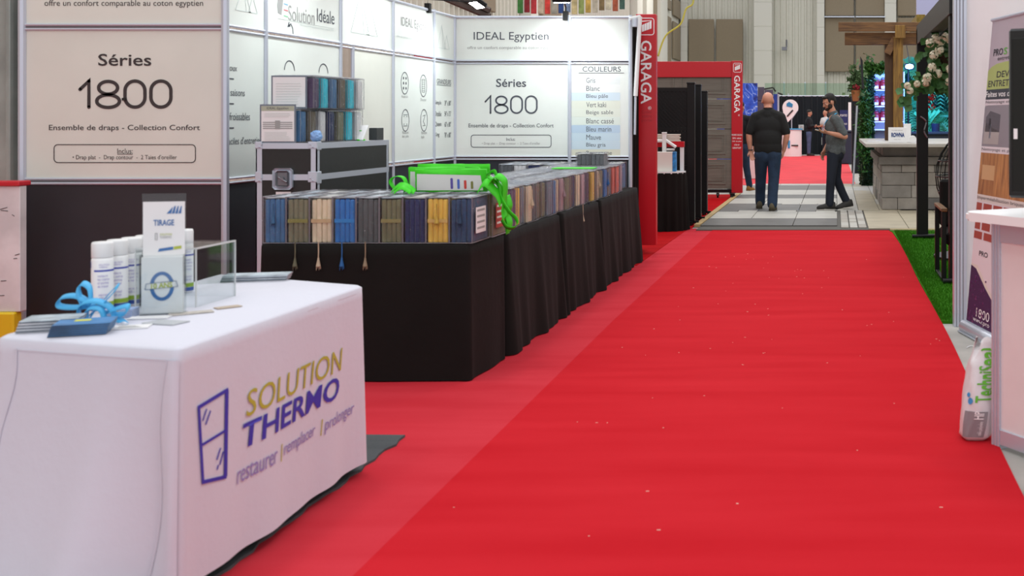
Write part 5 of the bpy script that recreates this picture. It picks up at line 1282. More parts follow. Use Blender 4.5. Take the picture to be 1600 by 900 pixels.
sh = [('c', V(.01, -.12, 1.40), .082, V(.01, .12, 1.40), .082), ('e', V(.01, 0, 1.28), (.155, .195, .20)), ('e', V(.03, 0, 1.10), (.160, .185, .20)), ('e', V(.02, 0, .97), (.155, .18, .13)), ('c', V(.01, -.07, .925), .115, V(.03, .07, .925), .115), ('c', V(.01, 0, 1.43), .085, V(-.012, 0, 1.495), .068),
      ('c', V(.03, -.17, 1.40), .075, V(.115, -.20, 1.235), .072), ('c', V(.115, -.20, 1.235), .073, V(.145, -.205, 1.19), .066), ('c', V(.0, .17, 1.41), .075, V(-.02, .225, 1.2), .07), ('e', V(.14, 0, .93), (.04, .12, .07))]
organic('polo_shirt', sh, .011, M_greyshirt, t)
bm = BM()
for k in range(24):
    a = 2*math.pi*k/24; a2 = 2*math.pi*(k+1)/24
    bm.faces.new([bm.verts.new(V(-.012+r_*math.cos(x_)-.02*(z-1.48)/.05, r_*math.sin(x_), z+.025*math.cos(x_))) for x_, z, r_ in ((a, 1.475, .078), (a2, 1.475, .078), (a2, 1.52, .070), (a, 1.52, .070))])
fin('collar', bm, M_greyshirt, t, True)
pn = [('c', V(.0, -.07, .90), .110, V(.03, .07, .90), .110), ('e', V(.06, 0, .87), (.10, .15, .11)), ('c', V(-.01, -.08, .86), .10, V(-.045, -.13, .50), .070), ('c', V(-.045, -.13, .50), .070, V(-.06, -.11, .30), .066), ('c', V(-.06, -.11, .30), .066, V(-.065, -.10, .12), .066),
      ('c', V(.03, .08, .86), .10, V(.04, .10, .50), .070), ('c', V(.04, .10, .50), .070, V(.12, .11, .30), .064), ('c', V(.12, .11, .30), .064, V(.195, .12, .14), .062)]
organic('jeans', pn, .011, M_jeansd, t)
M_sh2 = mat('dark_shoe', '#2c2a28', .7)
shoe(t, V(-.055, -.10, .036), (-1, -.15, 0), M_sh2); shoe(t, V(.22, .10, .055), (-.9, -.3, 0), M_sh2, pitch=R(10))
bm = BM()
for s_ in (-1, 1):
    ribbon(bm, smooth_pts([V(.045, s_*.055, 1.50), V(.0, s_*.092, 1.475), V(-.098, s_*.085, 1.40), V(-.158, -.01+s_*.07, 1.30), V(-.178, -.05+s_*.012, 1.14)], 5), .026, (0, .9, .45), .0015)
fin('lanyard', bm, M_cyan, t, True)
bm = BM(); box(bm, -.186, -.181, -.09, -.02, 1.02, 1.13, mx=Matrix.Translation((X1, Y1, 0))); fin('name_badge', bm, M_paper, t)
ph = thing('phone', 'tan cased phone held by the bearded person in grey', 'phone', tuple(aN[2]+Vector((-.11, 0, .03))))
M0 = Matrix.Translation(aN[2]+Vector((-.125, -.01, .030))) @ Matrix.Rotation(R(12), 4, 'Y') @ Matrix.Rotation(R(8), 4, 'X')
bm = BM(); box(bm, -.075, .075, -.037, .037, -.004, .004, .003, mx=M0); fin('phone_case', bm, mat('tan_leather', '#9a7a4c', .6), ph)
bm = BM(); box(bm, -.070, .070, -.033, .033, .004, .0048, mx=M0); fin('screen', bm, M_blackp, ph)

# ---- simpler walkers farther off
def person(X, Y, label, f, shirt, trous, skin_h=1.66, hair=M_hair, arms='down', vox=.013, step=.0, shoe_m=None, long=False, extra=None):
    f = Vector(f).normalized(); r = f.cross(Vector((0, 0, 1)))
    t = thing('person', label, 'person', (X, Y, .012)); O = Vector((X, Y, .0))
    def W(a, b_, z): return O+r*a+f*b_+Vector((0, 0, z))
    pr = []; pt, q = head_prims(pr, W(0, .02, skin_h), f+Vector((0, 0, -.1)))
    pr += [('c', W(0, 0, 1.46), .06, W(0, .01, 1.58), .055), ('c', W(-.1, 0, 1.4), .08, W(.1, 0, 1.4), .08), ('c', W(0, 0, 1.3), .11, W(0, 0, 1.0), .11)]
    sh = [('c', W(-.12, 0, 1.41), .082, W(.12, 0, 1.41), .082), ('e', W(0, 0, 1.28), (.19, .15, .20), Matrix((r, f, Vector((0, 0, 1)))).transposed().to_euler()), ('e', W(0, 0, 1.08), (.175, .15, .2), Matrix((r, f, Vector((0, 0, 1)))).transposed().to_euler()), ('c', W(-.07, 0, .97), .115, W(.07, 0, .97), .115), ('c', W(0, 0, 1.44), .08, W(0, 0, 1.5), .065)]
    for s_ in (-1, 1):
        if arms == 'crossed': el = W(s_*.24, .05, 1.14); wr = W(-s_*.06, .24, 1.16+s_*.02); hd = r*(-s_)+f*.1
        else: el = W(s_*.27, -.02, 1.13); wr = W(s_*.25, .08, .91); hd = Vector((0, 0, -1))+f*.2
        sd = W(s_*.19, 0, 1.41)
        pr += [('c', sd, .052, el, .042), ('c', el, .042, wr, .027)]; hand(pr, wr, hd, f if arms == 'crossed' else r*(-s_), s_, curl=.4)
        sh += [('c', sd, .074, sd.lerp(el, .6), .068)]
        if long: sh += [('c', sd, .07, el, .058), ('c', el, .058, el.lerp(wr, .9), .042)]
    pn = [('c', W(-.08, 0, .92), .105, W(.08, 0, .92), .105)]; an = []
    for s_ in (-1, 1):
        k = W(s_*.09, .12*step*(1 if s_ > 0 else .2), .50); a = W(s_*.09, s_*.28*step, .13); an.append(a)
        pn += [('c', W(s_*.09, 0, .87), .10, k, .07), ('c', k, .07, a, .062)]; pr += [('c', W(s_*.09, 0, .87), .08, k, .05), ('c', k, .05, a, .035)]
    organic('body', pr, vox, M_skin, t); organic('shirt', sh, vox, shirt, t); organic('jeans', pn, vox, trous, t)
    if hair: organic('hair', [('e', pt(0, -.022, .050), (.083, .098, .085), q), ('e', pt(0, -.07, .0), (.068, .045, .06), q)], vox*.8, hair, t)
    face(t, pt, q)
    for i, a in enumerate(an):
        lift = .0
        shoe(t, (a.x, a.y, .012+(extra or 0)*(i == 0)), tuple(f), shoe_m or M_sh2, pitch=R(35) if (extra and i == 0) else 0, sole='#3a352c')
    return t
M_navyshirt = mat('navy_sweater', '#101218', .9, var=.1)
person(X_(1156, 22), 22.0, 'person in black sweater and tan boots half hidden by the far red post', (.35, 1, 0), M_navyshirt, M_jeans, skin_h=1.63, step=.9, shoe_m=mat('tan_boot', '#9a6a2c', .7), long=True, extra=.05)
person(X_(1264, 44.3), 44.3, 'distant person in navy shirt and jeans with crossed arms', (1, -.1, 0), M_navyshirt, mat('light_jeans', '#4d5f80', .8, var=.2), arms='crossed', vox=.016, long=True)
person(X_(1290, 44.8), 44.8, 'distant bald person in white shirt mostly hidden behind the bearded person', (-.7, -.6, 0), mat('white_shirt', '#d4d4d6', .8), M_jeansd, hair=None, arms='crossed', vox=.016)
# ------------------------------------------------------------------ stone counter
t = thing('stone_counter', 'grey stone block bar counter with pale slab top', 'counter', (1.4, 19, 0.02))
SX, SY, SXE, SYE = .695, 17.45, 3.2, 21.6
bm = BM(); box(bm, SX+.10, SXE, SY+.10, SYE, .036, .98); fin('core', bm, M_joint, t)
rn = random.Random(12); zr = [.036, .215, .405, .60, .715]
def blk(x0, x1, y0, y1, z0, z1, m=None, nm='stone_block'):
    bm = BM(); o = rn.uniform(0, .008); box(bm, x0+.003, x1-.003, y0+.003, y1-.003, z0+.003, z1-.003, .006); fin(nm, bm, m or rn.choice(M_stone), t)
for j in range(4):
    x = SX; first = (.24, .45, .5, .30)[j]
    while x < SXE-.05:
        w_ = first if x == SX else (.50 if (j+int(x*7)) % 2 else .42); x1 = min(x+w_, SXE); o = rn.uniform(-.006, .006); blk(x, x1, SY+o, SY+.12, zr[j], zr[j+1]); x = x1
    y = SY+.12; k = 0
    while y < SYE-.05:
        w_ = .45 if (k+j) % 2 else .60; y1 = min(y+w_, SYE); o = rn.uniform(-.006, .006); blk(SX+o, SX+.12, y, y1, zr[j], zr[j+1]); y = y1; k += 1
x = SX-.05
while x < SXE: blk(x, min(x+.6, SXE), SY-.05, SY+.14, .715, .84, M_stone[1], 'ledge_stone'); x += .6
y = SY+.14
while y < SYE: blk(SX-.05, SX+.14, y, min(y+.6, SYE), .715, .84, M_stone[1], 'ledge_stone'); y += .6
x = SX+.02
while x < SXE: blk(x, min(x+.62, SXE), SY+.02, SY+.14, .84, .985); x += .62
y = SY+.14
while y < SYE: blk(SX+.02, SX+.14, y, min(y+.62, SYE), .84, .985); y += .62
M_slab = mat('slab_top', '#b3aea6', .5, var=.12, vscale=4)
for (a, b_, c, d) in ((.44, 3.3, 17.1, 18.5), (.44, 3.3, 18.505, 20.0), (.44, 3.3, 20.005, 21.8)):
    bm = BM(); box(bm, a, b_, c, d, .988, 1.045, .008); fin('counter_slab', bm, M_slab, t)
zs = 1.047
# sign with lettering, cups, papers on the counter
Yg = 17.6; t = thing('counter_sign', 'white sign lettered ROWNA standing on the stone counter', 'sign', (X_(1402, Yg), Yg, zs))
bm = BM(); box(bm, X_(1388, Yg), X_(1417, Yg), Yg, Yg+.02, zs, zs+.235, .003); fin('board', bm, M_wht, t)
fr = frame((0, Yg-.001, 0), (1, 0, 0), (0, 0, 1)); M_rb = mat('sign_navy', '#1c3f7c', .6)
text('ROWNA', fr, X_(1403, Yg), zs+.085, .20, .07, M_rb, t, bold=.05); text('Un projet signé par', fr, X_(1402, Yg), zs+.18, .17, .020, M_ink3, t); text('Rowna . Pavés', fr, X_(1402, Yg), zs+.045, .10, .014, M_ink3, t)
bm = BM(); box(bm, X_(1412, 17.9), X_(1423, 17.9), 17.85, 17.95, zs, zs+.29, .003); tag(fin('white_carton', bm, M_wht, None), 'tall white carton standing behind the ROWNA sign', 'carton')
bm = BM(); cyl(bm, (X_(1426, 17.5), 17.45, zs+.055), (X_(1426, 17.5), 17.5, zs+.058), .055, .055, 24); cyl(bm, (X_(1426, 17.5), 17.5, zs+.002), (X_(1426, 17.5), 17.56, zs+.05), .01); tag(fin('round_plaque', bm, M_wht, None), 'small round white disc standing right of the sign', 'plaque')
for (x, y, a, l) in ((.66, 19.0, 5, 'leaflet lying at the far left of the stone counter'), (.80, 17.75, -3, 'leaflet lying left of the ROWNA sign'), (.62, 18.3, 12, 'leaflet lying at the left rim of the counter slab')):
    bm = BM(); box(bm, -.14, .14, -.11, .11, 0, .006, mx=Matrix.Translation((x, y, zs)) @ Matrix.Rotation(R(a), 4, 'Z')); tag(fin('paper_leaflet', bm, M_paper, None), l, 'leaflet')

# ------------------------------------------------------------------ timber pergola
t = thing('timber_pergola', 'brown timber pergola post and crossbeam rising from the stone counter', 'pergola', (1.0, 19.5, 0))
Yp = 19.6
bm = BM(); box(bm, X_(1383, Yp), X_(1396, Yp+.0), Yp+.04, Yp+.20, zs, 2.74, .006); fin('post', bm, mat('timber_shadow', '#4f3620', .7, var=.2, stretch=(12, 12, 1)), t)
bm = BM(); box(bm, X_(1396, Yp-.1)-.0, X_(1411, Yp-.1), Yp-.1, Yp+.20, zs, 2.80, .006); fin('post', bm, M_woodz, t)
bm = BM(); box(bm, X_(1310, Yp), 4.5, Yp-.18, Yp-.11, Z_(50, Yp), Z_(36, Yp), .006); fin('crossbeam', bm, M_wood, t)
bm = BM(); box(bm, X_(1320, Yp), 4.5, Yp+.02, Yp+.10, Z_(69, Yp), Z_(50.5, Yp), .006); fin('crossbeam', bm, M_wood, t)
bm = BM(); box(bm, X_(1320, Yp), 4.5, Yp+.21, Yp+.29, Z_(69, Yp), Z_(50.5, Yp), .006); fin('crossbeam', bm, M_wood, t)
bm = BM(); box(bm, X_(1398, Yp-.1), X_(1412, Yp-.1)+.02, Yp-.25, Yp-.181, Z_(61, Yp), Z_(41, Yp), .006); fin('beam_block', bm, M_woodz, t)
bm = BM(); fr = frame((0, Yp-.02, 0), (1, 0, 0), (0, 0, 1)); outline(bm, [(X_(1386, Yp), Z_(84, Yp)), (X_(1400, Yp), Z_(58, Yp))], fr, .12, .06, closed=False); fin('brace', bm, M_wood, t)
bm = BM(); box(bm, X_(1434, Yp), X_(1448, Yp), Yp+.3, Yp+3.0, Z_(36, Yp), Z_(20, Yp), .006); fin('straw_bundle', bm, mat('straw', '#8a7436', .9, var=.4, vscale=20), t)
# violet pale roof surface seen above
bm = BM(); box(bm, X_(1432, 30), X_(1500, 30), 30, 30.1, Z_(28, 30), Z_(-40, 30)); tag(fin('projection_screen', bm, mat('pale_screen', '#b9b9d6', .6), None), 'pale lilac screen hanging above the timber crossbeam', 'screen')

# ------------------------------------------------------------------ planted walls, shelf with jars, coloured light
G1 = mat('leaf_dark', '#16330f', .6, var=.4, vscale=6); G2 = mat('leaf_bright', '#33611c', .55, var=.3, vscale=6); G3 = mat('leaf_teal', '#1c4a34', .5, var=.3)
rl = random.Random(31)
t = thing('planted_column', 'tall green planted column between paving and red carpet', 'plant', (X_(1352, 24), 24.2, 0))
bx0, bx1, by0, by1 = X_(1347, 23.8), X_(1366, 23.8), 23.8, 24.9
bm = BM(); box(bm, bx0, bx1, by0, by1, .037, Z_(104, 23.8)); fin('column_core', bm, G1, t)
bm = BM()
def onbox():
    z = rl.uniform(.05, Z_(100, 23.8)); 
    if rl.random() < .65: return (rl.uniform(bx0, bx1), by0-.01, z), Vector((0, -1, 0))
    return (bx0-.01, rl.uniform(by0, by1), z), Vector((-1, 0, 0))
leaves(bm, 4200, onbox, .045, rl); o = fin('moss_leaves', bm, G1, t); o['kind'] = 'stuff'
bm = BM()
for cx_, cz_, n_, r_ in ((1356, 108, 200, .12), (1349, 150, 90, .10), (1352, 175, 260, .18), (1349, 205, 260, .2), (1349, 235, 200, .18), (1347, 135, 90, .1), (1356, 195, 120, .12)):
    c = P(cx_, cz_, 23.7); leaves(bm, n_, lambda: (c+Vector((rl.gauss(0, r_*.36), rl.gauss(0, r_*.3)-.05, rl.gauss(0, r_))), Vector((rl.uniform(-1, 1), -1, .6))), .10, rl, aspect=4.5)
o = fin('fern_leaves', bm, G2, t); o['kind'] = 'stuff'
t = thing('planted_garland', 'leafy green garland over the red jar shelf', 'plant', (X_(1370, 23.6), 23.6, 2.3))
bm = BM()
for k in range(900):
    pass
def gl(): px = rl.uniform(1352, 1384); return (P(px, 108+3*math.sin(px*.5)+rl.uniform(-4, 4), 23.5)+Vector((0, rl.uniform(-.1, .1), 0))), Vector((0, -1, .6))
leaves(bm, 420, gl, .11, rl, aspect=4); o = fin('fern_leaves', bm, G2, t); o['kind'] = 'stuff'
# flower pot with red blooms at the column
t = thing('flower_pot', 'terracotta pot with dark red flowers fixed to the planted column', 'pot', (X_(1337, 23), 23, 1.4))
bm = BM(); cyl(bm, P(1337, 158, 23), P(1337, 141, 23), .06, .10, 16); fin('pot', bm, mat('terracotta', '#a8653a', .7), t)
bm = BM()
for k in range(30): ball(bm, P(1338+rl.uniform(-4, 4), 136+rl.uniform(-6, 4), 23+rl.uniform(-.1, .1)), rl.uniform(.02, .04), sub=1)
fin('flowers', bm, mat('flower_crimson', '#8f1226', .6), t)
bm = BM(); leaves(bm, 260, lambda: (P(1338+rl.gauss(0, 6), 128+rl.gauss(0, 11), 23), Vector((0, -1, .4))), .11, rl, aspect=2.6); o = fin('leaves', bm, mat('leaf_grey', '#5f7a50', .6, var=.3), t); o['kind'] = 'stuff'
bm = BM(); tube(bm, [P(1339, 165, 23), P(1333, 290, 23)], .022); fin('stand_pole', bm, M_alu, t)
bm = BM(); fr = frame((0, 22.6, 0), (1, 0, 0), (0, 0, 1)); poly_plate(bm, [(X_(1344, 22.6), Z_(88, 22.6)), (X_(1348, 22.6), Z_(95, 22.6)), (X_(1350, 22.6), Z_(140, 22.6)), (X_(1346.5, 22.6), Z_(138, 22.6))], fr, .04)
o = fin('wall_screen', bm, M_blackp, None); tag(o, 'thin black screen seen edge-on above the planted column', 'screen')
# shelf with red jars
Ysf = 23.9; t = thing('shelf_unit', 'bluish lit shelf unit holding red jars behind the timber post', 'shelf', (X_(1375, Ysf), Ysf, 0))
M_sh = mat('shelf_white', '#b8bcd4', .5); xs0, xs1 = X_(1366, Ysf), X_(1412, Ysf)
bm = BM(); box(bm, xs0, xs1, Ysf+.28, Ysf+.30, .95, Z_(112, Ysf)); fin('back_panel', bm, M_sh, t)
zsh = [Z_(202, Ysf), Z_(189.5, Ysf), Z_(165.5, Ysf), Z_(140, Ysf)]
for z in zsh: bm = BM(); box(bm, xs0, xs1, Ysf, Ysf+.28, z-.025, z, .003); fin('shelf', bm, M_wht, t)
for x in (xs0-.02, xs1): bm = BM(); box(bm, x, x+.02, Ysf, Ysf+.30, .95, Z_(112, Ysf)); fin('side_panel', bm, M_sh, t)
M_jr = mat('jar_red', '#8c1428', .35); M_jc = mat('jar_grey', '#5f6068', .5)
def make_jar():
    r = thing('red_jar', 'x', 'jar'); bm = BM(); cyl(bm, (0, 0, 0), (0, 0, .15), .075, .078, 18); cyl(bm, (0, 0, .15), (0, 0, .205), .078, .045, 18); fin('glass', bm, M_jr, r, True)
    bm = BM(); cyl(bm, (0, 0, .2055), (0, 0, .235), .047, .047, 16); ball(bm, (0, 0, .238), (.04, .04, .025)); fin('lid', bm, M_jc, r, True)
    bm = BM(); box(bm, -.04, .04, -.0815, -.079, .02, .075); fin('label', bm, M_wht, r); return r
j0 = None; rw = ['lower', 'middle', 'upper']
for i, z in enumerate(zsh[1:]):
    for k, px in enumerate((1369.5, 1380, 1391)):
        j = make_jar() if j0 is None else dup(j0)
        if j0 is None: j0 = j
        j.location = (X_(px, Ysf), Ysf+.12, z+.0005); tag(j, 'dark red jar with grey lid, %s of its row on the %s shelf' % (('leftmost', 'second', 'third')[k], rw[i]), None, 'red jars on the lit shelf')
# teal hedge wall
Yh = 24.6; t = thing('hedge_wall', 'lush hedge wall under blue and green light behind the counter', 'hedge', (X_(1460, Yh), Yh, 0))
hx0, hx1 = X_(1366, Yh), X_(1540, Yh)
bm = BM(); box(bm, hx0, hx1, Yh, Yh+.4, 0.01, Z_(112, Yh)); fin('hedge_core', bm, mat('hedge_core', '#12301c', .9), t)
bm = BM(); leaves(bm, 9000, lambda: ((rl.uniform(X_(1404, Yh), hx1), Yh-.02-rl.random()*.1, rl.uniform(.9, Z_(110, Yh))), Vector((0, -1, .3))), .085, rl); o = fin('hedge_leaves', bm, G3, t); o['kind'] = 'stuff'
bm = BM()
def palm(c, n, L_, sp_):
    for k in range(n):
        a = rl.uniform(0, 2*math.pi); d = Vector((math.cos(a)*sp_, -.6*rl.random(), math.sin(a)*.8+.3)).normalized(); s_ = d.cross(Vector((0, 1, 0))).normalized()
        pts = [c+d*L_*q/5+Vector((0, 0, -.5*L_*(q/5)**2)) for q in range(6)]
        for q in range(5):
            for sg in (-1, 1):
                for z in range(2):
                    p = pts[q].lerp(pts[q+1], z/2); v = [bm.verts.new(p), bm.verts.new(p+(s_*sg+d*.8)*.10+Vector((0, -.02, 0))), bm.verts.new(p+d*.03)]; bm.faces.new(v)
palm(P(1422, 112, 24.3), 16, .5, 1); palm(P(1426, 190, 24.3), 14, .45, 1); palm(P(1418, 165, 24.3), 12, .4, 1); palm(P(1470, 130, 24.3), 16, .5, 1); palm(P(1462, 185, 24.3), 12, .4, 1); palm(P(1480, 200, 24.3), 8, .4, 1)
fin('palm_fronds', bm, mat('palm_green', '#2f7a48', .5), t)
bm = BM()
for px, py in ((1444, 195), (1452, 192)):
    c = P(px, py, 24.2)
    for k in range(5): a = -1+.5*k; ribbon(bm, [c, c+Vector((math.sin(a)*.12, -.05, .15)), c+Vector((math.sin(a)*.25, -.08, .26))], .06, (math.cos(a), 0, -math.sin(a)))
fin('broad_leaves', bm, mat('broad_leaf', '#4fae72', .4), t)
bm = BM(); box(bm, X_(1408, 23.5), X_(1540, 23.5), 23.5, 23.9, Z_(206, 23.5)-.05, Z_(206, 23.5), .004); box(bm, X_(1408, 23.5), X_(1540, 23.5), 23.55, 23.9, .03, Z_(206, 23.5)-.05); tag(fin('planter_ledge', bm, mat('dark_ledge', '#2f3540', .6), None), 'dark ledge running along the foot of the hedge wall', 'ledge')
bm = BM(); cyl(bm, P(1462, 206, 23.7), P(1462, 193, 23.7), .08, .09, 14); tag(fin('candle_pot', bm, mat('pot_navy', '#16223c', .5), None), 'small navy pot on the ledge before the hedge wall', 'pot')
# bright blue stage lamp and its light
t = thing('stage_lamp', 'bright blue-white lamp shining above the hedge wall', 'lamp', tuple(P(1421, 104, 23.6)))
bm = BM(); ball(bm, P(1421, 104, 23.5), (.085, .04, .05)); fin('lamp_lens', bm, mat('lamp_blue', '#bfe0ff', emit='#5a9cff', estr=40), t, True)
bm = BM(); box(bm, X_(1421, 23.6)-.1, X_(1421, 23.6)+.1, 23.56, 23.75, Z_(109, 23.6), Z_(99, 23.6), .02); tube(bm, [P(1421, 99, 23.65), P(1417, 74, 23.7), P(1414, 40, 23.7)], .006); cyl(bm, (X_(1421, 23.6), 23.95, .01), (X_(1421, 23.6), 23.95, Z_(104, 23.6)), .02); cyl(bm, (X_(1421, 23.6), 23.95, Z_(104, 23.6)), (X_(1421, 23.6), 23.7, Z_(104, 23.6)), .02); fin('lamp_housing', bm, M_black, t)
def plight(p, e, c, r=.1):
    l = bpy.data.lights.new('lamp_light', 'SPOT'); l.energy = e*.5; l.color = c; l.shadow_soft_size = r; l.spot_size = R(150); l.spot_blend = .5
    o = bpy.data.objects.new('lamp_light', l); COL.objects.link(o); o.location = p; o.rotation_euler = (R(75), 0, 0)
plight(P(1421, 106, 23.2), 260, (.12, .3, 1)); plight(P(1450, 150, 23.2), 150, (.0, .25, .9), .3); plight(P(1485, 120, 23.2), 110, (.0, .42, .8), .3); plight(P(1378, 128, 23.4), 22, (.25, .35, 1), .2); plight(P(1378, 185, 23.5), 14, (.3, .4, 1), .2)

# ------------------------------------------------------------------ black metal pergola, basket, seats
t = thing('metal_pergola', 'black metal pergola over the turf right of the aisle', 'pergola', (1.0, 11.5, 0.02))
def pp(x, y, w_=.13, z1=2.46):
    bm = BM(); box(bm, x, x+w_, y, y+w_, .03, z1, .004); fin('post', bm, M_black, t)
    bm = BM(); box(bm, x-.05, x+w_+.05, y-.03, y+w_+.03, .02, .035, .003); cyl(bm, (x-.06, y-.03, .045), (x+.5, y-.02, .06), .022); fin('foot', bm, M_black, t)
pp(X_(1433, 13.4), 13.4); pp(X_(1484, 9.7), 9.7, z1=2.44); pp(4.0, 13.4); pp(4.0, 9.7)
bm = BM(); xb = X_(1433, 13.4); box(bm, xb, xb+.13, 9.6, 13.4, 2.28, 2.50, .004); fin('side_beam', bm, M_black, t)
bm = BM(); box(bm, xb, 4.13, 13.4, 13.53, 2.28, 2.50, .004); fin('end_beam', bm, M_black, t)
for i in range(18):
    y = 9.75+i*.2; bm = BM(); box(bm, xb+.10, 4.0, y, y+.03, 2.34, 2.44, .002); fin('roof_slat', bm, M_black, t)
bm = BM(); tube(bm, smooth_pts([P(1438, 182, 13.38), P(1447, 190, 13.38), P(1444, 205, 13.38), P(1449, 215, 13.38)]), .01); fin('handle', bm, M_alud, t)
t = thing('hanging_basket', 'hanging basket overflowing with white geraniums inside the black pergola', 'plant', tuple(P(1472, 95, 11.8)))
Yb = 11.8; rf = random.Random(77)
bm = BM(); c = P(1479, 92, Yb)
cyl(bm, c-Vector((0, 0, .13)), c+Vector((0, 0, .03)), .09, .17, 18); fin('basket', bm, mat('basket_brown', '#3a2818', .9, bump=.8, bscale=40), t)
bm = BM()
for a in (0, 2.1, 4.2): tube(bm, [c+Vector((.16*math.cos(a), .16*math.sin(a), .03)), c+Vector((0, 0, .40))], .004)
fin('hanger_wire', bm, M_black, t)
def leafdisc(bm, p, n, r):
    n = Vector(n).normalized(); a = n.cross(Vector((.3, .2, 1))).normalized(); b_ = n.cross(a); N = 9
    cc = bm.verts.new(p); vs_ = [bm.verts.new(p+(a*math.cos(2*math.pi*k/N)+b_*math.sin(2*math.pi*k/N))*r*(1+.12*(-1)**k)+n*r*.2) for k in range(N)]
    for k in range(N): bm.faces.new((cc, vs_[k], vs_[(k+1) % N]))
bml = BM(); ML = mat('geranium_leaf', '#3c6a34', .6, var=.35, vscale=10)
cl = [(1453, 67), (1462, 60), (1470, 64), (1478, 58), (1485, 62), (1492, 60), (1459, 86), (1468, 78), (1456, 105), (1465, 115), (1485, 108), (1447, 128), (1418, 134), (1433, 131), (1422, 142), (1449, 121), (1490, 80), (1484, 128)]
for (px, py) in cl:
    c = P(px, py, Yb-.24+rf.uniform(-.05, .03)); bm = BM()
    for k in range(26):
        d = Vector((rf.gauss(0, 1), rf.gauss(0, 1)-.4, rf.gauss(0, 1))).normalized(); r_ = .042*(1 if px > 1440 else .7); p = c+d*r_
        a = d.cross(Vector((rf.random(), rf.random(), rf.random()))).normalized(); b_ = d.cross(a)
        vv = [bm.verts.new(p+(a*math.cos(x_)+b_*math.sin(x_))*.020*(1 if i % 2 else .6)+d*(.004 if i % 2 else 0)) for i, x_ in enumerate([2*math.pi*q/10 for q in range(10)])]; bm.faces.new(vv)
    fin('flower_head', bm, mat('petal_white', '#e6e0c8', .6), t)
    for k in range(7): leafdisc(bml, c+Vector((rf.gauss(0, .06), .06+rf.random()*.06, rf.gauss(-.05, .05))), (rf.gauss(0, .5), -1, rf.gauss(.2, .5)), rf.uniform(.025, .05))
for k in range(170): leafdisc(bml, P(rf.uniform(1452, 1490), rf.uniform(65, 145), Yb+rf.uniform(-.1, .15)), (rf.gauss(0, .5), -1, rf.gauss(.2, .5)), rf.uniform(.03, .06))
for k in range(24): leafdisc(bml, P(rf.uniform(1420, 1455), 133+rf.uniform(-4, 6), Yb+rf.uniform(-.05, .05)), (rf.gauss(0, .5), -1, .3), rf.uniform(.02, .035))
o = fin('leaves', bml, ML, t); o['kind'] = 'stuff'
bm = BM()
for k in range(40): ball(bm, P(1456+rf.gauss(0, 2.5), rf.choice((143, 154, 167))+rf.gauss(0, 2.5), Yb+.2), rf.uniform(.008, .016), sub=1)
tag(fin('red_blooms', bm, mat('bloom_red', '#b81f2c', .6), None), 'small red flowers trailing beneath the white geranium basket', 'flowers')
# egg shaped hanging chair
t = thing('egg_chair', 'black wire egg-shaped hanging chair behind the booth wall post', 'chair', (X_(1500, 11.5), 11.5, .02)); ex, ey, ez = X_(1462, 11.5)+.40, 11.5, Z_(275, 11.5)
bm = BM()
for k in range(16):
    a = math.pi*2*k/16; tube(bm, [(ex+.40*math.cos(a)*math.cos(b_), ey+.40*math.sin(a)*math.cos(b_), ez+.45*math.sin(b_)) for b_ in [R(x_) for x_ in range(-90, 75, 15)]], .007, 5)
for b_ in (-60, -40, -20, 0, 20, 45):
    q = R(b_); tube(bm, [(ex+.40*math.cos(q)*math.cos(a), ey+.40*math.cos(q)*math.sin(a), ez+.45*math.sin(q)) for a in [R(x_) for x_ in range(0, 361, 15)]], .007, 5)
fin('wire_shell', bm, M_black, t)
bm = BM(); ball(bm, (ex, ey, ez-.12), (.33, .33, .16), sub=3); fin('seat_cushion', bm, M_blackc, t, True)
bm = BM(); ball(bm, (ex-.02, ey-.02, ez-.33), (.30, .30, .06), sub=3); fin('red_cushion', bm, mat('cushion_red', '#a82030', .8), t, True)
bm = BM(); tube(bm, smooth_pts([(ex+.3, ey+.5, .03), (ex+.35, ey+.5, 1.2), (ex+.25, ey+.35, 1.9), (ex, ey, 1.95), (ex, ey, ez+.43)]), .025); cyl(bm, (ex, ey, .02), (ex, ey, .05), .42, .42, 24); tube(bm, [(ex+.3, ey+.5, .04), (ex, ey, .04)], .025); fin('stand', bm, M_black, t)
# black armchair with wooden armrests
t = thing('armchair', 'black metal armchair with wooden armrest on the turf', 'chair', (1.25, 10.1, .02)); ax0 = X_(1468, 9.96)
for x in (ax0, ax0+.62):
    for y in (9.75, 10.4): bm = BM(); box(bm, x, x+.04, y, y+.04, .02, .62, .003); fin('leg', bm, M_black, t)
    bm = BM(); box(bm, x-.005, x+.05, 9.74, 10.45, .62, .65, .006); fin('armrest', bm, M_wood, t)
    bm = BM(); box(bm, x+.005, x+.035, 9.79, 10.4, .02, .05, .003); fin('foot_bar', bm, M_black, t)
bm = BM(); box(bm, ax0+.04, ax0+.62, 9.78, 10.42, .33, .44, .02); fin('seat', bm, M_blackc, t)
bm = BM(); box(bm, ax0+.04, ax0+.62, 10.34, 10.44, .44, .86, .02); fin('backrest', bm, M_blackc, t)

# ------------------------------------------------------------------ white booth on the right
t = thing('booth_partition', 'white booth partition with grooved aluminium post on the right', 'partition', (1.8, 7.85, 0)); pxa, pxb = X_(1490, 7.8), X_(1510, 7.8)
bm = BM(); box(bm, pxb, 3.6, 7.82, 7.86, .01, 2.6); fin('panel', bm, M_plasterw, t)
bm = BM(); wz = pxb-pxa
for k, (a, b_) in enumerate(((0, .17), (.24, .42), (.50, .68), (.76, 1.0))): box(bm, pxa+wz*a, pxa+wz*b_, 7.78, 7.87, 0, 2.62, .002)
fin('post', bm, M_alu, t)
bm = BM(); box(bm, pxa+.003, pxb-.003, 7.786, 7.865, 0, 2.6); fin('post_core', bm, mat('alu_mid', '#96989e', .45, .2), t)
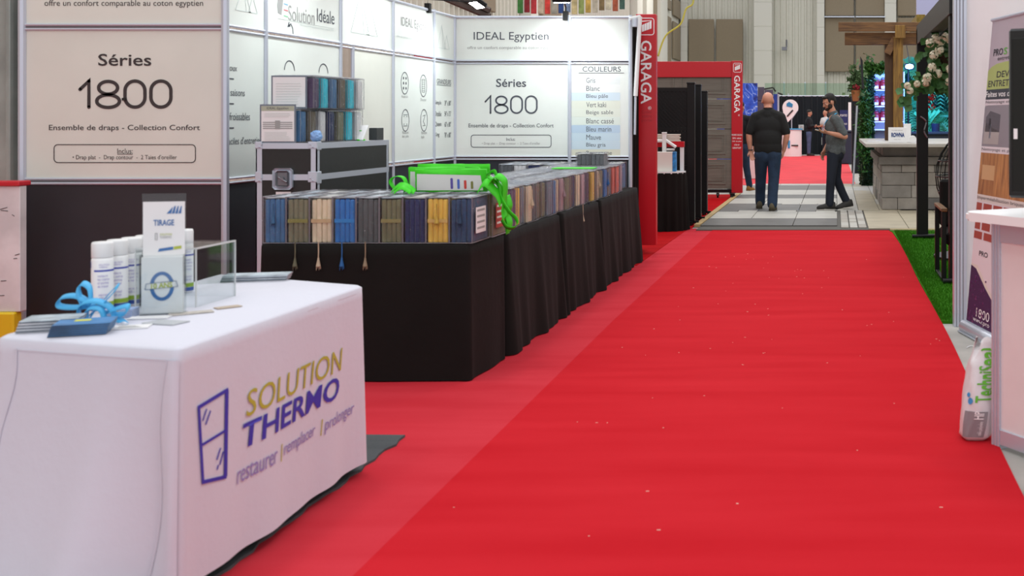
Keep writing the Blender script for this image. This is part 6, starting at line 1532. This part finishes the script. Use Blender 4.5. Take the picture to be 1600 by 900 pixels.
# roll-up banner facing the aisle
O = Vector((.857, 7.57, .06)); du = Vector((.22, -.975, 0)).normalized(); dv = Vector((.178, .03, 2.0)).normalized()
t = thing('rollup_banner', 'tall roll-up banner lettered PRO with brick and wood pictures', 'banner', (.95, 7.2, 0))
def fb(u, v, w_=0): n = du.cross(dv).normalized(); return O+du*u+dv*v+n*w_
M_bl = mat('banner_lilac', '#b5a9b4', .5); bm = BM(); poly_plate(bm, [(0, 0), (.85, 0), (.85, 2.0), (0, 2.0)], lambda u, v, w_=0: fb(u, v, w_-.004), .004); fin('banner_sheet', bm, M_bl, t)
bm = BM(); cyl(bm, fb(-.01, 2.005), fb(.86, 2.005), .012); fin('top_rail', bm, M_alu, t)
bm = BM(); cyl(bm, fb(-.02, -.02), fb(.87, -.02), .045, .045, 16); box(bm, -.03, .88, -.05, .05, -.055, -.045, mx=Matrix.Translation(O) @ Matrix.Rotation(math.atan2(du.y, du.x), 4, 'Z')); fin('cassette', bm, M_alu, t, True)
def reg(pts, c, nm='print', w0=.0006, m=None):
    bm = BM(); poly_plate(bm, pts, lambda u, v, w_=0: fb(u, v, w_+w0), .0003); return fin(nm, bm, m or mat('bn_'+c, c, .55), t)
def vz(py, u=.15):  # picture row to height on the banner near its left edge
    q = fb(u, 1.0); return (Z_(py, q.y)-.06)
reg([(0, .75), (.85, .75), (.85, 0), (0, 0)], '#e6dde2'); reg([(0, .40), (.12, .40), (.3, .30), (.85, .05), (.85, 0), (0, 0)], '#e0dad0', w0=.0007)
reg([(0, .39), (.10, .375), (.3, .27), (.85, .03), (.85, 0), (0, 0)], '#3a2350', w0=.0012)
rb = random.Random(2); bm = BM()
for k in range(60):
    u = rb.uniform(.01, .3); v = rb.uniform(.02, .33)
    disc(bm, u, v, rb.uniform(.004, .011), lambda a, b_, w_=0: fb(a, b_, w_+.0018), .001, 8)
fin('water_drops', bm, mat('drop_purple', '#54406e', .25), t)
# curved lime and dark header bands
reg([(0, vz(138)), (.0, vz(108)), (.06, vz(102)), (.15, vz(98)), (.3, vz(96)), (.85, vz(96)), (.85, vz(138))], '#a9b86a')
reg([(0, vz(154)), (0, vz(138)), (.85, vz(138)), (.85, vz(154))], '#2c2f3c', w0=.0009)
reg([(0, vz(163)), (0, vz(154)), (.85, vz(154)), (.85, vz(163))], '#d8d0d6', w0=.0009)
reg([(0, vz(228)), (0, vz(165)), (.06, vz(163)), (.85, vz(163)), (.85, vz(228))], '#8c8890', w0=.0009)
reg([(0, vz(238)), (0, vz(228)), (.85, vz(228)), (.85, vz(238))], '#e0dadf', w0=.0010)
reg([(0, vz(304)), (0, vz(238)), (.85, vz(238)), (.85, vz(304))], 'wood', w0=.0009, m=wood_mat('print_wood', '#8a5a34', '#c08a52', (10, 10, 1)))
reg([(.05, vz(280)), (.05, vz(257)), (.28, vz(257)), (.28, vz(280))], '#c9a272', w0=.0014)
reg([(0, vz(315)), (0, vz(304)), (.85, vz(304)), (.85, vz(315))], '#d8d2cc', w0=.0010)
# printed house picture
for pts, c in (([(.02, vz(224)), (.03, vz(190)), (.3, vz(205)), (.3, vz(224))], '#a8a2a0'), ([(.04, vz(205)), (.04, vz(182)), (.11, vz(172)), (.30, vz(178)), (.30, vz(205))], '#55515a'), ([(.10, vz(200)), (.10, vz(184)), (.14, vz(184)), (.14, vz(200))], '#2c2a30'), ([(.12, vz(215)), (.125, vz(195)), (.15, vz(192)), (.155, vz(215))], '#9aa0b0')): reg(pts, c, w0=.0016)
# printed brick picture
v0, v1 = vz(375), vz(315); reg([(0, v0), (0, v1), (.85, v1), (.85, v0)], '#dcd6dc', w0=.0009); n = 4
for j in range(n):
    a = v0+(v1-v0)*j/n; b_ = v0+(v1-v0)*(j+.86)/n; u = -.05 if j % 2 else .0
    while u < .84:
        u0 = max(0, u); u1 = min(.85, u+.16)
        reg([(u0+.005, a+.005), (u1-.005, a+.005), (u1-.005, b_), (u0+.005, b_)], '#a34438', w0=.0014); u += .18
M_bi = mat('bn_ink', '#2e2a36', .6)
def bt(s_, u, py0, py1, wd_, m=M_bi, **k): z0 = vz(py1); z1 = vz(py0); text(s_, fb, u, z0, wd_, z1-z0, m, t, align='l', w0=.002, **k)
bt('PRO', .075, 74, 85, .17, bold=.02); bt('S', .26, 74, 85, .06, mat('bn_lime', '#5fae3c', .5), bold=.02); bt('entretien', .16, 87, 93, .30)
bt('DEVIS', .17, 110, 120, .30, bold=.01); bt('ENTRETIEN', .03, 124, 134, .52, bold=.01); bt('Faites vos demandes', -.0, 141, 150, .75, M_wht, bold=.01)
bt('Nettoyage et protection', .01, 155.5, 161.5, .80); bt('Nettoyage et protection', .01, 230, 236, .80); bt('Imperméabilisation briques', .01, 306, 313, .80)
bt('PRO', .13, 391, 399, .16, bold=.02); bt('1800', .17, 479, 493, .24, M_wht); bt('www.pro', .12, 496, 503, .30, M_wht)
# white counter with aluminium profile
A = Vector((.665, 4.93, 0)); fx = Vector((.54, -.84, 0)).normalized(); gy = Vector((.84, .54, 0)).normalized()
MC = Matrix(((fx.x, gy.x, 0, A.x), (fx.y, gy.y, 0, A.y), (0, 0, 1, 0), (0, 0, 0, 1)))
t = thing('booth_counter', 'white booth counter with aluminium posts and thick white top', 'counter', tuple(A))
for (u, v) in ((0, 0), (1.0, 0), (0, .45), (1.0, .45)):
    bm = BM()
    for a, b_ in ((0, .012), (.018, .032), (.038, .05)): box(bm, u+a, u+b_, v, v+.05, .0, .965, .001, mx=MC)
    box(bm, u+.003, u+.047, v+.004, v+.046, 0, .96, mx=MC); fin('post', bm, M_alu, t)
bm = BM(); box(bm, .05, 1.0, .012, .02, .02, .96, mx=MC); fin('front_panel', bm, M_plasterw, t)
bm = BM(); box(bm, .012, .02, .05, .45, .02, .96, mx=MC); fin('side_panel', bm, M_plasterw, t)
for z0, z1 in ((.02, .085), (.88, .965)): bm = BM(); box(bm, .05, 1.0, .003, .03, z0, z1, .002, mx=MC); fin('rail', bm, M_alu, t)
bm = BM(); pts = rrect(-.10, 1.12, -.09, .55, .06, 6); poly_plate(bm, pts, lambda u, v, w_=0: MC @ Vector((u, v, .967+w_)), .038); bmesh.ops.bevel(bm, geom=[e for e in bm.edges if abs(e.verts[0].co.z-e.verts[1].co.z) < 1e-5], offset=.008, segments=2, affect='EDGES'); fin('countertop', bm, M_wht, t)
# black monitor on the counter
t = thing('monitor', 'black monitor with a small white sticker on the white booth counter', 'monitor', (.85, 4.85, 1.006))
Q = Matrix.Translation((X_(1575, 4.85), 4.85, 0)) @ Matrix.Rotation(R(-32), 4, 'Z')
bm = BM(); box(bm, 0, .98, 0, .055, Z_(309, 4.85), Z_(45, 4.85), .010, mx=Q); fin('housing', bm, M_blackp, t)
bm = BM(); box(bm, .02, .96, -.004, -.0005, Z_(300, 4.85), Z_(60, 4.85), .002, mx=Q); fin('screen', bm, mat('screen_black', '#050506', .25), t)
bm = BM(); box(bm, .028, .045, -.006, -.0045, Z_(217, 4.85), Z_(201, 4.85), mx=Q); fin('sticker', bm, M_wht, t)
bm = BM(); box(bm, .43, .55, .02, .05, 1.02, 1.2, .004, mx=Q); box(bm, .34, .64, -.03, .12, 1.0065, 1.02, .004, mx=Q); fin('stand', bm, M_blackp, t)
# sack
t = thing('product_sack', 'white plastic sack with green vertical lettering leaning at the counter', 'sack', (.60, 5.05, .013))
bm = BM(); N = 36; ks = 22; rs = random.Random(6); SC = Vector((.605, 5.02, .0125)); hgt = .40; lean = Vector((.06, .05, 0))
def sk(a, tt):
    th = a; top = max(0, (tt-.82)/.18); w_ = .066*(1+.16*math.sin(math.pi*min(1, tt*1.1)))*(1-.25*top); d_ = .085*(.55+.45*math.sin(math.pi*min(1, (tt+.12))))*(1-.75*top)
    c_ = math.cos(th); s_ = math.sin(th); ex_ = .72
    k = 1+.035*math.sin(5*th+9*tt)+.02*math.sin(11*th-14*tt)+.16*top*math.sin(6*th)
    r_ = .7 if tt < .02 else 1
    return SC+Vector((w_*k*r_*math.copysign(abs(c_)**ex_, c_), d_*k*r_*math.copysign(abs(s_)**ex_, s_), tt*hgt+(.035*top*math.sin(3*th))))+lean*tt
rings = [[bm.verts.new(sk(2*math.pi*i/N, j/ks)) for i in range(N)] for j in range(ks+1)]
for j in range(ks):
    for i in range(N): bm.faces.new((rings[j][i], rings[j][(i+1) % N], rings[j+1][(i+1) % N], rings[j+1][i]))
bm.faces.new(rings[0][::-1]); bm.faces.new(rings[-1]); fin('sack_body', bm, mat('sack_white', '#dcd6d8', .35, bump=.3, bscale=25), t, True)
def fs(u, v, w_=0):  # print wraps the aisle side: u along girth from the front, v height
    a = math.pi*1.5+(u)/.075; tt = v/hgt; p = sk(a, max(.0, min(1, tt))); n = Vector((math.cos(a), math.sin(a), 0)); return p+n*(.004+w_)
text('TechniSeal', lambda u, v, w_=0: fs(-.0-v, u, w_), .17, -.03, .20, .052, mat('tech_green', '#5fae1e', .5), t, align='l', bold=.02, cuts=.02)
bm = BM(); gr = [(-.06+.01*i, .03+.014*j) for i in range(11) for j in range(9)]
vv = {(i, j): bm.verts.new(fs(-.07+.009*i, .02+.014*j, -.001)) for i in range(11) for j in range(9)}
for i in range(10):
    for j in range(8): bm.faces.new((vv[i, j], vv[i+1, j], vv[i+1, j+1], vv[i, j+1]))
fin('grey_print', bm, mat('print_grey', '#8a8488', .5), t)
text('HP', lambda u, v, w_=0: fs(-.005-v, u, w_), .10, -.012, .035, .024, M_wht, t, align='l', bold=.02, cuts=.015); text('sable polymère', lambda u, v, w_=0: fs(-.0-v, u, w_), .03, -.01, .06, .012, M_wht, t, align='l', cuts=.01)
bm = BM(); disc(bm, 0, 0, .014, lambda u, v, w_=0: fs(-.045+u, .175+v, w_), .0008, 14); disc(bm, 0, 0, .010, lambda u, v, w_=0: fs(-.060+u, .198+v, w_), .0008, 12); fin('blue_emblem', bm, mat('tech_blue', '#3a8fc8', .5), t)
# small string and loose scrap on the concrete
bm = BM(); tube(bm, smooth_pts([(.80, 7.05, .004), (.84, 7.1, .006), (.90, 7.0, .004), (.97, 6.98, .004)]), .003); tag(fin('white_string', bm, M_wht, None), 'short white string lying on the bare concrete', 'string')
bm = BM(); poly_plate(bm, [(.70, 4.30), (.76, 4.42), (.86, 4.36), (.82, 4.1), (.74, 4.05)], lambda u, v, w_=0: Vector((u, v, .0125+w_)), .003); tag(fin('cardboard_scrap', bm, mat('cardboard', '#c9a67c', .8), None), 'torn cardboard scrap at the foot of the counter', 'scrap')

# ------------------------------------------------------------------ far end booths
M_drape = mat('drape_charcoal', '#1a2026', .95)
t = thing('drape_wall', 'long black pleated drape wall behind the far booths', 'drape', (X_(1270, 46), 46, 0))
for i, (a, b_) in enumerate(((1130, 1214), (1214, 1262), (1262, 1298), (1298, 1345), (1345, 1420))):
    bm = BM(); corrug(bm, (X_(a, 46), 46), (X_(b_, 46), 46), .01, Z_(150, 46), per=.22, dep=.06); fin('drape_panel', bm, M_drape, t)
bm = BM(); cyl(bm, P(1130, 150, 46), P(1420, 150, 46), .025); fin('drape_rod', bm, M_alu, t)
for px in (1232, 1298): bm = BM(); cyl(bm, (X_(px, 46.1), 46.1, 0), (X_(px, 46.1), 46.1, Z_(146, 46.1)), .03); fin('upright', bm, M_alu, t)
Yq = 33.0
t = thing('poster_wall', 'blue lightning poster wall standing behind the far red post', 'poster', (X_(1170, Yq), Yq, 0))
M_pb_ = bpy.data.materials.new('lightning_print'); M_pb_.use_nodes = True; nt = M_pb_.node_tree; b = nt.nodes['Principled BSDF']; b.inputs['Roughness'].default_value = .5
tc = nt.nodes.new('ShaderNodeTexCoord'); n1 = nt.nodes.new('ShaderNodeTexNoise'); n1.inputs['Scale'].default_value = 2.2; n1.inputs['Detail'].default_value = 9; n1.inputs['Distortion'].default_value = 1.6
nt.links.new(tc.outputs['Object'], n1.inputs['Vector']); r = nt.nodes.new('ShaderNodeValToRGB'); el = r.color_ramp.elements
el[0].position = .30; el[0].color = (*lin('#0d1c6e'), 1); el[1].position = .72; el[1].color = (*lin('#1a3aa8'), 1)
for p_, c_ in ((.485, '#2c5fd8'), (.50, '#b8d4f8'), (.515, '#2c5fd8')): e_ = el.new(p_); e_.color = (*lin(c_), 1)
nt.links.new(n1.outputs['Fac'], r.inputs[0]); nt.links.new(r.outputs[0], b.inputs['Base Color'])
bm = BM(); box(bm, X_(1120, Yq), X_(1183.5, Yq), Yq, Yq+.05, .02, Z_(130, Yq)); fin('poster_panel', bm, M_pb_, t)
t = thing('grey_booth_wall', 'grey modular booth wall with blue stripes beside the lightning poster', 'display wall', (X_(1200, 35), 35, 0))
for a, b_, z0, z1, c in ((1184, 1194, 157, 136, '#4e4858'), (1184, 1194, 262, 158, '#4e4858'), (1194.5, 1208, 262, 140, '#5a5464'), (1208.5, 1215, 262, 147, '#24449a')):
    bm = BM(); box(bm, X_(a, 35), X_(b_, 35), 35, 35.05, max(.02, Z_(z0, 35)), Z_(z1, 35), .004); fin('panel', bm, mat('gw_'+c, c, .6), t)
bm = BM(); cyl(bm, (X_(1216, 35), 35, .01), (X_(1216, 35), 35, Z_(144, 35)), .03); fin('post', bm, M_alu, t)
bm = BM()
for (a, b_) in (((1194, 139), (1208, 137)), ((1208, 137), (1212, 143)), ((1215, 145), (1223, 148))): tube(bm, [P(*a, 34.8), P(*b_, 34.8)], .025)
fin('lamp_arm', bm, M_black, t)
bm = BM(); box(bm, X_(1150, 27), X_(1190, 27), 27, 27.5, .012, .95, .01); tag(fin('low_cabinet', bm, M_plasterw, None), 'low white cabinet behind the bald person', 'cabinet')
# feather banner
Yf = 43.5; t = thing('feather_banner', 'white teardrop banner with blue house emblem on a pole', 'banner', (X_(1238, Yf), Yf, 0)); s = Yf/F
frf = frame((0, Yf, 0), (1, 0, 0), (0, 0, 1)); pts = []
cx_, cz_ = X_(1235, Yf), Z_(168, Yf); r_ = 12.5*s
for k in range(0, 25): a = R(-25+k*9.2); pts.append((cx_+r_*math.cos(a), cz_+r_*math.sin(a)))
pts += [(X_(1224, Yf), Z_(177, Yf)), (X_(1230, Yf), Z_(192, Yf)), (X_(1236, Yf), Z_(186, Yf))]
bm = BM(); poly_plate(bm, pts, frf, .02); fin('sail', bm, M_wht, t)
bm = BM(); tube(bm, [P(1237, 186, Yf), P(1237, 243, Yf)], .02); tube(bm, [P(1237, 186, Yf-.02), P(1247, 172, Yf-.02)], .012); fin('pole', bm, M_alu, t)
frf2 = frame((0, Yf-.03, 0), (1, 0, 0), (0, 0, 1))
bm = BM(); q = [(1229, 166), (1229, 162), (1233, 159), (1239, 163), (1238, 168)]; poly_plate(bm, [(X_(a, Yf), Z_(b_, Yf)) for a, b_ in q][::-1], frf2, .01); fin('house_emblem', bm, mat('emblem_blue', '#2a86b8', .5), t)
bm = BM(); outline(bm, [(X_(1230, Yf), Z_(182, Yf)), (X_(1239, Yf), Z_(172, Yf))], frf2, .06, .01, closed=False); fin('name_strip', bm, M_ink, t)
# round counter
t = thing('round_counter', 'white rounded promotional counter with blue mark at the far booth', 'counter', (X_(1236, 43.8), 43.8, 0)); c = Vector((X_(1237, 43.8), 43.8, 0))
bm = BM(); cyl(bm, c+Vector((0, 0, .01)), c+Vector((0, 0, 1.02)), .38, .38, 28); fin('counter_body', bm, M_wht, t, False)
bm = BM(); cyl(bm, c+Vector((0, 0, 1.021)), c+Vector((0, 0, 1.06)), .42, .42, 28); fin('counter_top', bm, M_cyan, t)
bm = BM(); box(bm, c.x-.13, c.x-.05, c.y-.40, c.y-.36, .32, .62, .01); fin('blue_mark', bm, mat('mark_blue', '#2a9ad0', .5), t)
bm = BM(); box(bm, c.x+.0, c.x+.26, c.y-.388, c.y-.30, .40, .45); fin('name_strip', bm, M_ink, t)
t = thing('wall_shelf', 'small black shelf carrying a clear jar of white items', 'shelf', (X_(1252, 45), 45, .95))
bm = BM(); box(bm, X_(1246, 45), X_(1257, 45), 44.8, 45.9, .93, .98); box(bm, X_(1251, 45)-.02, X_(1251, 45)+.02, 45.8, 45.9, .01, .93); fin('board', bm, M_black, t)
bm = BM(); box(bm, X_(1248, 45), X_(1256, 45), 44.85, 45.1, .982, 1.2, .01); tag(fin('item_jar', bm, mat('jar_white', '#c8ccca', .4, var=.3, vscale=12), None), 'box of white items on the small black shelf', 'box')
# bin, posts, posters right of the bearded person
t = thing('waste_bin', 'dark blue wheeled waste bin behind the bearded person', 'bin', (X_(1323, 36), 36, 0)); M_bin = mat('bin_navy', '#232c40', .5)
bm = BM(); box(bm, X_(1313, 36), X_(1335, 36), 36, 36.5, .02, 1.0, .02)
for v in bm.verts:
    if v.co.z < .5: v.co.x = X_(1324, 36)+(v.co.x-X_(1324, 36))*.86
fin('bin_body', bm, M_bin, t)
bm = BM(); box(bm, X_(1312, 36), X_(1336, 36), 35.96, 36.54, 1.002, 1.07, .02); fin('lid', bm, M_bin, t)
bm = BM(); box(bm, X_(1312, 43), X_(1325, 43), 43, 43.05, .5, Z_(172, 43)); o = fin('navy_poster', bm, mat('poster_navy', '#1c2460', .5), None); tag(o, 'navy poster with white lettering by the far drape', 'poster')
bm = BM(); box(bm, X_(1316, 43), X_(1324, 43), 43.01, 43.04, .012, .5); fin('poster_stand', bm, M_alu, o)
frn = frame((0, 42.99, 0), (1, 0, 0), (0, 0, 1)); text('PORTES', frn, X_(1318, 43), Z_(182, 43), .26, .08, M_wht, o); text('FENÊTRES', frn, X_(1318, 43), Z_(195, 43), .26, .08, M_wht, o)
bm = BM(); box(bm, X_(1325.5, 40), X_(1330, 40), 40, 40.08, .012, Z_(160, 40), .004); tag(fin('narrow_signboard', bm, M_wht, None), 'narrow white panel standing beside the waste bin', 'panel')
t = thing('black_stand', 'tall black booth side panel left of the planted column', 'panel', (X_(1337, 30), 30, 0))
bm = BM(); box(bm, X_(1331, 30), X_(1345, 30), 30, 30.6, .012, Z_(140, 30), .01); fin('panel', bm, M_drape, t)
# two short foil edge on far carpet and a few bits of lint on the aisle carpet
bm = BM(); rq = random.Random(14)
for k in range(70):
    x = rq.uniform(-1.4, .65); y = rq.uniform(3.6, 12); a = rq.uniform(0, 3)
    box(bm, x, x+rq.uniform(.003, .012), y, y+rq.uniform(.002, .006), .0122, .0140)
o = fin('carpet_lint', bm, mat('lint', '#e8b9a8', .8), None); tag(o, 'tiny pale lint specks scattered on the aisle carpet', 'lint', None, 'stuff')
